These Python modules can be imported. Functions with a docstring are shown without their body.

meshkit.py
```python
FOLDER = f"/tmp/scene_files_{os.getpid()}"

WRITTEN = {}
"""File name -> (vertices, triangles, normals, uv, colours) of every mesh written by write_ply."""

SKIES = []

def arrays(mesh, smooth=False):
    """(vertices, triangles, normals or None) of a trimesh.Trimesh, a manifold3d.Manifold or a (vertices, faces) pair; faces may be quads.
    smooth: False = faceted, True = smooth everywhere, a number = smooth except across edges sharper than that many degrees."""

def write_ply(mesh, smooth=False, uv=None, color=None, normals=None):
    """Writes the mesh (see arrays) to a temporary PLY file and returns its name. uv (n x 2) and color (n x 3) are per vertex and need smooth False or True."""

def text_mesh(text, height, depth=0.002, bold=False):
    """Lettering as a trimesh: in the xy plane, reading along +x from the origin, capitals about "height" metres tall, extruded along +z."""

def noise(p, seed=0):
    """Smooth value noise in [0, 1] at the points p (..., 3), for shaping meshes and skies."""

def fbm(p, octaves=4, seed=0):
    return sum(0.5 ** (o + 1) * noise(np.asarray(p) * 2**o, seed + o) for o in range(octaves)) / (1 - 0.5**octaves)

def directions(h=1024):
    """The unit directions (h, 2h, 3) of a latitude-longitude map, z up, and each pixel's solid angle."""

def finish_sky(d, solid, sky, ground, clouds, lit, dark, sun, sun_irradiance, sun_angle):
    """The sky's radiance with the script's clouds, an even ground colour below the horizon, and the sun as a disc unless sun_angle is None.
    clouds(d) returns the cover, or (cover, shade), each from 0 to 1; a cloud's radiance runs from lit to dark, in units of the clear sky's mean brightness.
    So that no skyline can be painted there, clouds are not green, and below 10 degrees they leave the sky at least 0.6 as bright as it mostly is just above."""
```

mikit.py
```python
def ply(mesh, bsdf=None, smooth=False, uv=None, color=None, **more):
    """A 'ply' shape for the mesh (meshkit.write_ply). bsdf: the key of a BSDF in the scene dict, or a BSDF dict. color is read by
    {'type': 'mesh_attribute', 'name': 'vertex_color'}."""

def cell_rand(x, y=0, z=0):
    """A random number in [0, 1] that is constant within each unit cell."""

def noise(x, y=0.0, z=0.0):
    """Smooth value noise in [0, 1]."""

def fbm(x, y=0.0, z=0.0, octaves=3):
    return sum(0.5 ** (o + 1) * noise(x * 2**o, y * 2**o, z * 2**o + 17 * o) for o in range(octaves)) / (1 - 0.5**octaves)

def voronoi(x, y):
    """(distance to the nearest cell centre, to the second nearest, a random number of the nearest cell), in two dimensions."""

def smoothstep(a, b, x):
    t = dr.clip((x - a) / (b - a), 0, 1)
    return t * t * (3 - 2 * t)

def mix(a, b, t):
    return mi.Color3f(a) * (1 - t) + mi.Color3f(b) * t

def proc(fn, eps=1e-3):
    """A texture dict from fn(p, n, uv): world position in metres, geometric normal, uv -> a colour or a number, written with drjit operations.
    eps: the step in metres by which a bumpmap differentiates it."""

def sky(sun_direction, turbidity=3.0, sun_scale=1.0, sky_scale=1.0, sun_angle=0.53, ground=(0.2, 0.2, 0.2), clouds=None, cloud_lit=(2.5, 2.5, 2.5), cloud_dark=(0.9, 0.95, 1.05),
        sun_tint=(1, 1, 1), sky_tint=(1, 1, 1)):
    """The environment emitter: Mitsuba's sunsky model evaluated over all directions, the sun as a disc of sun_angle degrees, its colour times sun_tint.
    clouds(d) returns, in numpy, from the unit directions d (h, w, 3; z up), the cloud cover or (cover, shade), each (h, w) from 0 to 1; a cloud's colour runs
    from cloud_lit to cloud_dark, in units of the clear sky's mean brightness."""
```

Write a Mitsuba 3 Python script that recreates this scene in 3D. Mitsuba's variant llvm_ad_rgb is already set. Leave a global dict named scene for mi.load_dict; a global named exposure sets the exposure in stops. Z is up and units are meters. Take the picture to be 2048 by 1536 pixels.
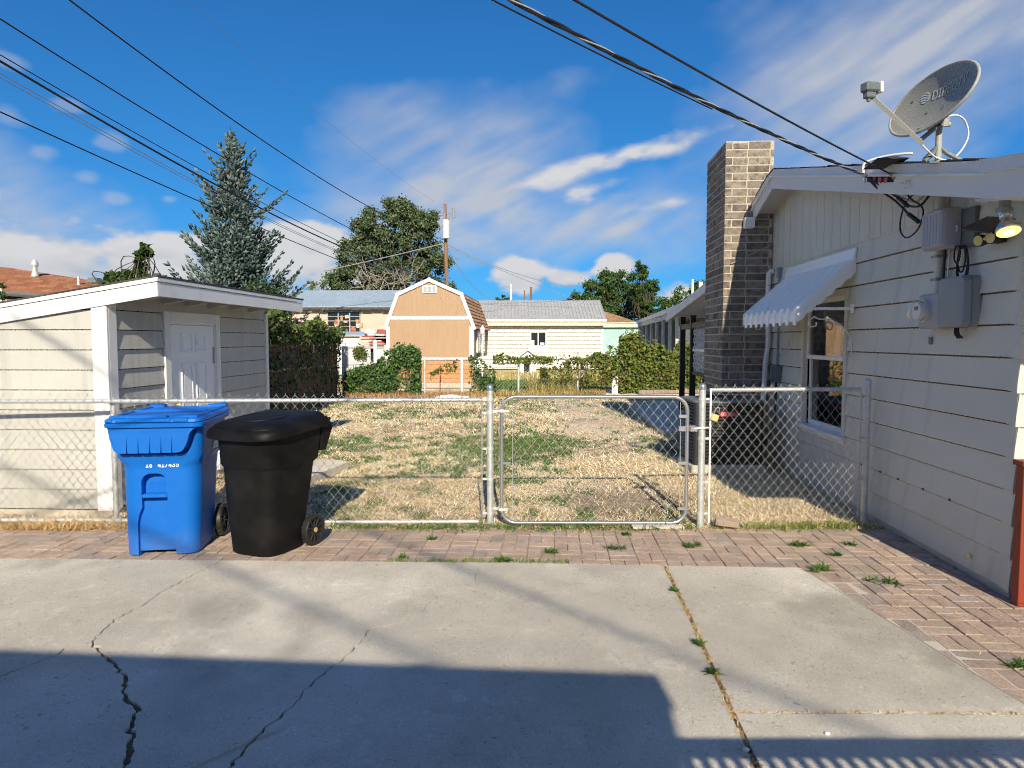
import math, random
import numpy as np, trimesh, manifold3d as m3
import drjit as dr
import mitsuba as mi
import shapely
from shapely.geometry import Polygon, LineString, box as sbox
from shapely.ops import unary_union
import mikit, meshkit
from mikit import noise, fbm, voronoi, cell_rand, smoothstep, mix

# ------------------------------------------------------------------ camera, sky, exposure
scene, labels = {}, {}
PITCH = math.atan(88 / 1420.0)
T4 = mi.ScalarTransform4f
scene['camera'] = {'type': 'perspective', 'fov': 2 * math.degrees(math.atan(1024 / 1420.0)), 'fov_axis': 'x', 'near_clip': 0.05, 'far_clip': 20000.0,
                   'to_world': T4().look_at(origin=[0, 0, 1.75], target=[0, math.cos(PITCH), 1.75 - math.sin(PITCH)], up=[0, 0, 1])}
SUN = (0.065, -1.0, 0.52)


def clouds(d):
    x, y, z = d[..., 0], d[..., 1], np.maximum(d[..., 2], 1e-3)
    az = np.degrees(np.arctan2(x, y))
    el = np.degrees(np.arcsin(z))
    warp = meshkit.fbm(np.stack([az / 9, el / 5, az * 0], -1), 4, 5) - 0.5
    w2 = meshkit.fbm(np.stack([az / 4 + 40, el / 3, az * 0], -1), 4, 9) - 0.5

    def blob(a, e, ra, re, rot=0.0, soft=1.0):
        c, s = math.cos(math.radians(rot)), math.sin(math.radians(rot))
        da, de = az - a, el - e
        u, v = (da * c + de * s) / ra, (-da * s + de * c) / re
        r = np.sqrt(u * u + v * v) + 0.9 * warp + 0.5 * w2
        return np.clip((1.0 - r) / soft, 0, 1)
    streak = meshkit.fbm(np.stack([(az * 0.94 + el * 0.34) / 13, (el * 0.94 - az * 0.34) / 2.2, az * 0 + 3], -1), 6, 21)
    wisp = meshkit.fbm(np.stack([(az * 0.90 + el * 0.44) / 5, (el * 0.90 - az * 0.44) / 0.8, az * 0 + 5], -1), 5, 27)
    fine = meshkit.fbm(np.stack([az / 2.6, el / 1.2, az * 0 + 7], -1), 6, 33)
    veil = 0.85 * blob(-4, 14.5, 14, 6.5, 10) + 0.85 * blob(31, 19.0, 26, 8.5, 20) + 1.0 * blob(5.0, 8.6, 12, 2.4, 7) + 0.5 * blob(-11, 8.5, 11, 4.0, 3)
    veil = veil + 0.95 * blob(-34, 8.0, 10, 5.5, -12) + 0.8 * blob(-3, 10.6, 8, 3.0, 8) + 0.35 * blob(22, 8, 16, 3, 3)
    # unseen thin cloud in the rest of the sky, shaped to balance the ambient light
    behind = np.clip((np.abs(az) - 40) / 15, 0, 1)
    veil = veil + behind * 1.0 * np.clip((streak - 0.42) * 4, 0, 1) * np.clip((46 - el) / 12, 0, 1)
    veil = np.clip(veil * (0.25 + 0.9 * streak + 0.75 * (wisp - 0.3)) * np.clip((58 - el) / 14, 0, 1), 0, 0.86)
    # contrail-like streaks and small cumulus
    puff = np.zeros_like(az)
    for a, e, ra, re, rot, k in ((8.2, 13.9, 9.5, 0.95, 13, 1.0), (5.2, 12.9, 4.0, 0.7, 16, .8), (6.6, 11.7, 2.8, 0.6, 14, 0.85), (11.2, 10.2, 2.6, 0.45, 6, 0.7), (5.3, 10.9, 1.3, 0.5, 0, 0.6)):
        c_, s_ = math.cos(math.radians(rot)), math.sin(math.radians(rot))
        u_, v_ = ((az - a) * c_ + (el - e) * s_) / ra, (-(az - a) * s_ + (el - e) * c_) / re
        edge = 1.5 * (fine - 0.5) + 0.9 * (wisp - 0.5)
        r = np.clip((1.0 - np.abs(v_ + 1.2 * warp) - np.maximum(np.abs(u_) - .55, 0) * 1.6 + edge) * 1.1, 0, 1)
        puff = np.maximum(puff, k * r * np.clip(0.30 + 1.9 * (fine - 0.25), 0, 1))
    cum = np.zeros_like(az)
    for a, e, ra, re in ((1.0, 5.3, 2.6, 1.5), (4.2, 5.0, 2.4, 1.2), (8.0, 5.6, 1.7, 1.1), (-16.0, 6.6, 4.4, 2.6), (-13, 5.0, 4, 2), (-26, 5.6, 7.5, 2.7), (-33, 5.4, 7, 2.6), (-21, 6.6, 3.5, 1.8),
                         (-39, 6.0, 6, 3), (20, 3.6, 8, 1.2), (-30.5, 11.0, .9, .5), (-29, 13.4, 1.1, .6), (-33, 12.2, .9, .5), (-31.5, 15.4, 1, .45), (-34.8, 14.2, 1.3, .7), (-35, 17.5, 1.6, .5), (-28.8, 9.8, 1.0, .5), (-25.5, 10, .6, .3)):
        q = ((az - a) / ra) ** 2 + ((el - e) / re) ** 2
        big = ra > 1.65
        c = np.clip((1.0 - np.sqrt(q) + 1.3 * (fine - 0.5) + 0.7 * w2) * (3.2 if big else 1.6), 0, 1)
        cum = np.maximum(cum, c * (1 if big else 0.30))
    cum = np.maximum(cum, behind * np.clip((meshkit.fbm(np.stack([az / 7, el / 3, az * 0 + 11], -1), 4, 2) - 0.5) * 8, 0, 1) * np.clip((13 - el) / 4, 0, 1))
    shade = np.clip(0.55 - (el - 2.5) / 7.0 + 2.2 * (0.5 - fine), 0, 1) * np.clip(cum, 0, 1)
    cover = 1 - (1 - veil) * (1 - np.clip(puff, 0, 1) * .95) * (1 - np.clip(cum, 0, 1) * 0.96)
    veilshade = 0.45 * (1 - np.clip(puff + cum, 0, 1))
    return cover, np.clip(shade * 0.6 + veilshade, 0, 1)


scene['sky'] = mikit.sky(SUN, turbidity=2.2, sun_scale=1.85, clouds=clouds, cloud_lit=(3.4, 3.4, 3.45), cloud_dark=(1.95, 2.1, 2.42), sky_tint=(0.25, 0.91, 1.60), sun_tint=(0.90, 1.02, 1.22))
scene['sky']['sampling_weight'] = 30.0   # the lamp is tiny beside the sky
exposure = 1.36

# ------------------------------------------------------------------ helpers
RNG = np.random.default_rng(7)


def key_for(name):
    k, n = name, 0
    while k in labels or k in scene or any(s.startswith(k + '__') for s in scene):
        n += 1
        k = f'{name}_{n:03d}'
    return k


COUNT = {}


def thing(name, label=None, cat=None, group=None, kind=None):
    n = COUNT.get(name, -1) + 1
    COUNT[name] = n
    k = name if n == 0 else f'{name}_{n:03d}'
    labels[k] = {}
    if label: labels[k]['label'] = label
    if cat: labels[k]['category'] = cat
    if group: labels[k]['group'] = group
    if kind: labels[k]['kind'] = kind
    return k


def part(parent, name, mesh, bsdf, smooth=False, to_world=None, label=None, kind=None, **kw):
    """One entry of the scene under parent; mesh may be a ready ply dict."""
    full = f'{parent}__{name}'
    n = COUNT.get(full, -1) + 1
    COUNT[full] = n
    k = full if n == 0 else f'{full}_{n:03d}'
    d = dict(mesh) if isinstance(mesh, dict) else mikit.ply(mesh, bsdf, smooth=smooth, **kw)
    if to_world is not None:
        d['to_world'] = T4(np.asarray(to_world, float))
    scene[k] = d
    if label or kind:
        labels[k] = {}
        if label: labels[k]['label'] = label
        if kind: labels[k]['kind'] = kind
    return k


def single(key, mesh, bsdf, smooth=False, **kw):
    scene[key] = mikit.ply(mesh, bsdf, smooth=smooth, **kw)
    return key


def mk(v, f):
    return trimesh.Trimesh(np.asarray(v, float), np.asarray(f, int), process=False)


def cat(ms):
    ms = [m for m in ms if m is not None and len(m.faces)]
    return mk(np.vstack([m.vertices for m in ms]), np.vstack([m.faces + o for m, o in zip(ms, np.cumsum([0] + [len(m.vertices) for m in ms[:-1]]))]))


def xf(mesh, mat):
    mat = np.asarray(mat, float)
    m = mk(np.asarray(mesh.vertices) @ mat[:3, :3].T + mat[:3, 3], mesh.faces)
    if np.linalg.det(mat[:3, :3]) < 0:
        m.faces = m.faces[:, ::-1]
    return m


def mat(loc=(0, 0, 0), rz=0.0, rx=0.0, ry=0.0, s=1.0):
    cz, sz, cx, sx, cy, sy = math.cos(rz), math.sin(rz), math.cos(rx), math.sin(rx), math.cos(ry), math.sin(ry)
    R = np.array([[cz, -sz, 0], [sz, cz, 0], [0, 0, 1]]) @ np.array([[cy, 0, sy], [0, 1, 0], [-sy, 0, cy]]) @ np.array([[1, 0, 0], [0, cx, -sx], [0, sx, cx]])
    m = np.eye(4)
    m[:3, :3] = R * np.asarray(s)
    m[:3, 3] = loc
    return m




def _boxtopo():
    v, ids = [], []
    for sx in (-1, 1):
        for sy in (-1, 1):
            for sz in (-1, 1):
                for k in range(3):
                    p = np.array([sx, sy, sz], float)
                    q = p * 0.8
                    q[k] = p[k]
                    v.append(q)
                    ids.append((np.array([sx, sy, sz]), k))
    h = trimesh.convex.convex_hull(np.array(v))
    order = [int(np.argmin(np.linalg.norm(h.vertices - q, axis=1))) for q in v]
    inv = {o: i for i, o in enumerate(order)}
    f = np.array([[inv[int(a)] for a in t] for t in h.faces])
    return np.array([i[0] for i in ids], float), np.array([i[1] for i in ids]), f


_BS, _BK, _BF = _boxtopo()


def box(x0, x1, y0, y1, z0, z1, ch=0.004):
    h = np.array([x1 - x0, y1 - y0, z1 - z0]) / 2
    c = np.array([x1 + x0, y1 + y0, z1 + z0]) / 2
    ch = min(ch, 0.45 * h.min())
    p = _BS * (h - ch)
    p[np.arange(24), _BK] += _BS[np.arange(24), _BK] * ch
    return mk(p + c, _BF)


def hexa(p):
    """p: 8 corners, bottom ring 0-3 counter-clockwise seen from above, top ring 4-7."""
    f = [[0, 3, 2], [0, 2, 1], [4, 5, 6], [4, 6, 7]]
    for i in range(4):
        j = (i + 1) % 4
        f += [[i, j, j + 4], [i, j + 4, i + 4]]
    m = mk(p, f)
    if m.volume < 0:
        m.faces = m.faces[:, ::-1]
    return m


def tube(pts, r, sides=8, cap=True, closed=False):
    p = np.asarray(pts, float)
    n = len(p)
    r = np.broadcast_to(np.asarray(r, float), (n,))
    t = np.gradient(p, axis=0) if not closed else np.roll(p, -1, 0) - np.roll(p, 1, 0)
    t /= np.maximum(np.linalg.norm(t, axis=1, keepdims=True), 1e-9)
    a = np.cross(t[0], [0, 0, 1] if abs(t[0][2]) < 0.9 else [1, 0, 0])
    a /= np.linalg.norm(a)
    A = np.zeros_like(p)
    for i in range(n):
        a = a - t[i] * (a @ t[i])
        a /= np.linalg.norm(a)
        A[i] = a
    B = np.cross(t, A)
    th = np.arange(sides) / sides * 2 * np.pi
    v = (p[:, None] + r[:, None, None] * (A[:, None] * np.cos(th)[None, :, None] + B[:, None] * np.sin(th)[None, :, None])).reshape(-1, 3)
    f = []
    for i in range(n if closed else n - 1):
        i2 = (i + 1) % n
        for j in range(sides):
            k = (j + 1) % sides
            f += [[i * sides + j, i * sides + k, i2 * sides + k], [i * sides + j, i2 * sides + k, i2 * sides + j]]
    if cap and not closed:
        v = np.vstack([v, p[:1], p[-1:]])
        e = len(v)
        for j in range(sides):
            k = (j + 1) % sides
            f += [[e - 2, k, j], [e - 1, (n - 1) * sides + j, (n - 1) * sides + k]]
    return mk(v, f)


def cyl(p0, p1, r, sides=16):
    return tube([p0, p1], r, sides)


def lathe(prof, n=24):
    prof = np.asarray(prof, float)
    th = np.arange(n) / n * 2 * np.pi
    v = np.stack([prof[:, 0, None] * np.cos(th), prof[:, 0, None] * np.sin(th), np.repeat(prof[:, 1, None], n, 1)], -1).reshape(-1, 3)
    f = []
    for i in range(len(prof) - 1):
        for j in range(n):
            k = (j + 1) % n
            f += [[i * n + j, i * n + k, (i + 1) * n + k], [i * n + j, (i + 1) * n + k, (i + 1) * n + j]]
    return mk(v, f)


def prism(poly, z0, z1):
    gs = [g for g in (poly.geoms if hasattr(poly, 'geoms') else [poly]) if g.geom_type == 'Polygon' and g.area > 1e-7]
    out = []
    for g in gs:
        m = trimesh.creation.extrude_polygon(g, z1 - z0, engine='earcut')
        m.apply_translation([0, 0, z0])
        out.append(mk(m.vertices, m.faces))
    return cat(out)


def loft(rings, cap=True):
    R = np.asarray(rings, float)
    k, n = R.shape[:2]
    f = []
    for i in range(k - 1):
        for j in range(n):
            q = (j + 1) % n
            f += [[i * n + j, i * n + q, (i + 1) * n + q], [i * n + j, (i + 1) * n + q, (i + 1) * n + j]]
    v = R.reshape(-1, 3)
    if cap:
        v = np.vstack([v, R[0].mean(0), R[-1].mean(0)])
        for j in range(n):
            q = (j + 1) % n
            f += [[len(v) - 2, q, j], [len(v) - 1, (k - 1) * n + j, (k - 1) * n + q]]
    return mk(v, f)


def rrect(x0, x1, y0, y1, r, n=6, z=0.0):
    r = min(r, 0.499 * (x1 - x0), 0.499 * (y1 - y0))
    pts = []
    for cx, cy, a0 in ((x1 - r, y1 - r, 0), (x0 + r, y1 - r, 90), (x0 + r, y0 + r, 180), (x1 - r, y0 + r, 270)):
        for i in range(n):
            a = math.radians(a0 + 90 * i / (n - 1))
            pts.append((cx + r * math.cos(a), cy + r * math.sin(a), z))
    return np.array(pts)


def spline(pts, n=40):
    """Catmull-Rom through the points."""
    p = np.asarray(pts, float)
    p = np.vstack([2 * p[0] - p[1], p, 2 * p[-1] - p[-2]])
    out = []
    segs = len(p) - 3
    for i in range(segs):
        for t in np.linspace(0, 1, max(2, n // segs), endpoint=False):
            a, b, c, d = p[i:i + 4]
            out.append(0.5 * ((2 * b) + (c - a) * t + (2 * a - 5 * b + 4 * c - d) * t * t + (3 * b - a - 3 * c + d) * t ** 3))
    out.append(p[-2])
    return np.array(out)


def to_mani(mesh):
    m = trimesh.Trimesh(mesh.vertices, mesh.faces, process=True)
    return m3.Manifold(m3.Mesh(np.asarray(m.vertices, np.float32), np.asarray(m.faces, np.uint32)))


def from_mani(man):
    q = man.to_mesh()
    return mk(np.array(q.vert_properties[:, :3], float), np.array(q.tri_verts, int))


# local frame of the house on the right: u into the house, v along its long wall away from the camera
HA = math.radians(3.27)
HO = np.array([3.404, 4.754, 0.0])
HM = np.eye(4)
HM[:3, :3] = np.array([[math.cos(HA), math.sin(HA), 0], [-math.sin(HA), math.cos(HA), 0], [0, 0, 1]])
HM[:3, 3] = HO


def hp(u, v, z=0.0):
    return (HM @ np.array([u, v, z, 1.0]))[:3]


def H(m):
    return xf(m, HM)


# ------------------------------------------------------------------ materials
def col(c):
    return {'type': 'rgb', 'value': list(c)}


def mat_p(key, c, rough=0.6, metal=0.0, spec=0.5, two=True, **kw):
    b = {'type': 'principled', 'base_color': c if isinstance(c, dict) else col(c), 'roughness': rough if isinstance(rough, dict) else float(rough), 'metallic': float(metal), 'specular': float(spec), **kw}
    scene[key] = {'type': 'twosided', 'bsdf': b} if two else b


def bumped(key, c, rough, bump, scale=1.0, spec=0.4, eps=1e-3, **kw):
    scene[key] = {'type': 'twosided', 'bsdf': {'type': 'bumpmap', 'bump': mikit.proc(bump, eps), 'scale': float(scale),
                  'bsdf': {'type': 'principled', 'base_color': c, 'roughness': float(rough), 'specular': float(spec), **kw}}}


def c3(c):
    return mi.Color3f(*c)


def f_concrete(p, n, uv):
    big = fbm(p.x * 0.7 + 3, p.y * 0.7, 0.0, 4)
    mid = fbm(p.x * 5, p.y * 5, 2.0, 3)
    fine = noise(p.x * 160, p.y * 160, 1.0)
    fine2 = noise(p.x * 60, p.y * 60, 5.0)
    c = mix((0.43, 0.40, 0.34), (0.545, 0.51, 0.44), smoothstep(0.3, 0.7, big))
    c = c * (0.80 + 0.24 * mid + 0.16 * fine)
    wx, wy = p.x + 0.012 * fine2, p.y + 0.012 * noise(p.x * 60, p.y * 60, 15.0)
    pit = 0.55 * smoothstep(0.77, 0.82, fbm(wx * 40, wy * 44, 21.0, 3)) * smoothstep(0.35, 0.62, noise(p.x * 1.9, p.y * 1.9, 9.0))
    pit = dr.maximum(pit, 0.6 * smoothstep(0.90, 0.93, noise(wx * 62, wy * 62, 31.0)) * smoothstep(0.45, 0.6, noise(p.x * 5, p.y * 5, 8.0)))
    d3, d4, r2 = voronoi(wx * 75, wy * 75)
    peb = (1 - smoothstep(0.10, 0.34, d3)) * smoothstep(0.86, 0.90, r2)
    lightpeb = (1 - smoothstep(0.10, 0.34, d3)) * (1 - smoothstep(0.10, 0.14, r2))
    flake = smoothstep(0.66, 0.74, fbm(p.x * 11, p.y * 11, 4.0, 3)) * smoothstep(0.5, 0.62, noise(p.x * 1.3, p.y * 1.3, 6.0))
    stain = smoothstep(0.58, 0.78, fbm(p.x * 1.6 + 9, p.y * 1.1 + 4, 3.0, 4))
    c = c * (1 - 0.62 * pit) * (1 - 0.34 * peb) * (1 + 0.38 * lightpeb) * (1 + 0.11 * flake) * (1 - 0.26 * stain)
    rust = (1 - smoothstep(0.006, 0.022, dr.abs((p.x + 1.10) * 0.74 + (p.y - 3.02) * 0.67 * -1.0 + 0.015 * noise(p.x * 14, p.y * 14)))) * smoothstep(2.4, 2.6, p.y) * (1 - smoothstep(3.06, 3.14, p.y)) * (1 - smoothstep(-0.95, -0.9, p.x)) * smoothstep(-1.75, -1.7, p.x)
    return mix(c, (0.22, 0.13, 0.05), 0.35 * rust)


def f_concrete_b(p, n, uv):
    return 0.0024 * fbm(p.x * 60, p.y * 60, 0.0, 3) - 0.0025 * smoothstep(0.75, 0.83, fbm(p.x * 40, p.y * 44, 21.0, 3)) + 0.0014 * noise(p.x * 200, p.y * 200, 3.0)


bumped('m_concrete', mikit.proc(f_concrete), 0.85, f_concrete_b, eps=2e-3)


def paver(key, a, b):
    def f(p, n, uv):
        t = fbm(p.x * 7, p.y * 7, 1.0, 3)
        s = noise(p.x * 90, p.y * 90, p.z * 90)
        c = mix(a, b, smoothstep(0.25, 0.75, t)) * (0.78 + 0.4 * s)
        dirt = smoothstep(0.55, 0.8, fbm(p.x * 2.3, p.y * 2.3, 7.0, 3))
        d1, d2, r = voronoi(p.x * 60, p.y * 60)
        sp = (1 - smoothstep(0.12, 0.3, d1)) * smoothstep(0.78, 0.85, r)
        return mix(c, (0.33, 0.27, 0.2), 0.35 * dirt) * (1 - 0.45 * sp)
    bumped(key, mikit.proc(f), 0.85, lambda p, n, uv: 0.0018 * fbm(p.x * 70, p.y * 70, p.z * 40, 3), eps=2e-3)


paver('m_paver1', (0.33, 0.25, 0.20), (0.415, 0.32, 0.26))
paver('m_paver2', (0.29, 0.22, 0.18), (0.36, 0.275, 0.225))
paver('m_paver3', (0.27, 0.225, 0.20), (0.34, 0.28, 0.24))


def chimbrick(key, a, b):
    def f(p, n, uv):
        t = fbm(p.x * 14 + p.y * 9, p.y * 11, p.z * 22, 3)
        smear = smoothstep(0.52, 0.72, fbm(p.x * 24, p.y * 24, p.z * 9 + 4, 3))
        return mix(mix(a, b, smoothstep(0.3, 0.7, t)), (0.06, 0.05, 0.045), 0.55 * smear)
    bumped(key, mikit.proc(f), 0.9, lambda p, n, uv: 0.004 * fbm(p.x * 45, p.y * 45, p.z * 45, 3), eps=2e-3)


chimbrick('m_chim1', (0.185, 0.157, 0.13), (0.265, 0.228, 0.19))
chimbrick('m_chim2', (0.13, 0.11, 0.095), (0.20, 0.17, 0.145))
chimbrick('m_chim3', (0.22, 0.19, 0.16), (0.30, 0.26, 0.215))
bumped('m_mortar', mikit.proc(lambda p, n, uv: mix((0.42, 0.365, 0.29), (0.54, 0.475, 0.385), fbm(p.x * 12, p.y * 12, p.z * 12, 3))), 0.95, lambda p, n, uv: 0.004 * noise(p.x * 60, p.y * 60, p.z * 60), eps=2e-3)


def siding(key, a):
    def sc(k, o=(0, 0, 0)):
        return tuple(float(x * k + y) for x, y in zip(a, o))

    def f(p, n, uv):
        t = fbm(p.x * 0.9 + p.y * 0.9, p.z * 2.5, 0.0, 3)
        s = noise(p.x * 130, p.y * 130, p.z * 130)
        streak = smoothstep(0.56, 0.8, fbm((p.x + p.y) * 9, p.z * 0.8, 3.0, 3))
        d1, d2, r = voronoi((p.x + p.y) * 22, p.z * 22)
        fleck = (1 - smoothstep(0.04, 0.09, d1)) * smoothstep(0.80, 0.84, r)
        low = 1 - smoothstep(0.1, 0.75, p.z + 0.25 * noise((p.x + p.y) * 4, p.z * 3))
        c = mix(sc(.92), sc(1.05), t) * (0.96 + 0.08 * s) * (1 - 0.10 * streak)
        return mix(c, sc(.55, (.03, .02, 0)), 0.25 * low) * (1 - 0.28 * fleck)
    bumped(key, mikit.proc(f), 0.55, lambda p, n, uv: 0.0011 * fbm((p.x + p.y) * 9, p.z * 70, 0.0, 2), eps=2e-3, spec=0.3)


siding('m_siding', (0.61, 0.605, 0.545))
siding('m_shedsiding', (0.49, 0.49, 0.46))
mat_p('m_gap', (0.10, 0.093, 0.083), 0.9)


def f_white(p, n, uv):
    t = fbm(p.x * 1.7, p.y * 1.7, p.z * 3, 3)
    d = smoothstep(0.6, 0.8, fbm(p.x * 8, p.y * 8, p.z * 5, 3))
    return mix((0.72, 0.725, 0.73), (0.80, 0.80, 0.80), t) * (1 - 0.10 * d)


mat_p('m_white', mikit.proc(f_white), 0.45)
mat_p('m_fascia', mikit.proc(lambda p, n, uv: mix((0.62, 0.63, 0.65), (0.70, 0.70, 0.71), fbm(p.x * 2, p.y * 2, p.z * 4, 3))), 0.5)
mat_p('m_doorwhite', (0.85, 0.87, 0.92), 0.4)
mat_p('m_vinylwhite', (0.78, 0.77, 0.74), 0.45)


def f_galv(p, n, uv):
    t = fbm(p.x * 22, p.y * 22, p.z * 9, 3)
    d1, d2, r = voronoi((p.x + p.y * 0.7) * 60, p.z * 40)
    return mix((0.52, 0.56, 0.58), (0.72, 0.74, 0.75), t) * (0.9 + 0.2 * r)


mat_p('m_galv', mikit.proc(f_galv), 0.42, metal=0.55)
mat_p('m_galvmatte', mikit.proc(lambda p, n, uv: mix((0.48, 0.50, 0.51), (0.66, 0.67, 0.67), fbm(p.x * 14, p.y * 14, p.z * 6, 3))), 0.55, metal=0.35)
mat_p('m_wire', (0.52, 0.53, 0.515), 0.45, metal=0.4)
mat_p('m_alum', (0.72, 0.72, 0.72), 0.28, metal=0.9)
mat_p('m_brass', (0.78, 0.60, 0.26), 0.4, metal=0.5)
mat_p('m_black', (0.018, 0.018, 0.02), 0.5)
mat_p('m_cable', (0.012, 0.013, 0.016), 0.5)
mat_p('m_cablegrey', (0.33, 0.33, 0.32), 0.55)
mat_p('m_whitecable', (0.72, 0.71, 0.68), 0.5)
mat_p('m_dark', (0.012, 0.011, 0.011), 0.9)


def f_blue(p, n, uv):
    t = fbm(p.x * 3, p.y * 3, p.z * 3, 3)
    s = smoothstep(0.66, 0.72, fbm(p.x * 30, p.y * 30, p.z * 7, 3))
    low = 1 - smoothstep(0.02, 0.35, p.z + 0.15 * noise(p.x * 9, p.y * 9, p.z * 9))
    c = mix((0.003, 0.12, 0.50), (0.005, 0.145, 0.57), t)
    return mix(mix(c, (0.05, 0.16, 0.50), 0.10 * s), (0.16, 0.18, 0.28), 0.26 * low)


bumped('m_blue', mikit.proc(f_blue), 0.46, lambda p, n, uv: 0.0006 * fbm(p.x * 140, p.y * 140, p.z * 140, 2) + 0.006 * fbm(p.x * 6, p.y * 6, p.z * 6, 2), eps=3e-3, spec=0.3)


def f_blackbin(p, n, uv):
    sc = smoothstep(0.66, 0.70, noise(p.x * 22 + p.z * 35, p.y * 22, p.z * 190)) * smoothstep(0.55, 0.7, noise(p.x * 9, p.y * 9, p.z * 9 + 3))
    dust = smoothstep(0.45, 0.8, fbm(p.x * 5, p.y * 5, p.z * 5, 3))
    return mix(mix((0.007, 0.007, 0.0075), (0.013, 0.0127, 0.0125), dust), (0.075, 0.075, 0.075), 0.05 * sc)


bumped('m_blackbin', mikit.proc(f_blackbin), 0.50, lambda p, n, uv: 0.0009 * fbm(p.x * 110, p.y * 110, p.z * 110, 2) + 0.006 * fbm(p.x * 5, p.y * 5, p.z * 5, 2), eps=3e-3, spec=0.16)


def f_shingle(a, b):
    def f(p, n, uv):
        r = cell_rand(dr.floor((p.x + p.y * 0.3) * 4.2 + 0.5 * cell_rand(dr.floor(p.z * 11))), dr.floor(p.z * 11), 1)
        return mix(a, b, r) * (0.75 + 0.5 * noise(p.x * 40, p.y * 40, p.z * 40))
    return mikit.proc(f)


mat_p('m_roofdark', f_shingle((0.035, 0.034, 0.036), (0.08, 0.078, 0.08)), 0.9)
mat_p('m_roofbrown', f_shingle((0.21, 0.085, 0.045), (0.34, 0.15, 0.075)), 0.9)
mat_p('m_barnroof', f_shingle((0.22, 0.125, 0.07), (0.36, 0.22, 0.13)), 0.9)
mat_p('m_barn', mikit.proc(lambda p, n, uv: mix((0.40, 0.265, 0.162), (0.43, 0.29, 0.18), fbm(p.x * 2, p.y * 2, p.z * 0.7, 3)) * (0.93 + 0.14 * noise(p.x * 30, p.y, p.z * 2))), 0.7)
mat_p('m_barnskirt', (0.52, 0.26, 0.10), 0.75)
mat_p('m_roofgrey', mikit.proc(lambda p, n, uv: mix((0.31, 0.32, 0.33), (0.39, 0.40, 0.41), fbm(p.x * 1.5, p.y * 1.5, p.z * 5, 3))), 0.6)
mat_p('m_roofblue', mikit.proc(lambda p, n, uv: mix((0.26, 0.34, 0.42), (0.34, 0.42, 0.50), fbm(p.x * 0.8, p.y * 0.8, p.z, 3))), 0.55, metal=0.1)
mat_p('m_garage', (0.66, 0.66, 0.62), 0.55)
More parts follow.
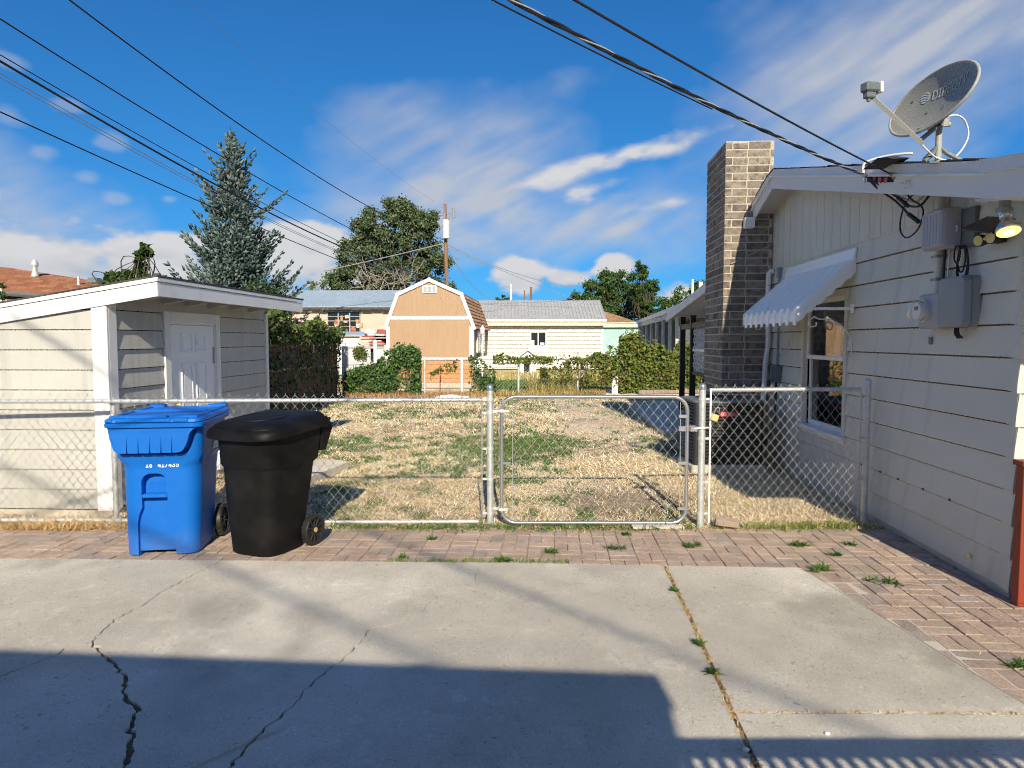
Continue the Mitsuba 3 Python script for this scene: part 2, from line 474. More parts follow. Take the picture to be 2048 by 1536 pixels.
mat_p('m_peach', mikit.proc(lambda p, n, uv: mix((0.56, 0.44, 0.36), (0.64, 0.51, 0.42), fbm(p.x * 1.3, p.y, p.z * 1.8, 4))), 0.8)
mat_p('m_cream', (0.72, 0.62, 0.47), 0.7)
mat_p('m_aqua', mikit.proc(lambda p, n, uv: mix((0.33, 0.53, 0.52), (0.42, 0.60, 0.58), fbm(p.x, p.y, p.z * 1.4, 4))), 0.7)
mat_p('m_palegrey', (0.62, 0.64, 0.65), 0.6)
mat_p('m_greywood', (0.40, 0.40, 0.40), 0.75)
mat_p('m_redjunk', (0.38, 0.07, 0.05), 0.6)
bumped('m_darkwood', mikit.proc(lambda p, n, uv: mix((0.055, 0.045, 0.042), (0.13, 0.11, 0.10), fbm(p.x * 20, p.y * 20, p.z * 3, 4))), 0.9, lambda p, n, uv: 0.004 * fbm(p.x * 50, p.y * 50, p.z * 5, 3), eps=3e-3)
bumped('m_pole', mikit.proc(lambda p, n, uv: mix((0.20, 0.105, 0.06), (0.31, 0.19, 0.12), fbm(p.x * 14, p.y * 14, p.z * 0.8, 3))), 0.9, lambda p, n, uv: 0.005 * fbm(p.x * 30, p.y * 30, p.z * 2, 2), eps=3e-3)
mat_p('m_red', mikit.proc(lambda p, n, uv: mix((0.20, 0.028, 0.012), (0.27, 0.04, 0.016), fbm(p.x * 9, p.y * 9, p.z * 2, 3))), 0.55)
mat_p('m_orangebrick', (0.36, 0.15, 0.08), 0.85)
mat_p('m_dish', mikit.proc(lambda p, n, uv: mix((0.21, 0.22, 0.215), (0.27, 0.26, 0.215), fbm(p.x * 4, p.y * 4, p.z * 4, 3))), 0.42)
mat_p('m_dishgrey', (0.33, 0.34, 0.33), 0.5)
mat_p('m_print', (0.50, 0.53, 0.56), 0.6)
mat_p('m_dishprint', (0.40, 0.43, 0.46), 0.6)
mat_p('m_boxgrey', (0.25, 0.27, 0.29), 0.5)
mat_p('m_boxlight', (0.36, 0.36, 0.40), 0.5)
mat_p('m_boxdark', (0.13, 0.15, 0.16), 0.5)
mat_p('m_ac', (0.02, 0.021, 0.022), 0.5)
mat_p('m_acfin', (0.05, 0.052, 0.055), 0.4, metal=0.3)
mat_p('m_redlabel', (0.50, 0.05, 0.05), 0.5)
mat_p('m_glassdark', (0.02, 0.022, 0.025), 0.08)
mat_p('m_solar', (0.012, 0.014, 0.03), 0.2)
mat_p('m_led', (0.70, 0.60, 0.22), 0.4)
mat_p('m_chrome', (0.75, 0.75, 0.75), 0.12, metal=1.0)
mat_p('m_ceramic', (0.70, 0.69, 0.66), 0.5)
mat_p('m_soffit', (0.55, 0.55, 0.54), 0.7)
mat_p('m_rafter', (0.45, 0.44, 0.41), 0.7)
mat_p('m_awning', (0.86, 0.87, 0.87), 0.3)
mat_p('m_stone', mikit.proc(lambda p, n, uv: mix((0.42, 0.38, 0.32), (0.56, 0.52, 0.45), fbm(p.x * 8, p.y * 8, p.z * 8, 3))), 0.9)
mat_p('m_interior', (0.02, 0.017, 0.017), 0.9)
mat_p('m_curtain', (0.20, 0.062, 0.035), 0.8)
mat_p('m_pinkish', (0.55, 0.47, 0.46), 0.7)
scene['m_pane'] = {'type': 'thindielectric', 'int_ior': 1.5}
scene['m_glass'] = {'type': 'thindielectric', 'int_ior': 1.45}
VC = {'type': 'mesh_attribute', 'name': 'vertex_color'}
mat_p('m_leaf', dict(VC), 0.55, spec=0.35)
mat_p('m_needle', dict(VC), 0.7, spec=0.2)
mat_p('m_grass', dict(VC), 0.75, spec=0.2)
mat_p('m_bark', (0.10, 0.082, 0.065), 0.95)
mat_p('m_greytwig', (0.30, 0.27, 0.23), 0.95)
mat_p('m_vinestem', (0.19, 0.135, 0.085), 0.95)
mat_p('m_mountain_haze', mikit.proc(lambda p, n, uv: mix((0.05, 0.085, 0.12), (0.09, 0.13, 0.17), fbm(p.x * 0.01, p.y * 0.01, p.z * 0.02, 4))), 1.0)  # bluish forest colour carries the haze of distance


def f_soil(p, n, uv):
    a = fbm(p.x * 0.9, p.y * 0.9, 0.0, 4)
    b = fbm(p.x * 9, p.y * 9, 2.0, 3)
    s = noise(p.x * 70, p.y * 70, 0.0)
    c = mix((0.34, 0.265, 0.185), (0.60, 0.50, 0.36), smoothstep(0.3, 0.65, a)) * (0.7 + 0.45 * b) * (0.75 + 0.5 * s)
    path = smoothstep(0.6, 1.3, p.x) * (1 - smoothstep(2.5, 3.0, p.x)) * smoothstep(10.0, 12.0, p.y)
    c = mix(c, mi.Color3f(0.40, 0.33, 0.26) * (0.75 + 0.4 * b), 0.65 * path)
    wet = 1 - smoothstep(0.5, 1.0, dr.sqrt(dr.square((p.x - 1.2) / 1.0) + dr.square((p.y - 7.6) / 1.1)) + 0.5 * (b - 0.5))
    return mix(c, mi.Color3f(0.15, 0.105, 0.075) * (0.7 + 0.5 * s), 0.75 * wet)


bumped('m_soil', mikit.proc(f_soil), 0.95, lambda p, n, uv: 0.02 * fbm(p.x * 14, p.y * 14, 0.0, 4), eps=4e-3)


def f_ground(p, n, uv):
    a = fbm(p.x * 0.12, p.y * 0.12, 0.0, 4)
    b = fbm(p.x * 3, p.y * 3, 2.0, 3)
    return mix((0.10, 0.12, 0.045), (0.30, 0.24, 0.12), smoothstep(0.35, 0.65, a)) * (0.7 + 0.6 * b)


mat_p('m_ground', mikit.proc(f_ground), 0.95)
bumped('m_joint', mikit.proc(lambda p, n, uv: mix((0.10, 0.075, 0.05), (0.26, 0.19, 0.11), fbm(p.x * 14, p.y * 14, 0.0, 3)) * (0.6 + 0.7 * noise(p.x * 120, p.y * 120))), 0.95, lambda p, n, uv: 0.004 * noise(p.x * 90, p.y * 90), eps=3e-3)

# ------------------------------------------------------------------ ground, driveway, paving
labels['ground'] = {'label': 'dry neighbourhood ground of grass and earth running to the horizon', 'kind': 'structure'}
single('ground', mk([[-3000, -300, -.06], [3000, -300, -.06], [3000, 9000, -.06], [-3000, 9000, -.06]], [[0, 1, 2], [0, 2, 3]]), 'm_ground')
labels['backyard_soil'] = {'label': 'bare tan soil of the backyard between the two chain link fences', 'kind': 'structure'}
gx, gy = np.meshgrid(np.linspace(-9, 9, 91), np.linspace(6.2, 25.5, 97))
gz = -0.012 + 0.03 * (meshkit.fbm(np.stack([gx * .8, gy * .8, gx * 0], -1), 3, 3) - .5) * np.clip((gy - 6.5) / 2, 0, 1)
gi = np.arange(91 * 97).reshape(97, 91)
gq = np.stack([gi[:-1, :-1], gi[:-1, 1:], gi[1:, 1:], gi[1:, :-1]], -1).reshape(-1, 4)
single('backyard_soil', mk(np.stack([gx, gy, gz], -1).reshape(-1, 3), np.vstack([gq[:, [0, 1, 2]], gq[:, [0, 2, 3]]])), 'm_soil', smooth=True)


def soil_z(x, y):
    return -0.012 + 0.03 * (meshkit.fbm(np.stack([x * .8, y * .8, x * 0], -1), 3, 3) - .5) * np.clip((y - 6.5) / 2, 0, 1)


labels['concrete_driveway'] = {'label': 'cracked grey concrete driveway in the foreground', 'kind': 'structure'}
CR = {'a': [(-2.311, 5.56), (-2.372, 5.256), (-2.434, 4.881), (-2.445, 4.598), (-2.486, 4.346), (-2.467, 4.178), (-2.444, 4.035), (-2.344, 3.915), (-2.234, 3.82), (-2.083, 3.671), (-1.991, 3.56), (-1.932, 3.43), (-1.873, 3.356), (-1.794, 3.285), (-1.751, 3.174), (-1.67, 3.01), (-1.618, 2.897), (-1.5, 2.5), (-1.46, 1.9)],
      'b': [(-2.444, 4.035), (-2.533, 3.968), (-2.536, 3.839), (-2.6, 3.729), (-2.672, 3.604), (-2.9, 3.3)],
      'c': [(-0.23, 5.50), (-0.275, 5.035), (-0.351, 4.931), (-0.414, 4.841), (-0.512, 4.783), (-0.567, 4.528), (-0.695, 4.307), (-0.862, 4.207), (-0.888, 3.981), (-0.929, 3.789), (-1.027, 3.507), (-1.032, 3.395), (-1.085, 3.218), (-1.113, 3.131), (-1.141, 2.99), (-1.156, 2.861), (-1.2, 2.3)],
      'd': [(-0.695, 4.307), (-0.467, 4.207), (-0.346, 4.207), (-0.074, 4.253)]}


def crack(pts, w0, w1, seed, step=0.035):
    r = np.random.default_rng(seed)
    ls = LineString(pts)
    n = int(ls.length / step)
    q = np.array([ls.interpolate(i / n, normalized=True).coords[0] for i in range(n + 1)])
    q[1:-1] += r.normal(0, 0.008, (n - 1, 2))
    out = []
    for i in range(n):
        w = 1.45 * (w0 + (w1 - w0) * i / n) * r.uniform(0.55, 1.35)
        out.append(LineString(q[i:i + 2]).buffer(w / 2, quad_segs=1))
    return unary_union(out)


cracks = unary_union([crack(CR['a'][:7], .004, .008, 1), crack(CR['a'][6:], .013, .020, 2), crack(CR['b'], .004, .008, 3), crack(CR['c'][:8], .0025, .005, 4), crack(CR['c'][7:], .006, .012, 5), crack(CR['d'], .002, .003, 6)])
slab_main = Polygon([(-9, 5.74), (-4.1, 5.60), (0, 5.485), (1.172, 5.42), (1.115, 4.4), (1.026, 3.24), (.90, 1.5), (.80, -2.0), (-9, -2.0)]).difference(cracks)
slab_b = Polygon([(1.198, 5.418), (2.22, 5.374), (2.33, 4.5), (2.48, 3.238), (1.052, 3.252), (1.14, 4.4)])
slab_c = Polygon([(1.05, 3.228), (2.482, 3.214), (2.72, 1.5), (3.0, -2.0), (.83, -2.0), (.93, 1.5)])
part('concrete_driveway', 'slab', prism(slab_main, -0.12, 0.0), 'm_concrete', label='large cracked slab left of the joint')
part('concrete_driveway', 'slab', prism(slab_b, -0.12, -0.003), 'm_concrete', label='slab right of the joint beside the brick paving')
part('concrete_driveway', 'slab', prism(slab_c, -0.12, 0.002), 'm_concrete', label='slab at the lower right under the striped shadow')
patch = lathe([(0, .002), (.05, .003), (.052, -.002)], 24)
part('concrete_driveway', 'patch', xf(patch, mat((-.35, 3.29, 0))), 'm_stone')
labels['joint_dirt'] = {'label': 'dirt bed filling the driveway joints and cracks', 'kind': 'structure'}
single('joint_dirt', box(-9, 3.3, -2.2, 5.9, -0.06, -0.014, .001), 'm_joint')

# brick paving: basket weave blocks aligned with the house on the right
labels['brick_paving'] = {'label': 'red brick paving strip between the driveway and the fence', 'kind': 'structure'}
pave_poly = unary_union([Polygon([(-9, 5.752), (-4.1, 5.612), (0, 5.497), (2.226, 5.386), (3.6, 5.386), (3.6, 6.50), (-9, 6.44)]),
                         Polygon([(2.232, 5.386), (2.345, 4.5), (2.495, 3.23), (2.735, 1.5), (2.8, 1.0), (5.2, 1.0), (5.2, 4.62), (3.36, 4.70), (3.46, 6.5), (2.0, 6.5), (2.0, 5.4)])])
labels['paving_bed'] = {'label': 'sandy mortar bed under the brick paving', 'kind': 'structure'}
bumped('m_bed', mikit.proc(lambda p, n, uv: mix((0.34, 0.26, 0.18), (0.20, 0.145, 0.095), smoothstep(0.4, 0.6, fbm(p.x * 8, p.y * 8, 0.0, 3))) * (0.7 + 0.5 * noise(p.x * 110, p.y * 110))), 0.95, lambda p, n, uv: 0.003 * noise(p.x * 90, p.y * 90), eps=3e-3)
single('paving_bed', prism(pave_poly, -0.09, -0.011), 'm_bed')
labels['mortar_edge'] = {'label': 'pale mortar fillet along the diagonal driveway edge beside the bricks', 'kind': 'structure'}
single('mortar_edge', prism(Polygon([(2.226, 5.38), (2.40, 5.33), (2.50, 4.6), (2.58, 4.0), (2.62, 3.3), (2.80, 2.0), (2.74, 1.5), (2.489, 3.23), (2.338, 4.5)]), -0.05, -0.004), 'm_stone')
BW, J = 0.222, 0.0075
rr = np.random.default_rng(11)
unit_brick = {}
bricks = []
dx, dy = math.cos(HA), math.sin(HA)
for iu in range(-60, 10):
    offv = 0.0
    for iv in range(-18, 10):
        u0, v0 = iu * BW, iv * BW + offv
        c = hp(u0 + BW / 2, v0 + BW / 2)
        if not (-7.2 < c[0] < 4.6 and 1.2 < c[1] < 6.8):
            continue
        if shapely.distance(pave_poly, shapely.Point(c[0], c[1])) > 0.16:
            continue
        vert = ((iu + iv) % 2 == 0) if rr.random() > 0.18 else (rr.random() < .5)
        for h in (0, 1):
            if vert:
                a = (u0 + h * BW / 2, v0, u0 + (h + 1) * BW / 2, v0 + BW)
            else:
                a = (u0, v0 + h * BW / 2, u0 + BW, v0 + (h + 1) * BW / 2)
            j = J / 2
            q = np.array([hp(a[0] + j, a[1] + j), hp(a[2] - j, a[1] + j), hp(a[2] - j, a[3] - j), hp(a[0] + j, a[3] - j)])[:, :2]
            P = Polygon(q)
            I = P.intersection(pave_poly)
            if I.area < 0.25 * P.area:
                continue
            bricks.append((P, I, vert, I.area > 0.985 * P.area))
bricks.sort(key=lambda b: b[1].centroid.y + 0.25 * abs(b[1].centroid.x) + (50 if not (-5.2 < b[1].centroid.x < 3.4 and abs(b[1].centroid.x) < 0.745 * b[1].centroid.y) else 0))
unit = box(-.5, .5, -.5, .5, -.5, .5, 0)
base_mesh = {}
for vert in (True, False):
    w, l = (BW / 2 - J, BW - J) if vert else (BW - J, BW / 2 - J)
    base_mesh[vert] = {m: mikit.ply(box(-w / 2, w / 2, -l / 2, l / 2, -0.06, 0, .004), m) for m in ('m_paver1', 'm_paver2', 'm_paver3')}
rest = {}
for i, (P, I, vert, full) in enumerate(bricks):
    m = rr.choice(['m_paver1', 'm_paver1', 'm_paver1', 'm_paver2', 'm_paver3'])
    dz = rr.uniform(-.0045, .0015)
    tilt = rr.normal(0, .006, 2)
    c = P.centroid
    M = mat((c.x, c.y, dz), rz=-HA + rr.normal(0, .012), rx=tilt[0], ry=tilt[1])
    if i < 300:
        if full:
            part('brick_paving', 'brick', base_mesh[vert][m], None, to_world=M)
        else:
            part('brick_paving', 'brick', prism(I, -0.06, dz), m)
    else:
        w, l = (BW / 2 - J, BW - J) if vert else (BW - J, BW / 2 - J)
        rest.setdefault(m, []).append(xf(box(-w / 2, w / 2, -l / 2, l / 2, -0.06, 0, .004), M) if full else prism(I, -0.06, dz))
for m, ms in rest.items():
    part('brick_paving', 'outer_bricks', cat(ms), m, kind='stuff')

# ------------------------------------------------------------------ house on the right
EXPO = 0.2265
house = thing('house', 'cream lap sided house with a brick chimney along the right side of the yard', 'house')


def lap(v0, v1, zb, zt, out=.028, outt=.005, vc0=None, vc1=None):
    """One lapped board on the wall u = 0 (outside is -u), from v0 to v1."""
    zb += .010
    return hexa([(-out, v0, zb), (-.002, v0, zb), (-.002, v1, zb), (-out, v1, zb), (-outt, v0, zt), (-.002, v0, zt), (-.002, v1, zt), (-outt, v1, zt)])


WV0, WV1, WZ0, WZ1 = 2.76, 4.12, 0.66, 2.30
hr = np.random.default_rng(5)
for k in range(12):
    zb, zt = 0.04 + k * EXPO, 0.04 + (k + 1) * EXPO - .003
    spans = [(0.03, 8.4)]
    if zb < WZ1 and zt > WZ0 + .02:
        spans = [(0.03, WV0), (WV1, 8.4)]
        if zb < WZ0 - .05 and zt > WZ0:   # the board notched under the sill
            part(house, 'siding_board', H(lap(WV0, WV1, zb, WZ0 - .032)), 'm_siding')
    for a, b in spans:
        cut = [a, b]
        if b - a > 4.5 and k % 2:
            cut = [a, 5.0 + .3 * (k % 3), b]
        if k == 11:
            cut = [a, 2.5, b]
        for p, q in zip(cut[:-1], cut[1:]):
            part(house, 'siding_board', H(lap(p, q - .003, zb, zt)), 'm_siding')
    # corner caps of each course, on both faces
    part(house, 'corner_cap', H(cat([lap(-.026, .065, zb - .004, zt + .006, .034, .010), hexa([(-.034, -.033, zb - .004), (.09, -.033, zb - .004), (.09, 0.0, zb - .004), (-.034, 0.0, zb - .004), (-.012, -.011, zt + .006), (.09, -.011, zt + .006), (.09, 0.0, zt + .006), (-.012, 0.0, zt + .006)])])), 'm_siding')
    part(house, 'siding_board', H(hexa([(.09, -.022, zb), (4.2, -.022, zb), (4.2, 0, zb), (.09, 0, zb), (.09, -.006, zt), (4.2, -.006, zt), (4.2, 0, zt), (.09, 0, zt)])), 'm_siding')
# board butted under the window and above it
part(house, 'wall_backing', H(cat([box(-.0015, .0, .03, WV0, .05, 2.76, .0002), box(-.0015, .0, WV1, 8.3, .05, 2.76, .0002), box(-.0015, .0, WV0, WV1, .05, WZ0, .0002), box(-.0015, .0, WV0, WV1, WZ1, 2.76, .0002)])), 'm_gap')
part(house, 'foundation', H(box(-.005, 4.2, .0, 8.4, -.1, .045, .004)), 'm_stone')
part(house, 'front_wall', H(box(0.02, 8.0, .03, .10, 0.0, 3.0, .002)), 'm_soffit')
part(house, 'back_wall', H(box(0.02, 8.0, 8.3, 8.36, 0.0, 2.75, .002)), 'm_soffit')
part(house, 'far_wall', H(box(7.9, 8.0, .10, 8.3, 0.0, 2.75, .002)), 'm_soffit')
kr = np.random.default_rng(77)
for v, k in ((1.9, 2), (1.55, 2), (1.12, 2), (.72, 2), (2.3, 2)):
    part(house, 'weep_hole', H(xf(lathe([(.0, .0), (.011, .0), (.011, .004)], 8), mat((-.0285, v, .04 + k * EXPO + .012), ry=-math.pi / 2))), 'm_dark')
part(house, 'patch', H(box(-.030, -.026, .42, .47, .135, .16, .001)), 'm_brass')
# gable of vertical boards
ZR, VR = 3.95, 4.54


def roof_z(v):
    return 2.915 + (v + .112) * (ZR - 2.915) / (VR + .112) if v < VR else ZR - .306 * (v - VR)


ZG = 2.745
gv = -0.05
edges = [0.0] + [0.195 + .237 * k for k in range(0, 34)]
for a, b in zip(edges[:-1], edges[1:]):
    b = min(b, 8.35)
    if a >= 8.3:
        break
    za, zb2 = roof_z(a) - .10, roof_z(b) - .10
    if a < 8.3 and max(za, zb2) > ZG + .02:
        za, zb2 = max(za, ZG + .005), max(zb2, ZG + .005)
        m = (a + b) / 2
        part(house, 'gable_board', H(hexa([(-.014, a + .004, ZG), (0.01, a + .004, ZG), (0.01, b - .004, ZG), (-.014, b - .004, ZG), (-.014, a + .004, za), (0.01, a + .004, za), (0.01, b - .004, zb2), (-.014, b - .004, zb2)])), 'm_siding')
part(house, 'gable_backing', H(prism(Polygon([(0.0, ZG - .05), (8.3, ZG - .05), (8.3, 2.72), (VR, ZR - .12), (0.0, 2.82)]), 0, .012).apply_transform(np.array([[0, 0, 1, 0.012], [1, 0, 0, 0], [0, 1, 0, 0], [0, 0, 0, 1.0]]))), 'm_dark')
part(house, 'gable_band', H(box(-.020, -.001, .0, 5.36, ZG - .012, ZG + .004, .002)), 'm_siding')


def slope_slab(v0, v1, z0, z1, u0, u1, t):
    return hexa([(u0, v0, z0 - t), (u1, v0, z0 - t), (u1, v1, z1 - t), (u0, v1, z1 - t), (u0, v0, z0), (u1, v0, z0), (u1, v1, z1), (u0, v1, z1)])


UE = -0.30
roof = part(house, 'roof', H(cat([slope_slab(-.15, VR, 2.915, ZR, UE - .012, 8.2, .035), slope_slab(VR, 8.3, ZR, 2.80, UE - .012, 8.2, .035)])), 'm_roofdark')
# ragged shingle edge along the rake
tabs = []
v = -.12
while v < 8.2:
    l = hr.uniform(.2, .32)
    z0, z1 = roof_z(v) + .004, roof_z(min(v + l, 8.25)) + .004 + hr.uniform(0, .012)
    tabs.append(slope_slab(v, min(v + l, 8.25), z0, z1, UE - .02 - hr.uniform(0, .012), UE + .5, .012))
    v += l
part(roof, 'shingle_edge', H(cat(tabs)), 'm_roofdark', kind='stuff')
part(house, 'soffit', H(cat([slope_slab(-.1, VR, 2.915 - .135, ZR - .135, UE + .02, .01, .012), slope_slab(VR, 8.2, ZR - .135, 2.83 - .135, UE + .02, .01, .012)])), 'm_soffit')
for nm, u0, u1, t0, t1 in (('rake_trim', UE - .022, UE + .004, .006, .085), ('rake_board', UE - .004, UE + .016, .085, .25)):
    for (a, b, za, zb) in ((-.13, VR, 2.91, ZR), (VR, 5.80 if nm == 'x' else 8.25, ZR, 2.815)):
        part(house, nm, H(hexa([(u0, a, za - t1), (u1, a, za - t1), (u1, b, zb - t1), (u0, b, zb - t1), (u0, a, za - t0), (u1, a, za - t0), (u1, b, zb - t0), (u0, b, zb - t0)])), 'm_fascia')
part(house, 'rake_lip', H(cat([hexa([(UE - .034, a, za - .106), (UE - .004, a, za - .106), (UE - .004, b, zb - .106), (UE - .034, b, zb - .106), (UE - .034, a, za - .086), (UE - .004, a, za - .086), (UE - .004, b, zb - .086), (UE - .034, b, zb - .086)]) for a, b, za, zb in ((-.13, VR, 2.91, ZR), (VR, 8.25, ZR, 2.815))])), 'm_white')
# dark box proud of the rake board paints a hole's shade, with torn lining
part(house, 'dark_hole_box', H(hexa([(UE - .007, 1.22, 3.058), (UE + .01, 1.22, 3.058), (UE + .01, 1.72, 3.170), (UE - .007, 1.72, 3.170), (UE - .007, 1.22, 3.118), (UE + .01, 1.22, 3.118), (UE + .01, 1.72, 3.222), (UE - .007, 1.72, 3.222)])), 'm_dark')
part(house, 'torn_lining', H(cat([xf(box(-.004, .004, -.03, .03, -.02, .02, .001), mat((UE - .010, 1.35 + .11 * i, 3.105 + .026 * i), rx=.6 * i)) for i in range(3)])), 'm_redlabel')
# porch roof that carries on towards the camera past the corner
PE = -1.62
porch = part(house, 'porch_roof', H(slope_slab(PE, -.16, 2.675, 2.90, UE - .05, 4.4, .03)), 'm_roofdark')


def pboard(u0, u1, va, vb, lo, hi):
    """A board along the porch edge; lo and hi are heights under the roof plane at both ends."""
    ra, rb_ = 2.675, 2.90
    return hexa([(u0, va, ra - lo), (u1, va, ra - lo), (u1, vb, rb_ - lo), (u0, vb, rb_ - lo), (u0, va, ra - hi), (u1, va, ra - hi), (u1, vb, rb_ - hi), (u0, vb, rb_ - hi)])


part(porch, 'fascia', H(pboard(UE - .075, UE - .05, PE, -.16, .25, .082)), 'm_fascia')
part(porch, 'edge_trim', H(pboard(UE - .10, UE - .05, PE, -.14, .08, -.006)), 'm_fascia')
part(porch, 'front_board', H(box(UE - .05, 4.4, PE - .022, PE - .002, 2.43, 2.66, .003)), 'm_fascia')
part(porch, 'ceiling', H(hexa([(UE - .05, PE, 2.44), (4.4, PE, 2.44), (4.4, -.03, 2.66), (UE - .05, -.03, 2.66), (UE - .05, PE, 2.455), (4.4, PE, 2.455), (4.4, -.03, 2.675), (UE - .05, -.03, 2.675)])), 'm_soffit')
for u in (2.2, 4.3):
    part(porch, 'post', H(box(u, u + .1, PE + .02, PE + .12, 0, 2.44, .006)), 'm_white')
# patio roof beyond the chimney
patio = part(house, 'patio_roof', H(slope_slab(8.3, 12.9, 2.80, 2.366, UE, 6.0, .03)), 'm_roofgrey')
part(patio, 'fascia', H(hexa([(UE - .03, 8.26, 2.64), (UE, 8.26, 2.64), (UE, 12.9, 2.20), (UE - .03, 12.9, 2.20), (UE - .03, 8.26, 2.815), (UE, 8.26, 2.815), (UE, 12.9, 2.375), (UE - .03, 12.9, 2.375)])), 'm_fascia')
part(patio, 'ceiling', H(slope_slab(8.3, 12.85, 2.74, 2.31, UE + .01, 6.0, .01)), 'm_soffit')
for v0, u0 in ((12.35, -.06), (11.1, -.06)):
    part(patio, 'post', H(box(u0, u0 + .12, v0, v0 + .12, 0, 2.30, .006)), 'm_black')
part(patio, 'beam', H(box(-.05, .05, 9.0, 12.35, 2.0, 2.12, .004)), 'm_black')
lat = part(patio, 'screen_frame', H(cat([box(-.03, .03, 9.55, 11.1, .98, 1.06, .004), box(-.03, .03, 9.55, 11.1, 2.06, 2.14, .004), box(-.03, .03, 9.55, 9.63, 0, 2.06, .004)])), 'm_black')
lp = []
for k in range(-8, 18):
    for s in (1, -1):
        z0, z1 = 1.06, 2.06
        a = 9.63 + k * .18 if s > 0 else 9.63 + k * .18 + 1.0
        b = a + 1.0 * s
        n = 12
        seg = [(0, a + (b - a) * t, z0 + (z1 - z0) * t) for t in np.linspace(0, 1, n) if 9.63 <= a + (b - a) * t <= 11.1]
        if len(seg) > 1:
            lp.append(tube(seg, .011, 4))
part(patio, 'lattice', H(cat(lp)), 'm_palegrey')
part(patio, 'lattice_rail', H(box(-.02, .02, 9.63, 11.1, 1.50, 1.56, .004)), 'm_vinylwhite')
labels['patio_slab'] = {'label': 'pale concrete patio slab under the patio roof behind the chimney', 'kind': 'structure'}
single('patio_slab', H(box(-1.1, 5, 8.2, 13.4, -.05, .07, .01)), 'm_concrete')

# window with frame, sashes, glass and a dim room
win = part(house, 'window', H(cat([box(-.034, .03, WV0, WV0 + .07, WZ0 + .06, WZ1, .004), box(-.034, .03, WV1 - .07, WV1, WZ0 + .06, WZ1, .004), box(-.032, .03, WV0 + .07, WV1 - .07, WZ1 - .07, WZ1, .004)])), 'm_siding')
part(win, 'sill', H(cat([box(-.075, .06, WV0 - .03, WV1 + .03, WZ0 + .015, WZ0 + .058, .006), box(-.03, .02, WV0, WV1, WZ0 - .03, WZ0 + .015, .004)])), 'm_white')
a0, a1 = WV0 + .07, WV1 - .07
zm = 1.52
part(win, 'upper_sash', H(cat([box(.012, .045, a0, a0 + .05, zm, WZ1 - .07, .004), box(.012, .045, a1 - .05, a1, zm, WZ1 - .07, .004), box(.010, .045, a0 + .05, a1 - .05, zm, zm + .05, .004), box(.012, .045, a0 + .05, a1 - .05, WZ1 - .12, WZ1 - .07, .004)])), 'm_white')
part(win, 'lower_sash', H(cat([box(.048, .08, a0, a0 + .05, WZ0 + .06, zm + .02, .004), box(.048, .08, a1 - .05, a1, WZ0 + .06, zm + .02, .004), box(.046, .08, a0 + .05, a1 - .05, WZ0 + .06, WZ0 + .12, .004)])), 'm_white')
for nm, u, z0, z1 in (('pane', .03, zm + .05, WZ1 - .12), ('pane', .062, WZ0 + .12, zm - .002)):
    part(win, nm, H(mk([(u, a0 + .05, z0), (u, a1 - .05, z0), (u, a1 - .05, z1), (u, a0 + .05, z1)], [[0, 2, 1], [0, 3, 2]])), 'm_pane')
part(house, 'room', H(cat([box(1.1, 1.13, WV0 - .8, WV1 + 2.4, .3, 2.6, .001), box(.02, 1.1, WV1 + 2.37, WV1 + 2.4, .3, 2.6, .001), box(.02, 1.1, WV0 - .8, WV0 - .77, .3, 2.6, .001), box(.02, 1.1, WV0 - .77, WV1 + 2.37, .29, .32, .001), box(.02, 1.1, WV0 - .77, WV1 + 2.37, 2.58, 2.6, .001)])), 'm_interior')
part(house, 'curtain', H(cat([box(.12, .14, WV0 + .1, WV0 + .42, 1.50, 2.25, .003)] + [box(.10, .12, WV0 + .12 + .07 * i, WV0 + .155 + .07 * i, 1.50, 2.25, .01) for i in range(4)])), 'm_curtain')
part(house, 'chair_back', H(cat([tube([(.24, WV0 + .50, 1.50), (.24, WV0 + .56, 2.15)], .03, 6), tube([(.24, WV0 + .86, 1.55), (.24, WV0 + .84, 1.95)], .02, 6), tube([(.24, WV0 + .94, 1.55), (.24, WV0 + .91, 1.95)], .02, 6), tube([(.24, WV0 + .45, 1.56), (.24, WV0 + 1.0, 1.56)], .018, 6)])), 'm_pinkish')
part(house, 'shelf', H(cat([box(.12, .5, WV0 + .1, WV0 + .9, 1.28, 1.31, .003), box(.2, .5, WV0 + .1, WV0 + .75, .95, .98, .003)])), 'm_curtain')

# chimney of large brown bricks
chim = thing('brick_chimney', 'tall brown brick chimney against the side of the house', 'chimney')
CU0, CU1, CV0, CV1, CH, NC = -.698, -.025, 5.42, 6.62, .1083, 42
part(chim, 'mortar_core', H(box(CU0 + .006, CU1, CV0 + .006, CV1 - .01, 0, NC * CH + .0, .002)), 'm_mortar')
cr = np.random.default_rng(3)
L12, D, CJ = .296, .092, .017


def lay(start, total, first):
    out, x = [], start
    if first > 0:
        out.append((x, x + first)); x += first + CJ
    while x < total - .03:
        out.append((x, min(x + L12, total))); x += L12 + CJ
    return out


